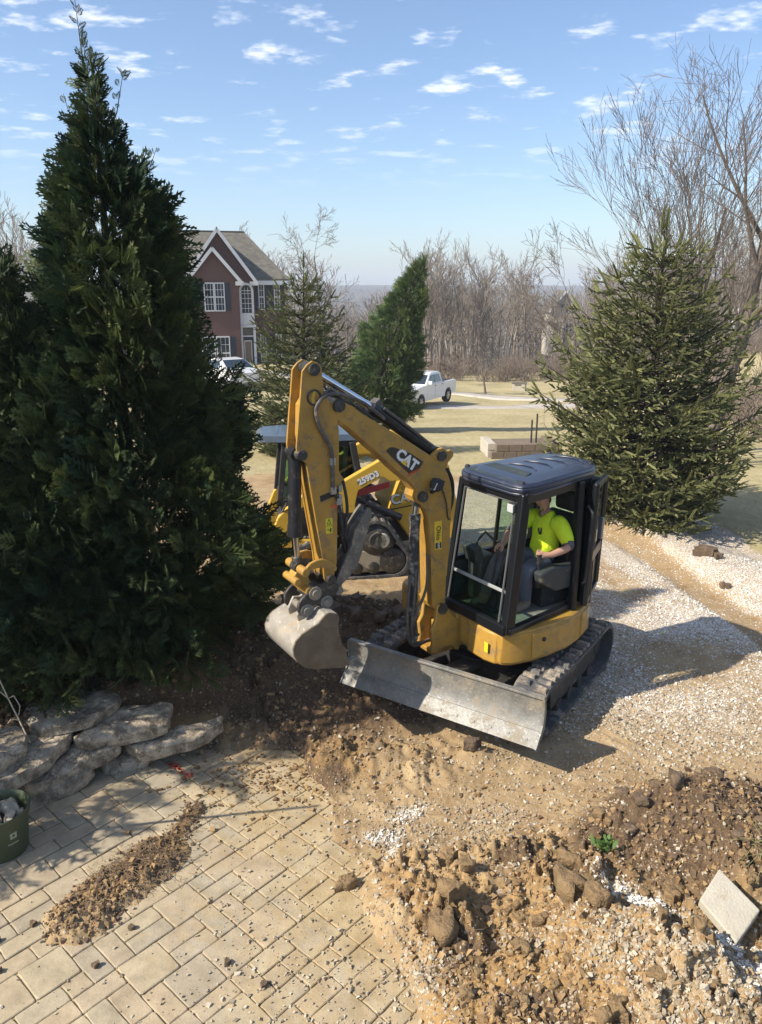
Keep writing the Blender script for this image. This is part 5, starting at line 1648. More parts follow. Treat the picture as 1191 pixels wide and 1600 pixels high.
# cab: dark box with glass, posts and roof
b = MB(Lf); b.hexa([(1.66, -1.40, .60), (1.66, -.36, .60), (.50, -.36, .60), (.50, -1.40, .60)], [(1.70, -1.40, 1.10), (1.70, -.36, 1.10), (.50, -.36, 1.10), (.50, -1.40, 1.10)]); lcab = b.build('cab', M['black_dull'], ctl, bevel=.02)
b = MB(Lf)
for l_ in (-.40, -1.36):
    b.bar((1.70, l_, 1.05), (1.60, l_, 1.94), .08, .08); b.bar((.50, l_, 1.05), (.66, l_, 1.94), .16, .09); b.bar((1.62, l_, 1.92), (.62, l_, 1.92), .08, .09); b.bar((1.72, l_, 1.10), (.50, l_, 1.10), .08, .09); b.bar((1.06, l_, 1.08), (1.04, l_, 1.92), .06, .07)
b.bar((1.60, -.4, 1.92), (1.60, -1.36, 1.92), .08, .08); b.bar((.64, -.4, 1.92), (.64, -1.36, 1.92), .08, .08); b.bar((.50, -.4, 1.3), (.50, -1.36, 1.3), .08, .3)
b.build('cab_frame', M['black_dull'], lcab, bevel=.012)
def lpane(q, parent=lcab, mat='glass_dark'):
    b = MB(Lf)
    q = [np.array(k, float) for k in q]; n_ = np.cross(q[1] - q[0], q[3] - q[0]); n_ = n_ / np.linalg.norm(n_) * .004
    b.hexa([tuple(k - n_) for k in q], [tuple(k + n_) for k in q]); b.build('side_glass', M[mat], parent)
for l_ in (-.385, -1.375):
    lpane([(1.02, l_, 1.13), (.56, l_, 1.13), (.66, l_, 1.88), (1.02, l_, 1.88)], mat='glass_green'); lpane([(1.64, l_, 1.13), (1.08, l_, 1.13), (1.08, l_, 1.88), (1.58, l_, 1.88)], mat='glass_green')
lpane([(.56, -.45, 1.42), (.56, -1.32, 1.42), (.65, -1.32, 1.88), (.65, -.45, 1.88)])
b = MB(Lf); b.box((.85, -.88, 1.25), (.5, .45, .12)); b.box((.66, -.88, 1.55), (.10, .42, .60), tilt=.1); b.build('seat', M['seat'], lcab, bevel=.03)
b = MB(Lf); b.plan([(1.62, -.32), (1.98, -.42), (1.98, -1.32), (1.62, -1.44), (.52, -1.44), (.46, -1.3), (.46, -.46), (.52, -.32)], 1.955, 2.035, [(1.60, -.40), (1.90, -.48), (1.90, -1.26), (1.60, -1.36), (.56, -1.36), (.54, -1.2), (.54, -.54), (.56, -.40)])
b.build('cab_roof', surf('loader_roof', (.045, .06, .075), .30, 0, .1, 4, DUST, .1, 5, coat=.3), lcab, bevel=.015, smooth=True)
# front coupler with lettering, hoses
b = MB(Lf); b.side([(1.90, .02), (2.00, .05), (2.10, .50), (2.02, .56), (1.90, .30)], -1.62, -.05); fc = b.build('front_coupler', M['black_dull'], ctl, bevel=.01)
b = MB(Lf); lettering(b, 'CAT', .19, Lf(2.0, -.046, .26), -Lf.f * .35 + Lf.z * .94, -Lf.f * -.94 + Lf.z * .35, .004, .002); b.build('coupler_lettering', M['white_text'], fc)
for k, path in enumerate(([(.62, -.17, 1.20), (.55, -.12, 1.05), (.75, -.10, .98), (1.0, -.12, 1.08)], [(1.70, -.15, .98), (1.62, -.02, 1.18), (1.50, -.05, 1.08)], [(.20, -.19, .95), (.45, -.12, 1.12), (.62, -.16, 1.02), (.66, -.2, .85)])):
    b = MB(Lf); b.tube(path, .016, 8); b.build('hydraulic_hose', M['hose'], ctl, smooth=True)
# ------------------------------------------------------------------ the operator
M['skin'] = surf('skin', (0.50, 0.27, 0.19), 0.5, 0, 0.06, 20)
M['hivis'] = surf('hivis_shirt', (0.64, 0.80, 0.02), 0.8, 0, 0.05, 10, bump=.9, bscale=14)
M['jeans'] = surf('grey_trousers', (0.075, 0.085, 0.115), 0.9, 0, 0.15, 14, bump=.35, bscale=26)
M['boots'] = surf('work_boots', (0.16, 0.12, 0.085), 0.8, 0, 0.2, 20)
M['hair'] = surf('short_brown_hair', (0.06, 0.04, 0.028), 0.7, 0, 0.3, 60, bump=.5, bscale=120)
M['undersleeve'] = surf('grey_undersleeve', (0.10, 0.10, 0.115), 0.9, 0, 0.1)


def skin_mesh(name, joints, edges, mat, parent=None, sub=2, root=None, loc=None):
    names = list(joints)
    idx = {k: i for i, k in enumerate(names)}
    off = np.array(wloc(parent)) if parent else np.array(loc if loc is not None else (0, 0, 0), float)
    me = bpy.data.meshes.new(name)
    me.from_pydata([tuple(B(*joints[k][0]) - off) for k in names], [(idx[a], idx[b_]) for a, b_ in edges], [])
    tmp = bpy.data.objects.new(name + '_rig', me)
    COL.objects.link(tmp)
    md = tmp.modifiers.new('skin', 'SKIN'); md.use_smooth_shade = True; md.branch_smoothing = .6
    sv = me.skin_vertices[0].data
    for k in names:
        r_ = joints[k][1]
        sv[idx[k]].radius = r_ if isinstance(r_, tuple) else (r_, r_)
        sv[idx[k]].use_root = (k == (root or names[0]))
    sd = tmp.modifiers.new('sub', 'SUBSURF'); sd.levels = sub; sd.render_levels = sub
    dg = bpy.context.evaluated_depsgraph_get()
    m2 = bpy.data.meshes.new_from_object(tmp.evaluated_get(dg))
    bpy.data.objects.remove(tmp); bpy.data.meshes.remove(me)
    m2.name = name
    m2.materials.clear(); m2.materials.append(mat)
    m2.polygons.foreach_set('use_smooth', [True] * len(m2.polygons))
    o = link(name, m2, parent)
    if not parent and loc is not None: o.location = loc
    return o


J = {  # position in the cab frame, radius
    'pelvis': ((-.26, .42, 1.40), (.125, .13)), 'waist': ((-.245, .42, 1.54), .150), 'chest': ((-.255, .42, 1.70), .150), 'collar': ((-.25, .42, 1.835), .085),
    'neck': ((-.215, .42, 1.92), .052), 'jaw': ((-.165, .42, 1.985), .066), 'head': ((-.175, .42, 2.06), .088), 'crown': ((-.185, .42, 2.10), .06),
    'nose': ((-.085, .42, 2.03), .014),
    'hipL': ((-.20, .52, 1.385), .10), 'kneeL': ((.13, .545, 1.40), .066), 'ankleL': ((.10, .525, 1.06), .046), 'heelL': ((.09, .525, 1.015), .04), 'toeL': ((.26, .54, 1.0), .036),
    'hipR': ((-.20, .32, 1.385), .10), 'kneeR': ((.22, .27, 1.46), .066), 'ankleR': ((.38, .235, 1.08), .046), 'heelR': ((.39, .235, 1.03), .04), 'toeR': ((.52, .225, 1.02), .036),
    'shL': ((-.25, .60, 1.80), .076), 'elL': ((-.26, .735, 1.60), .047), 'wrL': ((-.035, .70, 1.555), .032), 'palmL': ((.03, .675, 1.565), (.030, .040)),
    'shR': ((-.24, .24, 1.80), .076), 'elR': ((-.02, .15, 1.655), .047), 'wrR': ((.155, .245, 1.585), .032), 'palmR': ((.215, .275, 1.59), (.040, .028)),
}
E_ = [('pelvis', 'waist'), ('waist', 'chest'), ('chest', 'collar'), ('collar', 'neck'), ('neck', 'jaw'), ('jaw', 'head'), ('head', 'crown'), ('jaw', 'nose'),
      ('pelvis', 'hipL'), ('hipL', 'kneeL'), ('kneeL', 'ankleL'), ('ankleL', 'heelL'), ('heelL', 'toeL'), ('pelvis', 'hipR'), ('hipR', 'kneeR'), ('kneeR', 'ankleR'), ('ankleR', 'heelR'), ('heelR', 'toeR'),
      ('collar', 'shL'), ('shL', 'elL'), ('elL', 'wrL'), ('wrL', 'palmL'), ('collar', 'shR'), ('shR', 'elR'), ('elR', 'wrR'), ('wrR', 'palmR')]
# fingers: left hand closes round its joystick, right hand rests over the lever knob
def finger(tag_, palm, pts, r0=.0095):
    prev = palm
    for k, q in enumerate(pts):
        J[f'{tag_}{k}'] = (q, r0 * (1 - .12 * k)); E_.append((prev, f'{tag_}{k}')); prev = f'{tag_}{k}'
for k, dz in enumerate((.026, .009, -.009, -.025)):
    ln = (.92, 1.0, .95, .8)[k]
    finger(f'fL{k}', 'palmL', [(.060, .672 + .004 * k, 1.566 + dz), (.085 * ln + .008, .640, 1.563 + dz), (.070, .618, 1.560 + dz), (.050, .622, 1.558 + dz)])
finger('tL', 'palmL', [(.035, .645, 1.592), (.060, .628, 1.602), (.080, .632, 1.600)], .011)
for k, dl in enumerate((-.026, -.009, .009, .026)):
    ln = (.9, 1.0, .96, .8)[k]
    finger(f'fR{k}', 'palmR', [(.250, .280 + dl, 1.592), (.272 * ln + .02, .286 + dl, 1.574), (.285, .288 + dl, 1.545), (.278, .290 + dl, 1.522)])
finger('tR', 'palmR', [(.215, .312, 1.572), (.240, .322, 1.552), (.258, .318, 1.535)], .011)
person = skin_mesh('person', J, E_, M['skin'], None, 2, 'pelvis', loc=tuple(B(-.26, .42, 1.31)))
tag(person, 'person in lime high visibility shirt and grey trousers seated in excavator cab', 'person')
# clothes: shells lifted off the body where the nearest bone wears them
PB = [(a, b_, np.array(J[a][0]), np.array(J[b_][0])) for a, b_ in E_]
pv = np.array([tuple(v.co) for v in person.data.vertices]) + np.array(person.location)
pn = np.array([tuple(v.normal) for v in person.data.vertices])
pl_ = np.stack([(pv - B.o) @ B.f, (pv - B.o) @ B.l, pv[:, 2]], 1)     # back into cab coordinates
best = np.full(len(pl_), 9.0); own = np.zeros(len(pl_), int); ownt = np.zeros(len(pl_))
for k, (a, b_, pa, pb) in enumerate(PB):
    d = pb - pa; t_ = np.clip(((pl_ - pa) @ d) / (d @ d), 0, 1)
    ra = J[a][1][0] if isinstance(J[a][1], tuple) else J[a][1]; rb_ = J[b_][1][0] if isinstance(J[b_][1], tuple) else J[b_][1]
    q = np.linalg.norm(pl_ - pa - t_[:, None] * d, axis=1) - (ra + (rb_ - ra) * t_) * .8
    m_ = q < best
    best[m_] = q[m_]; own[m_] = k; ownt[m_] = t_[m_]


def garment(name, rule, lift, mat):
    worn = np.array([rule(PB[k][0], PB[k][1], t_, p_) for k, t_, p_ in zip(own, ownt, pl_)])
    faces = [tuple(p_.vertices) for p_ in person.data.polygons if sum(worn[i] for i in p_.vertices) * 2 > len(p_.vertices)]
    used = sorted({i for f in faces for i in f}); mp_ = {i: n_ for n_, i in enumerate(used)}
    V_ = pv[used] + pn[used] * lift - np.array(person.location)
    me = bpy.data.meshes.new(name)
    me.from_pydata([tuple(q) for q in V_], [], [tuple(mp_[i] for i in f) for f in faces])
    me.materials.append(mat)
    me.polygons.foreach_set('use_smooth', [True] * len(me.polygons))
    o = link(name, me, person)
    sd = o.modifiers.new('cloth', 'SOLIDIFY'); sd.thickness = .006; sd.offset = 1
    return o


def is_shirt(a, b_, t_, p_):
    if (a, b_) in (('waist', 'chest'), ('chest', 'collar'), ('collar', 'shL'), ('collar', 'shR')): return True
    if (a, b_) == ('pelvis', 'waist'): return p_[2] > 1.43
    if (a, b_) == ('collar', 'neck'): return t_ < .35
    if a in ('shL', 'shR'): return t_ < .80
    return False


def is_trouser(a, b_, t_, p_):
    if (a, b_) == ('pelvis', 'waist'): return p_[2] <= 1.47
    if a == 'pelvis' and b_ in ('hipL', 'hipR'): return True
    if a in ('hipL', 'hipR'): return True
    if a in ('kneeL', 'kneeR'): return t_ < .97
    return False


shirt = garment('shirt', is_shirt, .013, M['hivis'])
garment('trousers', is_trouser, .010, M['jeans'])
garment('boot', lambda a, b_, t_, p_: b_ in ('heelL', 'toeL') or (b_ == 'ankleL' and t_ > .9), .010, M['boots'])
garment('boot', lambda a, b_, t_, p_: b_ in ('heelR', 'toeR') or (b_ == 'ankleR' and t_ > .9), .010, M['boots'])
garment('undersleeve', lambda a, b_, t_, p_: (a == 'shR' and t_ > .76) or (a == 'elR' and t_ < .25), .008, M['undersleeve'])
garment('undersleeve', lambda a, b_, t_, p_: (a == 'shL' and t_ > .76) or (a == 'elL' and t_ < .12), .008, M['undersleeve'])
garment('hair', lambda a, b_, t_, p_: b_ in ('head', 'crown') and (p_[2] > 2.085 or p_[0] < -.19), .006, M['hair'])
for dl in (-.03, .03):
    b = MB(B); b.lathe((-.093, .42 + dl, 2.055), [(0, -.008), (.008, 0), (0, .008)], 8); b.build('eye', M['black_dull'], person, smooth=True)
# dark chest print
from mathutils.bvhtree import BVHTree
bv = BVHTree.FromPolygons([tuple(v.co + person.location + v.normal * .006) for v in shirt.data.vertices], [tuple(p_.vertices) for p_ in shirt.data.polygons])
b = MB()
cpt = B(-.10, .45, 1.715)
for dx, dz, w, h in ((-.022, .012, .009, .016), (.012, .014, .009, .018), (.016, -.008, .008, .022), (-.004, -.014, .020, .008), (-.016, -.004, .008, .012), (.0, -.030, .016, .006)):
    for k in range(1):
        q = []
        for sx, sz in ((-1, -1), (1, -1), (1, 1), (-1, 1)):
            pt = Vector(cpt + B.l * (dx + sx * w) * 0.9 + B.f * 0.0) + Vector((0, 0, dz + sz * h))
            hit, nrm_, _, _ = bv.ray_cast(pt + Vector(B.f) * .25, -Vector(B.f))
            if hit is None: break
            q.append(tuple(hit + nrm_ * .003))
        if len(q) == 4 and max((Vector(q[i]) - Vector(q[0])).length for i in range(4)) < .07: b.add(q, [(0, 1, 2, 3)], local=False)
if b.v: b.build('chest_print', M['decal_black'], shirt)
# ------------------------------------------------------------------ vegetation


def leafmat(name, lo, hi, trans=0.25, rough=0.6):
    m, t, p, out = nt(name)
    at = nd(t, 'ShaderNodeAttribute', attribute_name='tone').outputs['Fac']
    col = mixc(t, at, lo, hi)
    t.links.new(col, p.inputs['Base Color'])
    p.inputs['Roughness'].default_value = rough
    p.inputs['Specular IOR Level'].default_value = 0.3
    tl = nd(t, 'ShaderNodeBsdfTranslucent', {'Color': col})
    mx = nd(t, 'ShaderNodeMixShader', {0: trans, 1: p.outputs[0], 2: tl.outputs[0]})
    t.links.new(mx.outputs[0], out.inputs[0])
    return m


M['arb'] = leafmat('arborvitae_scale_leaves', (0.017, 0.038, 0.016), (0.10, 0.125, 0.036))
M['arb_light'] = leafmat('arborvitae_sun_lightened', (0.048, 0.088, 0.028), (0.155, 0.20, 0.06))  # leaf colour lightened to carry the sun falling on the leaning evergreen
M['spruce'] = leafmat('spruce_needles', (0.095, 0.112, 0.045), (0.30, 0.30, 0.13), 0.15)
M['spruce2'] = leafmat('young_spruce_needles', (0.08, 0.10, 0.045), (0.23, 0.245, 0.10), 0.15)
M['bark'] = surf('grey_brown_bark', (0.125, 0.10, 0.08), 0.9, 0, 0.3, 7, bump=.6, bscale=25)
M['bark_dark'] = surf('evergreen_bark', (0.035, 0.026, 0.02), 0.9, 0, 0.3, 7)
M['twig'] = surf('bare_twigs', (0.155, 0.125, 0.105), 0.9, 0, 0.2, 3)
M['twig_pale'] = surf('bare_twigs_far', (0.235, 0.20, 0.168), 0.95, 0, 0.2, .4, rand=.15)
M['brush'] = surf('pinkish_brush', (0.205, 0.16, 0.125), 0.95, 0, 0.25, .5)


def inst(T, TF, pos, X, Z, scale, tone=None):
    """one mesh from many copies of a template: T (m,3), TF (k,3), frames from X (along) and Z (face normal)"""
    X = X / np.linalg.norm(X, axis=1)[:, None]
    Y = np.cross(Z, X); Y = Y / (np.linalg.norm(Y, axis=1)[:, None] + 1e-9)
    Zn = np.cross(X, Y)
    Bm = np.stack([X, Y, Zn], 1)
    V = np.einsum('mk,nkj->nmj', T, Bm) * scale[:, None, None] + pos[:, None, :]
    n, m_ = len(pos), len(T)
    Fi = (TF[None] + (np.arange(n) * m_)[:, None, None]).reshape(-1, TF.shape[1])
    tn = np.repeat(tone, m_) if tone is not None else None
    return V.reshape(-1, 3), Fi, tn


def frond(seed, pairs=6, sub_=True, curl=.16):
    r_ = random.Random(seed)
    v, f = [], []
    def dia(x0, y0, x1, y1, w):
        dx, dy = x1 - x0, y1 - y0
        L = math.hypot(dx, dy); nx, ny = -dy / L * w, dx / L * w
        b = len(v)
        mx_, my_ = x0 + dx * .55, y0 + dy * .55
        for x, y in ((x0, y0), (mx_ + nx, my_ + ny), (x1, y1), (mx_ - nx, my_ - ny)):
            v.append((x, y, -curl * (x * x) - .25 * abs(y) ** 1.5 + r_.uniform(-.012, .012)))
        f.append((b, b + 1, b + 2)); f.append((b, b + 2, b + 3))
    dia(0, 0, 1, 0, .012)
    for k in range(pairs):
        x = .14 + .80 * k / pairs
        L = (.50 * (1 - .70 * k / pairs)) * r_.uniform(.75, 1.15)
        for s_ in (1, -1):
            a = R(r_.uniform(34, 50))
            ex_, ey_ = x + L * math.cos(a), s_ * L * math.sin(a)
            dia(x, 0, ex_, ey_, .038)
            if sub_ and L > .2:
                q = .45
                dia(x + L * q * math.cos(a), s_ * L * q * math.sin(a), x + L * q * math.cos(a) + L * .5, s_ * (L * q * math.sin(a) + L * .04), .034)
    return np.array(v), np.array(f)


FRONDS = [frond(3), frond(8), frond(14)]
FRONDS_FAR = [frond(3, 6, False), frond(8, 6, False)]
FR_SMALL = [frond(5, 5, False)]


def arborvitae(name, loc, h, prof, n, seed, label, mat, frond_len=.27, lean=(0, 0), tips=(), cat='tree', bottom=0.02, squash=1.0):
    rr = np.random.default_rng(seed)
    root = empty(name, loc, label, cat)
    ts, rs = [q[0] for q in prof], [q[1] for q in prof]
    # pick heights in proportion to girth
    cand = rr.uniform(bottom, 1, n * 6)
    keep = rr.uniform(0, max(rs), n * 6) < np.interp(cand, ts, rs)
    t_ = cand[keep][:n]
    n = len(t_)
    th = rr.uniform(0, 2 * np.pi, n)
    lob = 1 + .34 * fbm(th * 1.9 + seed, t_ * 9.0, 3, seed) + .16 * np.sin(th * 3 + t_ * 20 + seed)
    rad = np.interp(t_, ts, rs) * lob
    rho = 1 - .85 * rr.uniform(0, 1, n) ** 1.5
    # most sprays gather in clumps at the limb ends
    nc_ = max(30, n // 20)
    own = rr.integers(0, nc_, n)
    incl = rr.uniform(0, 1, n) < .60
    t_ = np.where(incl, np.clip(t_[own] + rr.normal(0, .13 * frond_len / .28, n) / h, bottom, 1), t_)
    th = np.where(incl, th[own] + rr.normal(0, .13 * frond_len / .28, n) / np.maximum(.2, rad[own]), th)
    lob = 1 + .40 * fbm(th * 1.9 + seed, t_ * 9.0, 3, seed) + .16 * np.sin(th * 3 + t_ * 20 + seed)
    rad = np.maximum(.02, np.interp(t_, ts, rs) - frond_len * .42) * lob
    rho = np.where(incl, 1.04 - .30 * rr.uniform(0, 1, nc_)[own] - np.abs(rr.normal(0, .10, n)), rho)
    r_ = rad * rho
    axx = lean[0] * t_ ** 1.3; axy = lean[1] * t_ ** 1.3
    P = np.stack([axx + r_ * np.cos(th), axy + r_ * np.sin(th) * squash, t_ * h + rr.normal(0, .04, n)], 1)
    up = .38 + .6 * t_
    D = np.stack([np.cos(th), np.sin(th), up * np.ones(n)], 1) + rr.normal(0, .48, (n, 3))
    Zv = np.stack([-np.sin(th), np.cos(th), np.zeros(n)], 1) + rr.normal(0, .55, (n, 3)) + np.array([0, 0, .35])
    sc = frond_len * rr.uniform(.6, 1.25, n) * (.65 + .35 * np.minimum(1, np.interp(t_, ts, rs) / .5))
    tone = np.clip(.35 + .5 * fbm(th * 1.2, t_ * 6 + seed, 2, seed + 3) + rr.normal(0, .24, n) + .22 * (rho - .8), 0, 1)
    # spires at the top with short side sprays
    ex_P, ex_D, ex_Z, ex_s, ex_t = [], [], [], [], []
    tm = MB()
    base = np.array(loc)
    pts_ = [(loc[0] + lean[0] * k ** 1.3, loc[1] + lean[1] * k ** 1.3, loc[2] - .05 + h * k) for k in np.linspace(0, .97, 9)]
    tm.tube(pts_, [.10 * h / 6 * (1 - .9 * k) + .008 for k in np.linspace(0, 1, 9)], 8)
    for (dx, dy, t0, L, ln_) in tips:
        p0 = np.array([lean[0] * t0 ** 1.3 + dx * .3, lean[1] * t0 ** 1.3 + dy * .3, t0 * h])
        p1 = p0 + np.array([dx, dy, L])
        tm.tube([tuple(base + p0), tuple(base + (p0 + p1) / 2 + np.array([dx, dy, 0]) * .12), tuple(base + p1)], [.007, .005, .002], 5)
        for k in range(int(ln_ * 1.8)):
            s_ = rr.uniform(.05, 1)
            a = rr.uniform(0, 2 * np.pi)
            ex_P.append(p0 + (p1 - p0) * s_); ex_D.append([math.cos(a), math.sin(a), rr.uniform(.5, 1.3)]); ex_Z.append([-math.sin(a), math.cos(a), .4]); ex_s.append(frond_len * rr.uniform(.28, .60) * (1.15 - .6 * s_)); ex_t.append(rr.uniform(.2, .7))
    if ex_P:
        P = np.vstack([P, ex_P]); D = np.vstack([D, ex_D]); Zv = np.vstack([Zv, ex_Z]); sc = np.concatenate([sc, ex_s]); tone = np.concatenate([tone, ex_t])
    Vs, Fs, Ts, o_ = [], [], [], 0
    kinds_ = FRONDS if loc[1] < 15 else FRONDS_FAR
    pick = rr.integers(0, len(kinds_), len(P))
    for k, (T, TF) in enumerate(kinds_):
        m_ = pick == k
        V_, F_, t2 = inst(T, TF, P[m_], D[m_], Zv[m_], sc[m_], tone[m_])
        Vs.append(V_); Fs.append(F_ + o_); Ts.append(t2); o_ += len(V_)
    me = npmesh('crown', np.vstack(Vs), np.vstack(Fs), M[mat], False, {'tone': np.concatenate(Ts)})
    link('crown', me, root)
    # ascending limbs
    for k in range(int(26 * h / 6)):
        t0 = rr.uniform(.05, .85); a = rr.uniform(0, 2 * np.pi); Rr = np.interp(t0 + .08, ts, rs) * .8
        p0 = np.array([lean[0] * t0 ** 1.3, lean[1] * t0 ** 1.3, t0 * h]) + base
        tm.tube([tuple(p0), tuple(p0 + np.array([math.cos(a) * Rr * .55, math.sin(a) * Rr * .55, .10 * h / 6])), tuple(p0 + np.array([math.cos(a) * Rr, math.sin(a) * Rr, .45 * h / 6]))], [.022, .015, .006], 5)
    tm.build('trunk', M['bark_dark'], root, smooth=True)
    return root


def gz(x, y): return H1(x, y)


conic = [(0, .80), (.06, 1.0), (.18, 1.05), (.32, .96), (.46, .80), (.58, .66), (.68, .54), (.78, .40), (.86, .25), (.92, .13), (.97, .06), (1, .03)]
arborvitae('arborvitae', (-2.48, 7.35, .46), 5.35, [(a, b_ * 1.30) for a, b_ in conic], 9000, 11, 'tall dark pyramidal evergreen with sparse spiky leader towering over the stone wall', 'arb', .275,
           tips=[(-.06, 0, .90, 1.15, 22), (.20, .05, .88, .62, 12), (-.20, .02, .84, .66, 12), (.40, 0, .76, .66, 14), (-.42, 0, .72, .62, 12), (.55, 0, .64, .6, 12), (-.55, -.1, .60, .55, 12), (.70, 0, .54, .6, 14), (.1, -.2, .86, .6, 10), (-.3, .1, .80, .55, 10), (.62, -.3, .46, .6, 14), (-.62, .1, .48, .6, 14), (.8, -.1, .40, .55, 12), (.9, -.3, .3, .5, 12)])
arborvitae('arborvitae', (-3.2, 6.75, .42), 3.7, [(a, b_ * 1.05) for a, b_ in conic], 4900, 23, 'shorter dark evergreen cut off by the frame edge beside the tallest one', 'arb', .275,
           tips=[(-.1, 0, .85, .7, 12), (.2, 0, .8, .5, 10)])
arborvitae('arborvitae', (-5.0, 4.80, .1), 5.0, [(a, b_ * 1.15) for a, b_ in conic], 480, 29, 'unseen evergreen outside the frame, placed and thinned to dapple the wall with shade', 'arb', .42)  # out of view; position and sparse sprays set for dappled shade on wall and terrace
arborvitae('arborvitae', (-.55, 28.6, gz(-.55, 28.6) - .1), 6.2, [(0, 1.2), (.1, 1.55), (.3, 1.45), (.5, 1.15), (.7, .80), (.85, .50), (.95, .25), (1, .06)], 6800, 37, 'dense sunlit green evergreen leaning right near the white pickup', 'arb_light', .36, lean=(2.05, 0), tips=[(.25, 0, .93, .55, 10)])


def shoot(seed, spikes=11):
    r_ = random.Random(seed)
    v, f = [], []
    for k in range(3):
        a = math.pi * k / 3
        c_, s_ = math.cos(a), math.sin(a)
        b = len(v)
        for x, w in ((0, .0), (.12, .065), (.75, .06), (1.0, 0)):
            v.append((x, w * c_, w * s_)); 
        for x, w in ((.75, -.06), (.12, -.065)): v.append((x, w * c_, w * s_))
        f += [(b, b + 1, b + 5), (b + 1, b + 2, b + 4), (b + 1, b + 4, b + 5), (b + 2, b + 3, b + 4)]
    for k in range(spikes):
        x = .05 + .9 * k / spikes; a = r_.uniform(0, 6.28)
        b = len(v)
        c_, s_ = math.cos(a), math.sin(a)
        v += [(x, .01 * c_, .01 * s_), (x + .05, .01 * c_, .01 * s_), (x + .12, .13 * c_, .13 * s_)]
        f.append((b, b + 1, b + 2))
    return np.array(v), np.array(f)


SHOOTS = [shoot(1, 8), shoot(2, 8)]
SHOOTS_FAR = [shoot(1, 3), shoot(2, 3)]


ROUND = [.78, .92, 1.0, .93, .75, .58, .40, .28, .13, .04]
LOOSE = [.80, .95, 1.0, .82, .62, .48, .36, .24, .13, .05]


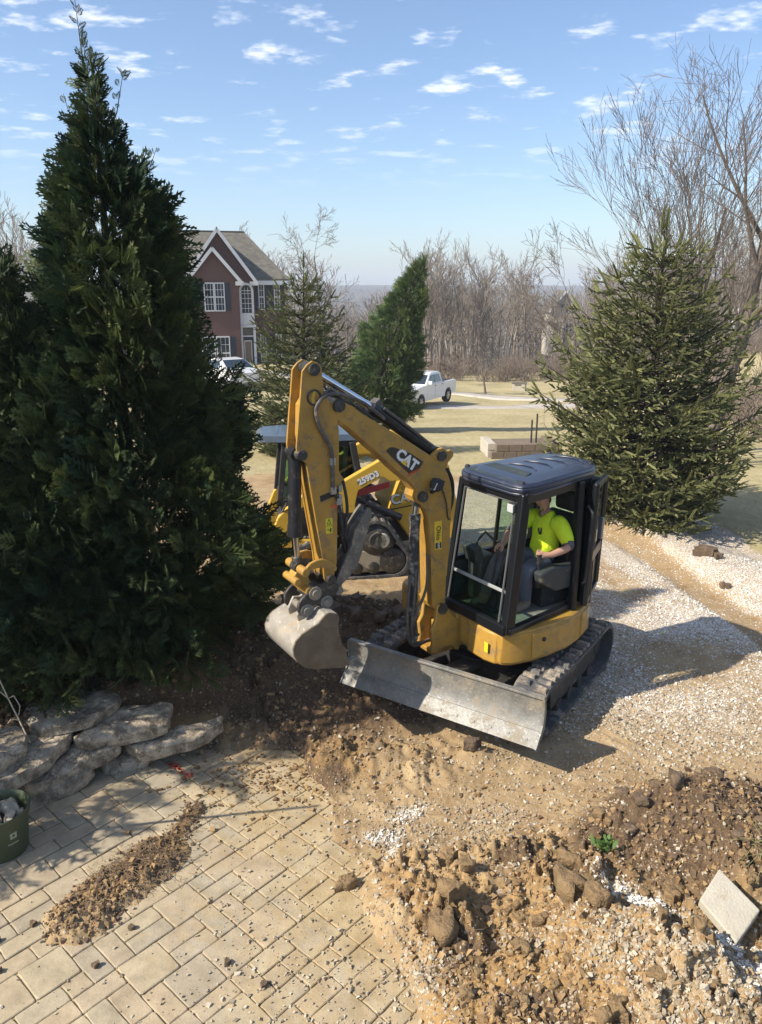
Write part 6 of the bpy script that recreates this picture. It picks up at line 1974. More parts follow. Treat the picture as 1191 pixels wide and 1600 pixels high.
def spruce(name, loc, h, rb, seed, label, mat, whorl=.22, shoot_len=.17, leader=(.0,), density=1.0, shape=.85, gap=0.0):
    rr = random.Random(seed)
    root = empty(name, loc, label, 'tree')
    P, D, S, T = [], [], [], []
    segs = []
    z = .16
    first = True
    while z < h * .91:
        t_ = z / h
        # widest a little above the ground, drawn in to a spire
        Rz = rb * float(np.interp(t_, [0, .1, .25, .4, .55, .66, .75, .82, .90, 1], shape)) + .04
        nb = rr.randint(7, 9)
        a0 = rr.uniform(0, 6.28)
        for k in range(nb):
            a = a0 + 6.28 * k / nb + rr.uniform(-.25, .25)
            L = Rz * rr.uniform(.72, 1.16)
            if rr.random() < gap: continue
            rise = .05 + .75 * t_ ** 1.5
            ca, sa = math.cos(a), math.sin(a)
            nseg = max(3, int(L / .16))
            pts = []
            for i in range(nseg + 1):
                s_ = i / nseg
                pts.append((ca * L * s_, sa * L * s_, z + L * (rise * s_ - .34 * s_ * (1 - t_) + .42 * s_ * s_ * s_ * (1 - .5 * t_))))
            segs.append((pts, .012 + .012 * L))
            for i in range(1, nseg + 1):
                s_ = i / nseg
                if s_ < .22 and L > .6: continue
                x, y, zz_ = pts[i]
                l2 = (L * .46 * (1 - s_) + .16) * rr.uniform(.7, 1.2)
                for sd in (1, -1):
                    b_ = a + sd * R(rr.uniform(38, 62))
                    cb, sb = math.cos(b_), math.sin(b_)
                    n2 = max(1, int(l2 / .085))
                    dz2 = rr.uniform(-.12, .22)
                    for j in range(n2 + 1):
                        q = j / max(1, n2)
                        px2, py2, pz2 = x + cb * l2 * q, y + sb * l2 * q, zz_ + l2 * q * dz2 + .12 * l2 * q * q
                        if rr.random() > density: continue
                        for u in range(2 if j else 1):
                            dd = b_ + (rr.uniform(-.9, .9) if j < n2 else rr.uniform(-.25, .25))
                            P.append((px2, py2, pz2)); D.append((math.cos(dd), math.sin(dd), rr.uniform(-.45, .95))); S.append(shoot_len * rr.uniform(.65, 1.2) * (1 - .35 * t_)); T.append(rr.gauss(.45, .2) + .25 * (s_ - .6))
                P.append((x, y, zz_)); D.append((ca + rr.uniform(-.3, .3), sa + rr.uniform(-.3, .3), rr.uniform(.1, .7))); S.append(shoot_len * rr.uniform(.8, 1.25)); T.append(rr.gauss(.5, .2))
            # upright tip
            P.append(pts[-1]); D.append((ca * .6, sa * .6, .9)); S.append(shoot_len * 1.5); T.append(.6)
        z += whorl * rr.uniform(.8, 1.2) * (1 if t_ < .7 else 1.5)
    # leader
    for ox in leader:
        for k in range(8):
            s_ = k / 8
            zz_ = h * (.88 + .12 * s_)
            a = rr.uniform(0, 6.28)
            P.append((ox * s_, 0, zz_)); D.append((math.cos(a) * (1 - s_ * .6), math.sin(a) * (1 - s_ * .6), .9)); S.append(shoot_len * (1.5 - .9 * s_)); T.append(.4)
        P.append((ox, 0, h * .985)); D.append((.02, 0, 1)); S.append(shoot_len * 1.9); T.append(.3)
    P, D, S, T = np.array(P), np.array(D), np.array(S), np.clip(np.array(T), 0, 1)
    nrr = np.random.default_rng(seed)
    Z = nrr.normal(0, 1, P.shape)
    Vs, Fs, Ts, o_ = [], [], [], 0
    pick = nrr.integers(0, 2, len(P))
    for k, (Tm, TF) in enumerate(SHOOTS if loc[1] < 15 else SHOOTS_FAR):
        m_ = pick == k
        V_, F_, t2 = inst(Tm, TF, P[m_], D[m_], Z[m_], S[m_], T[m_])
        Vs.append(V_); Fs.append(F_ + o_); Ts.append(t2); o_ += len(V_)
    link('crown', npmesh('crown', np.vstack(Vs), np.vstack(Fs), M[mat], False, {'tone': np.concatenate(Ts)}), root)
    print(name, 'shoots', len(P))
    b = MB()
    b.tube([(loc[0], loc[1], loc[2] - .1), (loc[0] + .02, loc[1], loc[2] + h * .5), (loc[0] + leader[0], loc[1], loc[2] + h)], [.03 * h * .6, .018 * h * .6, .006], 8)
    for pts, r_ in segs:
        b.tube([(loc[0] + q[0], loc[1] + q[1], loc[2] + q[2]) for q in (pts[0], pts[len(pts) // 2], pts[-1])], [r_, r_ * .7, .004], 4, cap=False)
    b.build('trunk', M['bark_dark'], root)
    return root


spruce('spruce_tree', (4.55, 13.1, gz(4.55, 13.1)), 4.85, 1.62, 5, 'broad olive green spruce beside the white gravel path', 'spruce', .175, .21, (.03, -.05), .92, ROUND, .04)
spruce('spruce_tree', (-2.05, 20.5, gz(-2.05, 20.5)), 4.9, 1.65, 9, 'loose young spruce in front of the brick house', 'spruce2', .22, .21, (.08,), .86, LOOSE, .08)


# --- leafless trees
def bare_segments(seed, h, r0, levels, spread=38, stems=1, nseg=5, children=(3, 5), ratio=.62, first=.25, upk=.06, wob=.10):
    rr = random.Random(seed)
    segs = []  # (p0, p1, ra, rb, level)
    def grow(p, d, L, r_, lv):
        n = max(2, int(nseg * (1 if lv < 2 else .6)))
        pts = [p]
        q = Vector(p); dd = Vector(d).normalized()
        for i in range(n):
            dd = (dd + Vector((rr.gauss(0, wob), rr.gauss(0, wob), rr.gauss(0, wob * .6) + upk))).normalized()
            q2 = q + dd * (L / n)
            ra = r_ * (1 - .72 * i / n); rb = r_ * (1 - .72 * (i + 1) / n)
            segs.append((tuple(q), tuple(q2), ra, rb, lv))
            q = q2
            pts.append((tuple(q), dd.copy(), rb, (i + 1) / n))
        if lv >= levels: return
        nc = rr.randint(*children) + (2 if lv == 0 else 0)
        for k in range(nc):
            s_ = first + (1 - first) * (k + rr.random()) / nc if lv == 0 else .18 + .82 * (k + rr.random()) / nc
            i = min(n - 1, int(s_ * n))
            pa = Vector(pts[i][0]) if i > 0 else Vector(p)
            pb = Vector(pts[i + 1][0])
            pos = pa + (pb - pa) * (s_ * n - i)
            bd = pts[i + 1][1]
            ax = bd.cross(Vector((rr.gauss(0, 1), rr.gauss(0, 1), rr.gauss(0, 1))))
            if ax.length < 1e-4: ax = Vector((1, 0, 0))
            nd_ = bd.copy(); nd_.rotate(Matrix.Rotation(R(rr.uniform(spread * .6, spread * 1.35)), 3, ax.normalized()))
            grow(tuple(pos), nd_, L * ratio * rr.uniform(.7, 1.2) * (1.1 - .45 * s_), max(.0035, r_ * (1 - .72 * s_) * rr.uniform(.45, .68)), lv + 1)
    for k in range(stems):
        a = 6.28 * k / max(1, stems) + rr.uniform(-.5, .5)
        tl = .0 if stems == 1 else rr.uniform(.06, .22)
        grow((0.05 * math.cos(a) * (stems > 1), 0.05 * math.sin(a) * (stems > 1), -.2), (tl * math.cos(a), tl * math.sin(a), 1), h * rr.uniform(.8, 1) * .82, r0 * (1 if k == 0 else .7), 0)
    return segs


def seg_mesh(name, segs, mat, kmin=3, rmin=.004, parent=None, offset=(0, 0, 0)):
    if not segs: return None
    A0 = np.array([s_[0] for s_ in segs]); A1_ = np.array([s_[1] for s_ in segs])
    ra = np.maximum(rmin, [s_[2] for s_ in segs]); rb = np.maximum(rmin, [s_[3] for s_ in segs])
    d = A1_ - A0; d = d / (np.linalg.norm(d, axis=1)[:, None] + 1e-9)
    ref = np.where(np.abs(d[:, 2:3]) > .9, np.array([[1., 0, 0]]), np.array([[0, 0, 1.]]))
    u = np.cross(d, ref); u = u / np.linalg.norm(u, axis=1)[:, None]
    w = np.cross(d, u)
    k = kmin
    V_, F_ = [], []
    ang = 2 * np.pi * np.arange(k) / k
    ringA = A0[:, None] + ra[:, None, None] * (np.cos(ang)[None, :, None] * u[:, None] + np.sin(ang)[None, :, None] * w[:, None])
    ringB = A1_[:, None] + rb[:, None, None] * (np.cos(ang)[None, :, None] * u[:, None] + np.sin(ang)[None, :, None] * w[:, None])
    V_ = np.concatenate([ringA, ringB], 1).reshape(-1, 3) + np.array(offset)
    base = np.arange(len(segs)) * 2 * k
    fs = np.array([[i, (i + 1) % k, k + (i + 1) % k, k + i] for i in range(k)])
    F_ = (fs[None] + base[:, None, None]).reshape(-1, 4)
    me = npmesh(name, V_, F_, mat, True)
    return link(name, me, parent) if parent is not False else me


def bare_tree(name, loc, segs, label, group=None, mat_t='bark', mat_c='twig', rmin=.004, rot=0):
    root = empty(name, loc, label, 'tree', group)
    root.rotation_euler.z = rot
    seg_mesh('trunk', [s_ for s_ in segs if s_[4] <= 1], M[mat_t], 6, rmin, root)
    seg_mesh('crown', [s_ for s_ in segs if s_[4] > 1], M[mat_c], 3, rmin, root)
    return root


TR = [(6.9, 18.5, 7.6, .085, 3, 101, 'bare many-stemmed tree fanning out behind the broad spruce', 0, 21),
      (8.6, 20.5, 8.8, .07, 2, 103, 'slender bare tree between the fan-shaped bare tree and the frame edge', 0, 26),
      (9.2, 21.5, 12.0, .20, 1, 107, 'tall bare tree with thick leaning trunk at the frame edge', .13, 38)]
for x, y, h, r0, st, sd, lb, ln, spd in TR:
    sg = bare_segments(sd, h, r0, 4, spd, st, 7, (4, 5) if st > 1 else (5, 6), .62, .20, .045, .07)
    print('bare', len(sg))
    o = bare_tree('bare_tree', (x, y, gz(x, y)), sg, lb, None, rmin=.0045, rot=0)
    o.rotation_euler.y = ln
for x, y, h, r0, sd, lb in ((10.0, 24.0, 8.0, .08, 111, 'bare tree with low branches among the brush beside the frame edge'), (6.9, 27.0, 6.5, .06, 113, 'small bare tree in front of the cream house behind the wood'), (-4.6, 62.0, 12.0, .16, 117, 'bare tree rising behind the loose young spruce and brick house')):
    sg = bare_segments(sd, h, r0, 4, 40, 1, 5, (4, 5), .62, .2, .05, .10)
    bare_tree('bare_tree', (x, y, gz(x, y) if y < 100 else 0), sg, lb, None, rmin=.006 if y < 40 else .012)
# street trees
for x, y, h, sd, lb in ((7.55, 55.5, 5.2, 121, 'small round-headed bare tree beside the lane left of the stone bin'), (4.95, 57.0, 3.6, 123, 'thin sapling beside the lane just right of the white pickup')):
    bare_tree('street_tree', (x, y, float(macro(np.array([x]), np.array([y]))[0])), bare_segments(sd, h, .09, 4, 36, 1, 5, (4, 6), .60, .28, .05, .08), lb, None, rmin=.011)

# the wood beyond the lane: a few kinds of tree, many individuals
kinds = []
for k in range(6):
    sg = bare_segments(200 + k, 12.5, .17, 3, 34, 1, 5, (5, 7), .50, .34, .08, .07)
    root = empty('forest_tree', (0, 0, -200))
    seg_mesh('trunk', [s_ for s_ in sg if s_[4] <= 1], M['twig_pale'], 4, .03, root)
    seg_mesh('crown', [s_ for s_ in sg if s_[4] > 1], M['twig_pale'], 3, .016, root)
    kinds.append(root)
fr = random.Random(77)
cnt = 0
def place_tree(x, y, sc, grp, lb):
    global cnt
    k = kinds[fr.randrange(6)]
    c = copy_tree(k)
    c.location = (x, y, float(macro(np.array([x]), np.array([y]))[0]) - .1)
    c.rotation_euler.z = fr.uniform(0, 6.28)
    c.scale = (sc * fr.uniform(.85, 1.1), sc * fr.uniform(.85, 1.1), sc)
    rt = x / y
    if grp.startswith('bare trees of the wood'):
        lb = ('tall ' if sc > 1.02 else 'low ' if sc < .88 else 'middling ') + 'bare grey tree in the wood ' + ('behind the white pickup' if rt < .10 else 'left of the cream house' if rt < .20 else 'in front of the cream house' if rt < .265 else 'behind the broad spruce' if rt < .46 else 'beside the white house')
    elif 'above the evergreens' in grp:
        lb = ('tall' if sc > .93 else 'low') + ' bare tree rising above the dark evergreens and white gable'
    else:
        lb = ('tall' if sc > .84 else 'low') + ' bare tree showing ' + ('above the brick house roof' if rt < -.16 else 'between the brick house and the young spruce')
    tag(c, lb, 'tree', grp)
    cnt += 1
for i in range(200):
    y = fr.uniform(78, 116)
    x = y * fr.uniform(.035, .62)
    if .195 < x / y < .262 and fr.random() < .7: continue
    place_tree(x, y, fr.uniform(.78, 1.15), 'bare trees of the wood beyond the lane', 'grey bare tree standing in the wood beyond the lane')
for i in range(22):
    y = fr.uniform(58, 80); x = -y * fr.uniform(.44, .62)
    place_tree(x, y, fr.uniform(.8, 1.05), 'bare trees above the evergreens', 'bare tree rising above the dark evergreens and white gable')
for i in range(14):
    y = fr.uniform(68, 85); x = -y * fr.uniform(.09, .27)
    place_tree(x, y, fr.uniform(.72, .95), 'bare trees behind the brick house', 'bare tree showing above the brick house roof')
for k in kinds:
    for ch in list(k.children): bpy.data.objects.remove(ch)
    bpy.data.objects.remove(k)
# brush at the foot of the wood, one mass
bs = []
for i in range(210):
    y = fr.uniform(70, 84); x = y * fr.uniform(.03, .60)
    if i > 175: y = fr.uniform(26, 40); x = y * fr.uniform(.40, .62)
    z = float(macro(np.array([x]), np.array([y]))[0])
    s_ = fr.uniform(.7, 1.4)
    for k in range(26):
        a, tl = fr.uniform(0, 6.28), fr.uniform(.1, .9)
        p0 = Vector((x + fr.gauss(0, .35), y + fr.gauss(0, .35), z - .1))
        L = s_ * fr.uniform(1.0, 2.6)
        p1 = p0 + Vector((math.cos(a) * tl, math.sin(a) * tl, 1)).normalized() * L * .55
        p2 = p1 + Vector((math.cos(a) * tl * 1.3 + fr.gauss(0, .25), math.sin(a) * tl * 1.3 + fr.gauss(0, .25), 1)).normalized() * L * .5
        bs.append((tuple(p0), tuple(p1), .022, .016, 0)); bs.append((tuple(p1), tuple(p2), .016, .010, 0))
        p3 = p1 + Vector((fr.gauss(0, .5), fr.gauss(0, .5), .6)) * L * .35
        bs.append((tuple(p1), tuple(p3), .012, .008, 0))
o = seg_mesh('undergrowth', bs, M['brush'], 3, .009)
tag(o, 'pinkish brown brush along the foot of the wood', None, None, 'stuff')
# far wood in the valley, one mass
ws = []
for i in range(1400):
    y = 114 + 330 * fr.random() ** 1.5; x = y * fr.uniform(-.62, .62)
    if y > 160 and (x / y < -.12 or x / y > .45) and fr.random() < .6: continue
    z = float(macro(np.array([x]), np.array([y]))[0])
    h = fr.uniform(9, 14) * (1 if y < 250 else 1.2)
    wv_ = .05 * y / 140
    ws.append(((x, y, z), (x + fr.gauss(0, .3), y, z + h * .9), .16, .04, 0))
    for k in range(17):
        s_ = fr.uniform(.3, .95); a = fr.uniform(0, 6.28)
        p0 = (x, y, z + h * .9 * s_); L = h * .34 * (1.15 - s_) + .6
        p1 = (x + math.cos(a) * L * .6, y + math.sin(a) * L * .6, p0[2] + L * .9)
        ws.append((p0, p1, wv_ * 1.2, wv_, 0))
        for q in range(1):
            ws.append((tuple(np.array(p0) * .45 + np.array(p1) * .55), (p1[0] + fr.gauss(0, .6), p1[1] + fr.gauss(0, .6), p1[2] + fr.uniform(-.3, .8)), wv_, wv_ * .8, 0))
for i in range(1700):
    y = 430 + 760 * fr.random() ** 1.2; x = y * fr.uniform(-.34, .34)
    z = float(macro(np.array([x]), np.array([y]))[0]); h = fr.uniform(12, 18); w_ = .00045 * y
    ws.append(((x, y, z), (x, y, z + h * .8), w_, w_ * .7, 0))
    for k in range(6):
        a = fr.uniform(0, 6.28); s_ = fr.uniform(.25, .8); L = h * .4
        ws.append(((x, y, z + h * .8 * s_), (x + math.cos(a) * L * .5, y + math.sin(a) * L * .5, z + h * .8 * s_ + L * .7), w_, w_ * .6, 0))
o = seg_mesh('distant_woods', ws, M['twig_pale'], 3, .02)
tag(o, 'grey brown far wood filling the valley', None, None, 'stuff')
print('forest trees', cnt)
# ------------------------------------------------------------------ brick house
M['brick'] = None
m, t, p, out = nt('red_brick')
co = nd(t, 'ShaderNodeTexCoord').outputs['Object']
mp = nd(t, 'ShaderNodeMapping', {'Vector': co, 'Rotation': (R(90), 0, R(-15))})
br_ = nd(t, 'ShaderNodeTexBrick', {'Vector': mp.outputs[0], 'Color1': (0.110, 0.042, 0.034, 1), 'Color2': (0.078, 0.032, 0.028, 1), 'Mortar': (0.22, 0.17, 0.15, 1), 'Scale': 1.0, 'Mortar Size': 0.008, 'Brick Width': .21, 'Row Height': .075})
nA = nd(t, 'ShaderNodeTexNoise', {'Vector': co, 'Scale': 1.4, 'Detail': 5.0})
t.links.new(mixc(t, tmath(t, 'MULTIPLY', nA.outputs[0], .45), br_.outputs[0], (0.075, 0.035, 0.032)), p.inputs['Base Color'])
p.inputs['Roughness'].default_value = .9
M['brick'] = m
M['shingle'] = surf('weathered_shingles', (0.125, 0.115, 0.095), .95, 0, .3, 3, (.085, .078, .068), .4, 1.2)
M['trim'] = surf('white_trim', (.60, .60, .62), .6, 0, .05, 2)
M['shutter'] = surf('dark_blue_shutter', (.018, .024, .038), .6, 0, .1)
M['siding'] = surf('white_siding', (.70, .69, .67), .7, 0, .05, 2)
M['cream'] = surf('cream_siding', (.44, .40, .335), .8, 0, .06, 2)
HX, HY, HZ = -8.45, 50.0, -1.15
house = empty('brick_house', (HX, HY, HZ - .02), 'two-storey red brick house with nested white-trimmed gables and arched window', 'house')


house.scale = (.84, 1, 1)


class HF(Frame):
    def __call__(s, x, d, z): return s.o + s.f * x + s.l * d + s.z * z


Hs = HF(HX, HY, 15.0, HZ)     # x along the front to the right, d into the house, z up
EV = 5.62
wins = []
b = MB(Hs)
b.hexa([(-7.5, .9, -.6), (3.0, .9, -.6), (3.0, 10, -.6), (-7.5, 10, -.6)], [(-7.5, .9, EV), (3.0, .9, EV), (3.0, 10, EV), (-7.5, 10, EV)])
b.build('wall', M['brick'], house)
b = MB(Hs); b.hexa([(-4.35, 0, -.6), (.62, 0, -.6), (.62, .9, -.6), (-4.35, .9, -.6)], [(-4.35, 0, EV), (.62, 0, EV), (.62, .9, EV), (-4.35, .9, EV)])
b.hexa([(-4.35, 0, EV), (.62, 0, EV), (.62, 3, EV), (-4.35, 3, EV)], [(-1.87, 0, 8.55), (-1.86, 0, 8.55), (-1.86, 3, 8.55), (-1.87, 3, 8.55)])
b.build('wall', M['brick'], house)
b = MB(Hs); b.hexa([(-4.05, -.6, -.6), (-.52, -.6, -.6), (-.52, 0, -.6), (-4.05, 0, -.6)], [(-4.05, -.6, EV), (-.52, -.6, EV), (-.52, 0, EV), (-4.05, 0, EV)])
b.hexa([(-4.05, -.6, EV), (-.52, -.6, EV), (-.52, .3, EV), (-4.05, .3, EV)], [(-2.29, -.6, 7.42), (-2.28, -.6, 7.42), (-2.28, .3, 7.42), (-2.29, .3, 7.42)])
b.build('wall', M['brick'], house)


def roof_slab(pts, th=.12, name='roof', mat='shingle'):
    q = [np.array(k, float) for k in pts]
    b = MB(Hs); b.hexa([tuple(k) for k in q], [tuple(k + np.array([0, 0, th])) for k in q]); return b.build(name, M[mat], house)


RZ = 8.72
roof_slab([(-7.9, .55, EV), (3.35, .55, EV), (.42, 5.4, RZ), (-7.9, 5.4, RZ)])
roof_slab([(3.35, .55, EV), (3.35, 10.4, EV), (.42, 5.4, RZ)] )
roof_slab([(3.35, 10.4, EV), (-7.9, 10.4, EV), (-7.9, 5.4, RZ), (.42, 5.4, RZ)])
roof_slab([(-4.6, -.28, EV - .15), (-1.865, -.28, 8.62), (-1.865, 5.2, 8.62), (-4.6, 1.2, EV - .15)])
roof_slab([(.87, -.28, EV - .15), (.87, 1.2, EV - .15), (-1.865, 5.2, 8.62), (-1.865, -.28, 8.62)])
roof_slab([(-4.3, -.85, EV - .12), (-2.285, -.85, 7.50), (-2.285, .4, 7.50), (-4.3, .4, EV - .12)], .10)
roof_slab([(-.27, -.85, EV - .12), (-.27, .4, EV - .12), (-2.285, .4, 7.50), (-2.285, -.85, 7.50)], .10)
b = MB(Hs)
for xa, za, xb, zb_, d_ in ((-4.62, EV - .22, -1.865, 8.58, -.30), (.89, EV - .22, -1.865, 8.58, -.30), (-4.32, EV - .2, -2.285, 7.46, -.87), (-.25, EV - .2, -2.285, 7.46, -.87)):
    b.bar((xa, d_, za), (xb, d_, zb_), .10, .21)
b.bar((.62, .62, EV - .12), (3.3, .62, EV - .12), .18, .26); b.bar((3.3, .6, EV - .12), (3.3, 10, EV - .12), .18, .26)
b.bar((-.75, -.70, EV - .17), (-.15, -.70, EV - .17), .30, .24); b.bar((.30, -.12, EV - .17), (.92, -.12, EV - .17), .3, .24); b.bar((-4.3, -.70, EV - .17), (-3.7, -.70, EV - .17), .3, .24)
b.build('trim_board', M['trim'], house)


def hwin(x, z, w, h, d, cols_, rows_, arch=False):
    f = MB(Hs)
    t_ = .07
    d0 = d - .05
    if not arch:
        f.box((x + w / 2, d0, z + t_ / 2), (w, .10, t_)); f.box((x + w / 2, d0, z + h - t_ / 2), (w, .10, t_)); f.box((x + t_ / 2, d0, z + h / 2), (t_, .10, h - 2 * t_)); f.box((x + w - t_ / 2, d0, z + h / 2), (t_, .10, h - 2 * t_))
        f.box((x + w / 2, d0, z + h / 2), (w - 2 * t_, .06, .07))
    fr_ = f.build('window', M['trim'], house)
    b = MB(Hs); b.box((x + w / 2, d - .015, z + h / 2), (w - t_, .02, h - t_)); b.build('pane', M['window'], fr_)
    b = MB(Hs)
    for k in range(1, cols_): b.box((x + w * k / cols_, d - .036, z + h / 2), (.025, .02, h - 2 * t_))
    for k in range(1, rows_): b.box((x + w / 2, d - .036, z + h * k / rows_), (w - 2 * t_, .018, .025))
    b.build('glazing_bar', M['trim'], fr_)


def shutter(x, z, w, h, d):
    b = MB(Hs); b.box((x + w / 2, d - .03, z + h / 2), (w, .05, h)); b.box((x + w / 2, d - .06, z + h * .25), (w * .75, .02, h * .4)); b.box((x + w / 2, d - .06, z + h * .75), (w * .75, .02, h * .4)); b.build('shutter', M['shutter'], house)


hwin(-3.02, 3.80, .72, 1.70, -.6, 3, 4); hwin(-2.28, 3.80, .72, 1.70, -.6, 3, 4); shutter(-1.53, 3.82, .36, 1.66, -.6); shutter(-3.42, 3.82, .36, 1.66, -.6)
hwin(-2.35, .25, .98, 2.05, -.6, 3, 4); shutter(-1.33, .28, .38, 2.0, -.6); hwin(-3.4, .25, .98, 2.05, -.6, 3, 4)
for z, h in ((3.82, 1.62), (.55, 1.75)):
    hwin(.98, z, .46, h, .9, 2, 4); shutter(.70, z, .24, h, .9); shutter(1.50, z, .30, h, .9); shutter(1.86, z, .26, h, .9); hwin(2.16, z, .46, h, .9, 2, 4); shutter(2.66, z, .26, h, .9)
# entrance: white surround, arched window, panel, door
b = MB(Hs)
cxn, hw_ = .03, .52
arc_o = [(cxn + hw_ * math.cos(a), 5.02 + .48 * math.sin(a)) for a in np.linspace(0, math.pi, 13)]
arc_i = [(cxn + .36 * math.cos(a), 5.02 + .34 * math.sin(a)) for a in np.linspace(0, math.pi, 13)]
for i in range(12):
    b.hexa([(arc_o[i][0], -.09, arc_o[i][1]), (arc_o[i + 1][0], -.09, arc_o[i + 1][1]), (arc_i[i + 1][0], -.09, arc_i[i + 1][1]), (arc_i[i][0], -.09, arc_i[i][1])], [(arc_o[i][0], .0, arc_o[i][1]), (arc_o[i + 1][0], .0, arc_o[i + 1][1]), (arc_i[i + 1][0], .0, arc_i[i + 1][1]), (arc_i[i][0], .0, arc_i[i][1])])
b.box((cxn - .44, -.045, 4.35), (.16, .09, 1.34)); b.box((cxn + .44, -.045, 4.35), (.16, .09, 1.34)); b.box((cxn, -.04, 3.31), (1.04, .08, .72))
b.box((cxn, -.06, 2.86), (1.22, .14, .14)); b.box((cxn - .48, -.05, 1.42), (.18, .10, 2.76)); b.box((cxn + .48, -.05, 1.42), (.18, .10, 2.76)); b.box((cxn, -.04, 2.25), (.78, .08, .07))
b.build('door_surround', M['trim'], house)
b = MB(Hs); b.side([(p_[0], p_[1]) for p_ in arc_i] + [(cxn - .36, 3.68), (cxn + .36, 3.68)], -.012, -.004); fr_ = b.build('arched_window', M['window'], house)
b = MB(Hs)
for k in (-.12, .12): b.box((cxn + k, -.03, 4.45), (.03, .02, 1.5))
for z in (3.95, 4.25, 4.55, 4.85): b.box((cxn, -.028, z), (.7, .018, .03))
b.box((cxn, -.03, 5.02), (.72, .02, .04)); b.build('glazing_bar', M['trim'], fr_)
b = MB(Hs); b.box((cxn, -.01, 1.15), (.76, .02, 2.1)); dr = b.build('door', M['shutter'], house)
b = MB(Hs)
for x0, z0, w, h in ((-.30, 1.95, .54, .06), (-.30, .30, .54, .06)): b.box((cxn + x0 + w / 2, -.035, z0), (w, .03, h))
b.box((cxn - .30, -.035, 1.12), (.05, .03, 1.7)); b.box((cxn + .22, -.035, 1.12), (.05, .03, 1.7)); b.build('storm_frame', M['trim'], dr)
b = MB(Hs); b.box((cxn - .04, -.028, 1.12), (.46, .01, 1.6)); b.build('pane', surf('warm_pane', (.16, .12, .10), .3), dr)
b = MB(Hs); b.box((cxn, -.02, 2.53), (.74, .02, .46)); b.build('transom', M['window'], house)
b = MB(Hs); b.box((.5, -.75, -.12), (2.0, 1.5, .2)); b.box((.5, -1.6, -.22), (2.2, .5, .2)); b.build('front_step', surf('slate_step', (.10, .11, .13), .9), house)
b = MB(Hs); b.box((-.82, -.68, .82), (.30, .12, .28)); b.build('wall_box', M['trim'], house)
b = MB(Hs); b.bar((.43, 5.4, RZ + .12), (-7.9, 5.4, RZ + .12), .25, .06); b.build('ridge_cap', surf('ridge', (.14, .13, .11), .95), house)


def plain_house(name, x, y, z, yaw, w, dpt_, ev, rise, wall_mat, label, wins_, trimw=.3, roofm='shingle', arch=False):
    root = empty(name, (x, y, z), label, 'house')
    f = HF(x, y, yaw, z)
    b = MB(f); b.hexa([(-w / 2, 0, -2.5), (w / 2, 0, -2.5), (w / 2, dpt_, -2.5), (-w / 2, dpt_, -2.5)], [(-w / 2, 0, ev), (w / 2, 0, ev), (w / 2, dpt_, ev), (-w / 2, dpt_, ev)])
    b.hexa([(-w / 2, 0, ev), (w / 2, 0, ev), (w / 2, dpt_, ev), (-w / 2, dpt_, ev)], [(-.01, 0, ev + rise), (.01, 0, ev + rise), (.01, dpt_, ev + rise), (-.01, dpt_, ev + rise)])
    b.build('wall', M[wall_mat], root)
    for s_ in (-1, 1):
        b = MB(f); q = [(s_ * (w / 2 + .4), -.35, ev - .35), (0, -.35, ev + rise + .08), (0, dpt_ + .3, ev + rise + .08), (s_ * (w / 2 + .4), dpt_ + .3, ev - .35)]
        b.hexa(q, [(a, c_, d_ + .14) for a, c_, d_ in q]); b.build('roof', M[roofm], root)
        b = MB(f); b.bar((s_ * (w / 2 + .42), -.40, ev - .40), (0, -.40, ev + rise + .02), .10, trimw); b.build('trim_board', M['trim'], root)
    for (wx, wz, ww, wh) in wins_:
        b = MB(f); b.box((wx, -.03, wz), (ww + .2, .08, wh + .2)); fr_ = b.build('window', M['trim'], root)
        b = MB(f); b.box((wx, -.075, wz), (ww, .02, wh)); b.build('pane', M['window'], fr_)
        b = MB(f); b.box((wx, -.09, wz), (ww, .02, .06)); b.box((wx, -.088, wz), (.06, .018, wh)); b.build('glazing_bar', M['trim'], fr_)
    # board lines
    b = MB(f)
    for k in range(int(ev / .45)): b.box((0, -.012, .2 + k * .45), (w, .03, .03))
    b.build('siding_board', M[wall_mat], root)
    return root


def mz(x, y): return float(macro(np.array([float(x)]), np.array([float(y)]))[0])


plain_house('cream_house', 27.0, 117, -3.2, 2, 4.0, 5, 4.2, 2.6, 'cream', 'cream gabled house half hidden behind the bare wood', [(-1.1, 1.6, .9, 1.5), (.8, 1.6, .9, 1.5), (0, 4.4, 1.0, 1.3)])
plain_house('white_house', 47.5, 96, mz(47.5, 96) + 1.0, -8, 6.5, 8, 4.4, 2.4, 'siding', 'white house among the bare trees beside the frame edge', [(-1.8, 3.2, .9, 1.4), (.4, 3.2, .9, 1.4), (-1.8, .9, .9, 1.4)])
plain_house('white_gable_house', -24.2, 58, -1.0, 22, 7.5, 9, 3.9, 4.0, 'siding', 'white sided gable glimpsed between the two dark evergreens', [(-.5, 4.3, .9, 1.3), (1.9, 2.2, .9, 1.3)], .4)

# ------------------------------------------------------------------ cars
M['carwhite'] = surf('white_car_paint', (.70, .71, .73), .25, 0, .02, 1, coat=.6)
M['tyre'] = surf('tyre_rubber', (.02, .02, .02), .85)
M['rim'] = surf('alloy_rim', (.45, .45, .46), .3, .8, .1)
M['tail'] = surf('tail_lamp_red', (.45, .02, .015), .25, 0, .05, coat=.5)


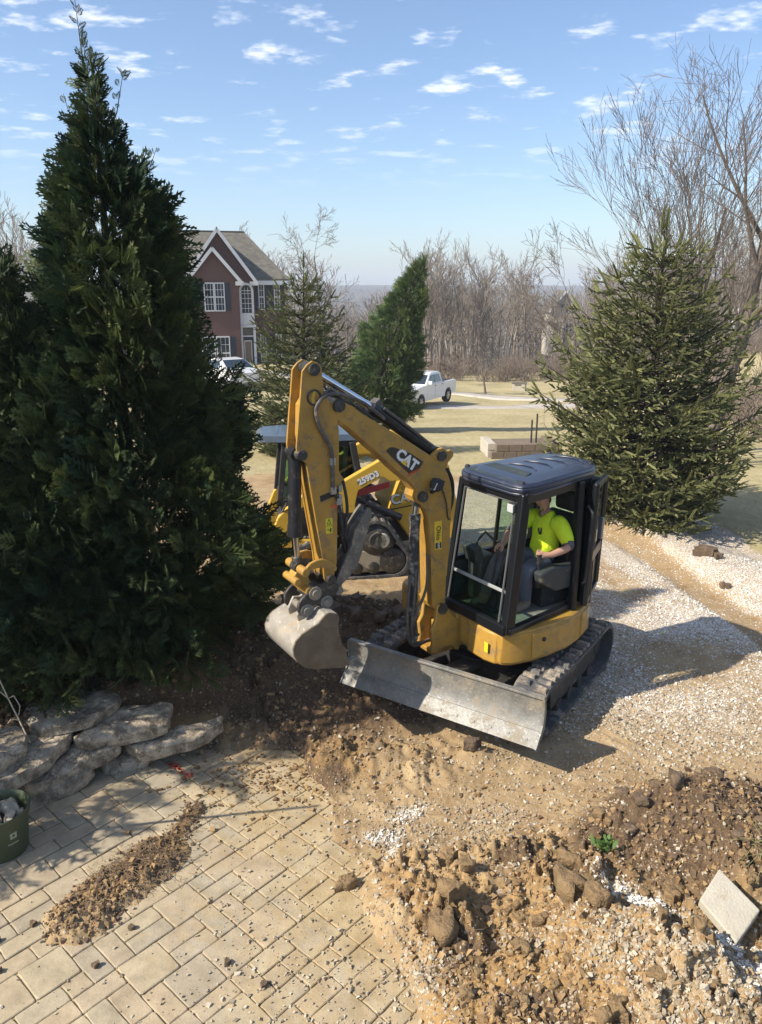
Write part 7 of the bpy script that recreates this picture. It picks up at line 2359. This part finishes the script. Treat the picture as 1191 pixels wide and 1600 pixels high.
def wheel(fr_, f_, l_, r_, w, parent, side):
    b = MB(fr_); b.lathe((f_, l_, r_), [(r_ * .62, -w / 2), (r_ * .94, -w / 2), (r_, -w / 3), (r_, w / 3), (r_ * .94, w / 2), (r_ * .62, w / 2)], 28, 'l'); wh = b.build('wheel', M['tyre'], parent, smooth=True)
    b = MB(fr_); b.lathe((f_, l_, r_), [(r_ * .63, -w / 2.2), (r_ * .63, w / 2.2)], 24, 'l')
    y = l_ + side * w * .38
    for k in range(6):
        a = k * math.pi / 3
        b.bar((f_ + .05 * math.cos(a), y, r_ + .05 * math.sin(a)), (f_ + r_ * .62 * math.cos(a), y, r_ + r_ * .62 * math.sin(a)), .09, .04, (0, 1, 0))
    b.lathe((f_, y, r_), [(0, -.03), (.09, -.02), (.09, .03), (0, .04)], 14, 'l')
    b.build('rim', M['rim'], wh)


def body_with_arches(fr_, prof_, wheels, r_, half, taper=.93, zt=None):
    """side outline (f, z) swept across the width, cut round the wheels, narrower towards the top"""
    pts_ = prof_
    b = MB(fr_)
    b.hexa([(q[0], -half * (taper if zt and q[1] > zt else 1), q[1]) for q in pts_], [(q[0], half * (taper if zt and q[1] > zt else 1), q[1]) for q in pts_])
    return b


def arch(fc, r_, z0, n=8): return [(fc + r_ * math.cos(a), r_ * math.sin(a) * .98 + z0) for a in np.linspace(math.pi, 0, n)]


tz = mz(2.75, 44.9) + .06
T = Frame(2.35, 45.3, 241.0, tz)
truck = empty('pickup_truck', (2.35, 45.3, tz), 'white crew cab pickup parked on the driveway behind the leaning evergreen', 'pickup truck')
low = [(-2.85, .55), (-2.25, .50)] + arch(-1.75, .50, .40) + [(-1.2, .42), (1.35, .42)] + arch(1.90, .50, .40) + [(2.45, .45), (2.80, .48), (2.88, .75), (2.84, 1.12), (2.70, 1.20), (1.35, 1.30), (-.95, 1.30), (-.97, 1.26), (-2.86, 1.26), (-2.9, .9)]
b = body_with_arches(T, low, None, None, .96); b.build('body', M['carwhite'], truck, bevel=.03)
cabp = [(1.25, 1.28), (.55, 1.86), (.30, 1.93), (-.65, 1.93), (-.88, 1.86), (-.98, 1.28)]
b = MB(T); b.hexa([(q[0], -.93 + .14 * (q[1] > 1.5), q[1]) for q in cabp], [(q[0], .93 - .14 * (q[1] > 1.5), q[1]) for q in cabp]); b.build('cabin', M['carwhite'], truck, bevel=.04)
for s_ in (1, -1):
    for q in ([(.92, 1.36), (.50, 1.78), (.16, 1.80), (.16, 1.36)], [(.08, 1.36), (.08, 1.80), (-.60, 1.80), (-.78, 1.36)]):
        b = MB(T); b.hexa([(f_, s_ * (.905 - .11 * (z > 1.5)), z) for f_, z in q], [(f_, s_ * (.935 - .10 * (z > 1.5)), z) for f_, z in q]); b.build('side_window', M['car_glass'], truck)
    b = MB(T); b.box((1.0, s_ * 1.08, 1.42), (.12, .22, .20)); b.build('wing_mirror', M['carwhite'], truck, bevel=.03)
    b = MB(T); b.box((2.80, s_ * .76, 1.02), (.14, .30, .24)); b.build('headlight', M['lamp'], truck, bevel=.03)
    b = MB(T); b.box((-2.88, s_ * .86, 1.02), (.06, .16, .38)); b.build('tail_light', M['tail'], truck, bevel=.02)
    for z_, f_ in ((1.18, .05), (1.18, -.85)):
        b = MB(T); b.box((f_, s_ * .97, z_), (.16, .03, .03)); b.build('door_handle', M['black_dull'], truck)
    b = MB(T); b.box((.11, s_ * .962, .90), (.012, .006, .75)); b.build('door_seam', M['black_dull'], truck)
    wheel(T, 1.90, s_ * .84, .41, .28, truck, s_); wheel(T, -1.75, s_ * .84, .41, .28, truck, s_)
b = MB(T); b.hexa([(1.16, -.80, 1.34), (1.16, .80, 1.34), (.62, .72, 1.80), (.62, -.72, 1.80)], [(1.21, -.80, 1.36), (1.21, .80, 1.36), (.67, .72, 1.82), (.67, -.72, 1.82)]); b.build('windscreen', M['car_glass'], truck)
b = MB(T); b.box((2.86, 0, .90), (.08, 1.15, .42)); b.build('grille', M['black_dull'], truck, bevel=.03)
b = MB(T); b.box((2.86, 0, .58), (.16, 1.8, .20)); b.build('bumper', M['rim'], truck, bevel=.04)
b = MB(T); b.box((-1.92, 0, 1.262), (1.75, 1.5, .006)); b.build('truck_bed', M['black_dull'], truck)

sz = mz(-7.8, 39.5)
Sd = Frame(-7.9, 39.5, 128.0, sz)
sedan = empty('parked_car', (-7.9, 39.5, sz), 'white sedan parked in front of the brick house, tail light showing through branches', 'car')
lowp = [(-2.25, .40), (-1.75, .30)] + arch(-1.35, .40, .28) + [(-.9, .26), (.95, .26)] + arch(1.35, .40, .28) + [(1.8, .28), (2.28, .38), (2.30, .66), (2.05, .80), (1.10, .92), (-1.55, 1.02), (-2.12, 1.0), (-2.28, .86)]
b = body_with_arches(Sd, lowp, None, None, .90); b.build('body', M['carwhite'], sedan, bevel=.04)
cp = [(1.05, .90), (.35, 1.38), (-.1, 1.46), (-.8, 1.42), (-1.70, 1.0)]
b = MB(Sd); b.hexa([(q[0], -.84 + .20 * (q[1] > 1.2), q[1]) for q in cp], [(q[0], .84 - .20 * (q[1] > 1.2), q[1]) for q in cp]); b.build('cabin', M['carwhite'], sedan, bevel=.05)
b = MB(Sd); b.hexa([(-.92, -.58, 1.385), (-.92, .58, 1.385), (-1.60, .70, 1.06), (-1.60, -.70, 1.06)], [(-.90, -.58, 1.41), (-.90, .58, 1.41), (-1.59, .70, 1.085), (-1.59, -.70, 1.085)]); b.build('rear_window', M['car_glass'], sedan)
for s_ in (1, -1):
    b = MB(Sd); b.hexa([(.80, s_ * .80, .98), (.28, s_ * .64, 1.34), (-.75, s_ * .64, 1.37), (-1.15, s_ * .78, 1.04)], [(.80, s_ * .83, .98), (.28, s_ * .67, 1.34), (-.75, s_ * .67, 1.37), (-1.15, s_ * .81, 1.04)]); b.build('side_window', M['car_glass'], sedan)
    b = MB(Sd); b.box((-2.18, s_ * .70, .86), (.16, .36, .16)); b.build('tail_light', M['tail'], sedan, bevel=.03)
    wheel(Sd, 1.35, s_ * .78, .33, .22, sedan, s_); wheel(Sd, -1.35, s_ * .78, .33, .22, sedan, s_)
b = MB(Sd); b.hexa([(1.02, -.72, .96), (1.02, .72, .96), (.42, .60, 1.36), (.42, -.60, 1.36)], [(1.05, -.72, .98), (1.05, .72, .98), (.45, .60, 1.38), (.45, -.60, 1.38)]); b.build('windscreen', M['car_glass'], sedan)
# ------------------------------------------------------------------ yard details
gx, gy = 3.40, 18.9
g0 = gz(gx, gy)
M['block'] = surf('pale_concrete_block', (.42, .38, .31), .9, 0, .15, 4, (.25, .2, .14), .3, 4, .3, 40)
M['old_block'] = surf('weathered_dark_block', (.16, .125, .09), .9, 0, .25, 5, (.08, .06, .045), .4, 5, .3, 40)
bed = empty('raised_bed', (gx, gy, g0), 'raised planting bed of pale blocks heaped with dry stalks beyond the cab roof', 'planter')
for k in range(4):
    for c_ in range(2):
        b = MB(Frame(gx, gy, 4)); b.box((-.60 + .32 * k + .12 * c_, -.42, .10 + .18 * c_), (.31, .20, .175)); b.build('block', M['old_block'], bed, bevel=.012)
for k in range(3):
    for s_ in (-.72, .85):
        for c_ in range(2):
            b = MB(Frame(gx, gy, 4)); b.box((s_, -.20 + .32 * k, .10 + .18 * c_), (.20, .31, .175)); b.build('block', M['block' if s_ < 0 else 'old_block'], bed, bevel=.012)
b = MB(Frame(gx, gy, 4)); b.box((.06, .1, .16), (1.36, .9, .30)); b.build('soil_fill', M['woodland'], bed)
st = random.Random(4)
segs = []
for k in range(420):
    p0 = Vector((gx + st.uniform(-.6, .75), gy + st.uniform(-.4, .5), g0 + .30)); d = Vector((st.gauss(0, 1), st.gauss(0, 1), st.uniform(.1, .9))).normalized() * st.uniform(.12, .38)
    segs.append((tuple(p0), tuple(p0 + d), .007, .004, 0))
M['straw'] = surf('dry_stalks', (.34, .26, .16), .95, 0, .3, 9)
o = seg_mesh('dry_stalks', segs, M['straw'], 3, .004); tag(o, 'heap of dry stalks lying in the raised bed', None, None, 'stuff')
for k, (dx, h, lb) in enumerate(((-.02, .95, 'shorter dark stake standing in the raised bed'), (.10, 1.10, 'taller dark stake standing in the raised bed'))):
    b = MB(); b.tube([(gx + .30 + dx, gy - .3, g0 + .25), (gx + .30 + dx, gy - .3, g0 + .25 + h)], .022, 6); b.build('garden_stake', M['bark_dark'], None, label=lb, cat='stake')
segs = []
for k in range(5):
    x0, y0 = gx + .75 + .13 * k, gy + .15
    q = Vector((x0, y0, g0)); d = Vector((st.gauss(0, .1), 0, 1))
    for i in range(7):
        q2 = q + Vector((d.x + st.gauss(0, .18), st.gauss(0, .12), 1)).normalized() * .22
        segs.append((tuple(q), tuple(q2), .009, .007, 0))
        for j in range(2):
            segs.append((tuple(q2), tuple(q2 + Vector((st.gauss(0, .08), st.gauss(0, .08), st.uniform(-.10, .05)))), .010, .014, 0))
        q = q2
o = seg_mesh('dead_perennial', segs, M['straw'], 3, .005); tag(o, 'dead drooping perennial with withered leaves behind the raised bed', 'plant')
# stone bin in the field
bx, by = 10.9, 61.0
bz = mz(bx, by)
Fb = Frame(bx, by, -18, bz)
bin_ = empty('stone_bin', (bx, by, bz), 'open pale concrete block bin standing alone in the field', 'bin')
for nm, c_, s_ in (('front_wall', (.0, -.36, .28), (1.02, .09, .62)), ('back_wall', (.0, .36, .28), (1.02, .09, .62)), ('side_wall', (-.46, 0, .28), (.10, .63, .62)), ('side_wall', (.46, 0, .28), (.10, .63, .62))):
    b = MB(Fb); b.box(c_, s_); b.build(nm, M['block'], bin_, bevel=.012)
b = MB(Fb); b.box((0, 0, .62), (1.10, .86, .06)); b.box((-.05, -.41, .50), (.5, .02, .10)); b.build('lid', surf('bin_lid', (.12, .10, .075), .9), bin_)
# marker post beside the pickup
b = MB(); z_ = mz(4.35, 60); b.tube([(4.55, 60, z_ - .2), (4.55, 60, z_ + 2.2)], .05, 6); b.build('marker_post', M['bark_dark'], None, label='thin dark post in the field behind the pickup', cat='post')

# loose concrete paving block on the heap
P1, P2, P3_, P4 = [np.array(k) for k in ((2.25, 4.25, .30), (2.045, 4.05, .235), (2.17, 3.77, .165), (2.40, 3.97, .225))]
b = MB()
nn = np.cross(P2 - P1, P4 - P1); nn = nn / np.linalg.norm(nn)
if nn[2] < 0: nn = -nn
tp = [P1, P2, P3_, P4]
b.hexa([tuple(k - nn * .075) for k in tp], [tuple(k) for k in tp])
b.build('concrete_slab', surf('pale_cast_concrete', (.42, .385, .31), .85, 0, .10, 6, (.30, .24, .16), .25, 9, .35, 70), None, bevel=.010, seg=2, label='loose pale concrete slab tilted on the white gravel heap', cat='slab')

# bare trailing stem by the wall
segs = []
def stem(pts, r0, r1):
    for i in range(len(pts) - 1):
        segs.append((pts[i], pts[i + 1], r0 + (r1 - r0) * i / len(pts), r0 + (r1 - r0) * (i + 1) / len(pts), 0))
stem([(-2.86, 5.50, .44), (-2.95, 5.55, .62), (-3.03, 5.58, .80), (-3.10, 5.60, 1.0), (-3.22, 5.66, 1.22), (-3.30, 5.7, 1.42)], .007, .004)
stem([(-3.03, 5.58, .80), (-2.95, 5.52, .86), (-2.90, 5.50, .78), (-2.92, 5.5, .70)], .004, .003)
stem([(-3.03, 5.58, .80), (-3.12, 5.56, .92), (-3.2, 5.6, .84)], .004, .003)
stem([(-2.95, 5.55, .62), (-2.99, 5.5, .66), (-3.02, 5.5, .62)], .004, .002)
o = seg_mesh('dead_vine', segs, surf('pale_dead_stem', (.42, .36, .27), .9, 0, .2, 30), 5, .003); tag(o, 'pale dead trailing stem rising from the left end of the stone wall', 'plant')

# small green weed on the dug soil
rr = np.random.default_rng(3)
n = 46
wz = H1(1.60, 4.62)
th = rr.uniform(0, 6.28, n)
P = np.stack([1.60 + .035 * rr.normal(size=n), 4.62 + .03 * rr.normal(size=n), wz + rr.uniform(0, .05, n)], 1)
D = np.stack([np.cos(th), np.sin(th), rr.uniform(.3, 1.6, n)], 1)
Zv = rr.normal(0, 1, (n, 3)) + np.array([0, 0, 1.5])
leaf = np.array([(0, 0, 0), (.35, .16, .03), (.75, .15, .0), (1, 0, -.08), (.75, -.15, 0), (.35, -.16, .03)]); lf = np.array([(0, 1, 5), (1, 2, 4), (1, 4, 5), (2, 3, 4)])
V_, F_, t_ = inst(leaf, lf, P, D, Zv, rr.uniform(.05, .09, n), rr.uniform(0, 1, n))
M['weed'] = leafmat('weed_leaves', (.07, .14, .035), (.16, .26, .07), .3)
o = link('weed', npmesh('weed', V_, F_, M['weed'], False, {'tone': t_})); tag(o, 'small fresh green weed growing in the dug brown soil', 'plant')
# wisp of dry grass at the frame edge
segs = []
for k in range(60):
    p0 = Vector((2.70 + st.gauss(0, .05), 4.38 + st.gauss(0, .06), H1(2.70, 4.38))); d = Vector((st.gauss(-.3, .5), st.gauss(-.2, .5), st.uniform(.3, 1.1))).normalized() * st.uniform(.12, .32)
    segs.append((tuple(p0), tuple(p0 + d * .6), .003, .002, 0)); segs.append((tuple(p0 + d * .6), tuple(p0 + d + Vector((d.x, d.y, -.4)) * .2), .002, .0015, 0))
M['drygrass'] = surf('dry_grass_blades', (.30, .29, .12), .9, 0, .4, 15)
o = seg_mesh('grass_tuft', segs, M['drygrass'], 3, .0015); tag(o, 'wisp of yellow green grass hanging beside the concrete slab', None, None, 'stuff')
# roots and straw mixed into the soil
segs = []
areas = [((-1.75, 4.6), .28, 420), ((-1.45, 5.1), .15, 90), ((2.4, 4.8), .55, 300), ((.7, 4.5), .8, 160), ((-.9, 5.85), .7, 260), ((-1.1, 6.7), .7, 160)]
for (c_, s_, n_) in areas:
    xs, ys = [st.gauss(c_[0], s_ * .6) for _ in range(n_)], [st.gauss(c_[1], s_ * .5) for _ in range(n_)]
    zs = height(np.array(xs), np.array(ys))
    for x, y, z in zip(xs, ys, zs):
        a = st.uniform(0, 6.28); L = st.uniform(.02, .09)
        q = Vector((x, y, float(z) + .004)); d = Vector((math.cos(a), math.sin(a), st.uniform(-.05, .5))) * L
        segs.append((tuple(q), tuple(q + d), .0016, .0012, 0)); segs.append((tuple(q + d), tuple(q + d + Vector((math.cos(a + .8), math.sin(a + .8), -.2)) * L * .7), .0012, .001, 0))
M['root'] = surf('root_fibres', (.24, .17, .10), .95, 0, .35, 40)
o = seg_mesh('root_fibres', segs, M['root'], 3, .001); tag(o, 'fine roots and straw tangled in the dug soil', None, None, 'stuff')

# ------------------------------------------------------------------ loose stone and clods
def ico():
    g_ = (1 + 5 ** .5) / 2
    v = np.array([(-1, g_, 0), (1, g_, 0), (-1, -g_, 0), (1, -g_, 0), (0, -1, g_), (0, 1, g_), (0, -1, -g_), (0, 1, -g_), (g_, 0, -1), (g_, 0, 1), (-g_, 0, -1), (-g_, 0, 1)]) / math.hypot(1, g_)
    f = np.array([(0, 11, 5), (0, 5, 1), (0, 1, 7), (0, 7, 10), (0, 10, 11), (1, 5, 9), (5, 11, 4), (11, 10, 2), (10, 7, 6), (7, 1, 8), (3, 9, 4), (3, 4, 2), (3, 2, 6), (3, 6, 8), (3, 8, 9), (4, 9, 5), (2, 4, 11), (6, 2, 10), (8, 6, 7), (9, 8, 1)])
    return v, f


ICO = ico()


def stone_set(name, N, xr, yr, sel, rmin, rmax, mat, seed, label, round_=False, sink=.25, power=1.6):
    rr = np.random.default_rng(seed)
    y = yr[0] * (yr[1] / yr[0]) ** rr.uniform(0, 1, N * 3)
    x = y * rr.uniform(xr[0], xr[1], N * 3)
    keep = rr.uniform(0, 1, N * 3) < sel(x, y)
    x, y = x[keep][:N], y[keep][:N]
    z = height(x, y)
    # stones rest on the pavers where the terrace lies
    pm = patio_mask(x, y)
    z = np.where(pm > .12, np.maximum(z, .001), z)
    n = len(x)
    r_ = rmin * (rmax / rmin) ** (rr.uniform(0, 1, n) ** power)
    if round_:
        cube, q = ICO
        Vt = cube[None] * (1 + rr.normal(0, .20, (n, len(cube), 1)))
    else:
        cube = np.array([(a, b_, c_) for a in (-1, 1) for b_ in (-1, 1) for c_ in (-1, 1)], float) / 1.5
        q = np.array([(0, 1, 3, 2), (4, 6, 7, 5), (0, 4, 5, 1), (2, 3, 7, 6), (0, 2, 6, 4), (1, 5, 7, 3)])
        Vt = cube[None] + rr.normal(0, .24, (n, 8, 3))
    nv = len(cube)
    Vt[:, :, 2] *= .75; Vt[:, :, 1] *= rr.uniform(.6, 1, (n, 1))
    a = rr.uniform(0, 6.28, n); ca, sa = np.cos(a), np.sin(a)
    tl = rr.normal(0, .5, n); ct, s2 = np.cos(tl), np.sin(tl)
    X = Vt[:, :, 0] * ct[:, None] - Vt[:, :, 2] * s2[:, None]; Z = Vt[:, :, 0] * s2[:, None] + Vt[:, :, 2] * ct[:, None]; Y = Vt[:, :, 1]
    X, Y = X * ca[:, None] - Y * sa[:, None], X * sa[:, None] + Y * ca[:, None]
    V = np.stack([X, Y, Z], 2) * r_[:, None, None] + np.stack([x, y, z + r_ * (.5 - sink)], 1)[:, None, :]
    Fq = (q[None] + (np.arange(n) * nv)[:, None, None]).reshape(-1, q.shape[1])
    o = link(name, npmesh(name, V.reshape(-1, 3), Fq, mat, round_, {'tone': np.repeat(rr.uniform(0, 1, n), nv)}))
    tag(o, label, None, None, 'stuff')
    print(name, n)
    return o


def tonemat(name, cols_, rough=.9):
    m, t, p, out = nt(name)
    at = nd(t, 'ShaderNodeAttribute', attribute_name='tone').outputs['Fac']
    ramp = t.nodes.new('ShaderNodeValToRGB'); t.links.new(at, ramp.inputs[0])
    e = ramp.color_ramp.elements
    e[0].position = 0; e[0].color = c4(cols_[0]); e[1].position = 1; e[1].color = c4(cols_[-1])
    for k, c_ in enumerate(cols_[1:-1]): z_ = e.new((k + 1) / (len(cols_) - 1)); z_.color = c4(c_)
    co = nd(t, 'ShaderNodeNewGeometry').outputs['Position']
    n_ = nd(t, 'ShaderNodeTexNoise', {'Vector': co, 'Scale': 120.0, 'Detail': 3.0})
    t.links.new(mixc(t, tmath(t, 'MULTIPLY', rng_map(t, n_.outputs[0], .5, .75), .4), ramp.outputs[0], (.22, .17, .115)), p.inputs['Base Color'])
    p.inputs['Roughness'].default_value = rough; p.inputs['Specular IOR Level'].default_value = .3
    return m


M['chips'] = tonemat('limestone_chips', [(.42, .39, .34), (.62, .60, .55), (.74, .72, .68), (.52, .48, .40), (.80, .79, .76)])
M['chips_tan'] = tonemat('muddy_chips', [(.25, .19, .12), (.37, .31, .22), (.48, .43, .34), (.30, .225, .14)])
M['clod'] = tonemat('soil_clods', [(.15, .092, .042), (.26, .165, .075), (.34, .225, .11), (.13, .08, .04)])
M['clod_dark'] = tonemat('dark_soil_clods', [(.08, .052, .034), (.15, .10, .062), (.11, .07, .045)])
offpatio = lambda x, y: 1 - .86 * patio_mask(x, y)
stone_set('gravel', 36000, (-.3, .68), (3.1, 11.0), lambda x, y: np.clip(gravel_mask(x, y) * 1.3 - .22, 0, 1) * white_mask(x, y) * (1 - patio_mask(x, y)) * np.where(y < 5.4, 1, .55), .007, .017, M['chips'], 5, 'crushed pale limestone strewn over the site')
stone_set('muddy_gravel', 24000, (-.3, .68), (3.1, 8.5), lambda x, y: (.18 + .82 * smooth(.15, .6, gravel_mask(x, y))) * offpatio(x, y) * (1 - .8 * white_mask(x, y)) * (1 - .55 * loose_mask(x, y) * (1 - bump2(x, y, 1.75, 3.5, .6, .36, 0, 1))) * (1 - masks(x, y)[2]) * (1 - .95 * bump2(x, y, -.4, 7.1, 1.5, 1.2, 15, 1)), .006, .020, M['chips_tan'], 6, 'muddy gravel mixed into the dug soil')
stone_set('terrace_grit', 2600, (-.68, .2), (3.1, 6.2), lambda x, y: patio_mask(x, y) * np.clip(.08 + 1.4 * smooth(-1.9, .2, x) * (.3 + vnoise(x * 2, y * 2, 91)), 0, 1), .0022, .013, M['chips_tan'], 7, 'grit and small stones scattered on the pavers', sink=.05, power=3.2)
stone_set('loose_soil', 18000, (-.68, .68), (3.1, 9.0), lambda x, y: loose_mask(x, y) * .8 * (1 - .8 * bump2(x, y, 1.75, 3.5, .6, .36, 0, 1)) * (1 - .9 * smooth(.4, .8, white_mask(x, y))), .006, .028, M['clod'], 8, 'crumbled brown soil on the heaps', False, .4, 2.6)
stone_set('strip_soil', 3200, (-.55, -.2), (3.9, 5.6), lambda x, y: np.maximum(smooth(.30, .12, polydist(x, y, STRIP[:3])), smooth(.16, .05, polydist(x, y, STRIP[2:]))), .003, .020, M['clod_dark'], 9, 'crumbs of dark soil along the strip on the pavers', False, .2, 3.0)
stone_set('dark_soil', 7000, (-.5, .68), (4.0, 9.5), lambda x, y: np.clip(bump2(x, y, 2.5, 4.9, .85, .45, 12, 1) + masks(x, y)[2] * .8 + bump2(x, y, -.2, 8.1, 1.3, 1.1, 0, 1), 0, 1), .006, .036, M['clod_dark'], 10, 'dark moist soil crumbs on the earth bank', False, .4, 2.4)

# clods large enough to pick out singly
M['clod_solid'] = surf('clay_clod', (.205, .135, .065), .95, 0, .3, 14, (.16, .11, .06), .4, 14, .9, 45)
M['clod_solid_dark'] = surf('dark_clod', (.12, .082, .052), .95, 0, .3, 14, (.2, .14, .08), .3, 14, .9, 45)  # darker brown soil colour
cr = random.Random(12)
for k, (x, y, s_, lb, grp, mt) in enumerate([
        (.38, 3.92, .21, 'large brown clay boulder-like clod at the edge of the dug heap', None, 'clod_solid'), (1.22, 4.12, .19, 'rounded orange clay lump on the gravel heap', None, 'clod_solid'), (1.35, 3.92, .17, 'upright yellow clay lump casting a shadow on the gravel heap', None, 'clod_solid'),
        (-.25, 4.42, .13, 'broken brown clod nearest the pavers at the tip of the dug heap', None, 'clod_solid'), (.80, 5.92, .13, 'single dark clod just in front of the dozer blade', None, 'clod_solid_dark')]):
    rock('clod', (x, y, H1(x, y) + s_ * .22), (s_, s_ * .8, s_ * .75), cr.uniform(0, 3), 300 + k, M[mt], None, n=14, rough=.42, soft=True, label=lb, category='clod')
for k in range(110):
    x, y = cr.uniform(-.25, 2.7), cr.uniform(3.2, 5.2)
    if loose_mask(np.array([x]), np.array([y]))[0] < .5: continue
    s_ = .045 + .10 * cr.random() ** 2
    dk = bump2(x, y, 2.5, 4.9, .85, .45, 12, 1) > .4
    rock('clod', (x, y, H1(x, y) + s_ * .15), (s_, s_ * cr.uniform(.6, 1), s_ * cr.uniform(.5, .8)), cr.uniform(0, 3), 320 + k, M['clod_solid_dark' if dk else 'clod_solid'], None, n=12, rough=.5, soft=True,
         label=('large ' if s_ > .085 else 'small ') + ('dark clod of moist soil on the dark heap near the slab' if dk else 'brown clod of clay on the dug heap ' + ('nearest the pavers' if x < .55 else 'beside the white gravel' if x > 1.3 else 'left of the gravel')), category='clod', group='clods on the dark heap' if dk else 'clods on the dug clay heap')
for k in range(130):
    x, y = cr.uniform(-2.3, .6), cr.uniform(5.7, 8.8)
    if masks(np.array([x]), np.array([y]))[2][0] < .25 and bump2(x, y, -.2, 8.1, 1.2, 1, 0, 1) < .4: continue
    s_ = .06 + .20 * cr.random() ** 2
    rock('clod', (x, y, H1(x, y) + s_ * .15), (s_, s_ * cr.uniform(.6, 1), s_ * cr.uniform(.5, .8)), cr.uniform(0, 3), 620 + k, M['clod_solid_dark'], None, n=12, rough=.5, soft=True,
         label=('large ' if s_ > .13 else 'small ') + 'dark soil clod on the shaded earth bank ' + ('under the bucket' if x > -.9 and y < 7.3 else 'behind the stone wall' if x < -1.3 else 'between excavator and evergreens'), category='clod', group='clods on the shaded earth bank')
for k, (x, y) in enumerate(((-2.33, 3.72), (-2.02, 3.95), (-2.28, 4.08), (-2.13, 4.15), (-1.75, 3.76), (-.95, 3.78), (-.70, 3.62), (-1.62, 4.05), (-2.45, 3.95))):
    rock('clod', (x, y, .012), (.045, .04, .03), k, 500 + k, M['clod_solid_dark'], None, n=8, rough=.4, label='small dark crumb of soil lying loose on the pavers', category='clod', group='crumbs of soil on the pavers')
for k, (x, y, s_) in enumerate(((4.86, 10.9, .26), (4.98, 10.75, .16), (4.74, 9.9, .14))):
    rock('clod', (x, y, H1(x, y) + s_ * .2), (s_, s_ * .7, s_ * .6), k, 520 + k, M['clod_solid_dark'], None, n=10, rough=.45,
         label=('largest brown sod lump on the white gravel bank', 'small sod lump touching the largest one on the white gravel bank', 'flat brown lump low on the white gravel bank')[k], category='clod')
# ------------------------------------------------------------------ thin winter haze
m = bpy.data.materials.new('air')
m.use_nodes = True
t = m.node_tree
t.nodes.clear()
out = t.nodes.new('ShaderNodeOutputMaterial')
pv = t.nodes.new('ShaderNodeVolumePrincipled')
pv.inputs['Color'].default_value = (.80, .88, 1.0, 1)
pv.inputs['Density'].default_value = 0.00055
pv.inputs['Anisotropy'].default_value = 0.0
t.links.new(pv.outputs[0], out.inputs['Volume'])
b = MB(); b.box((0, 1350, 12), (8200, 2760, 76)); 
hz_ = b.build('haze', m); tag(hz_, 'thin pale haze over the valley', None, None, 'stuff')
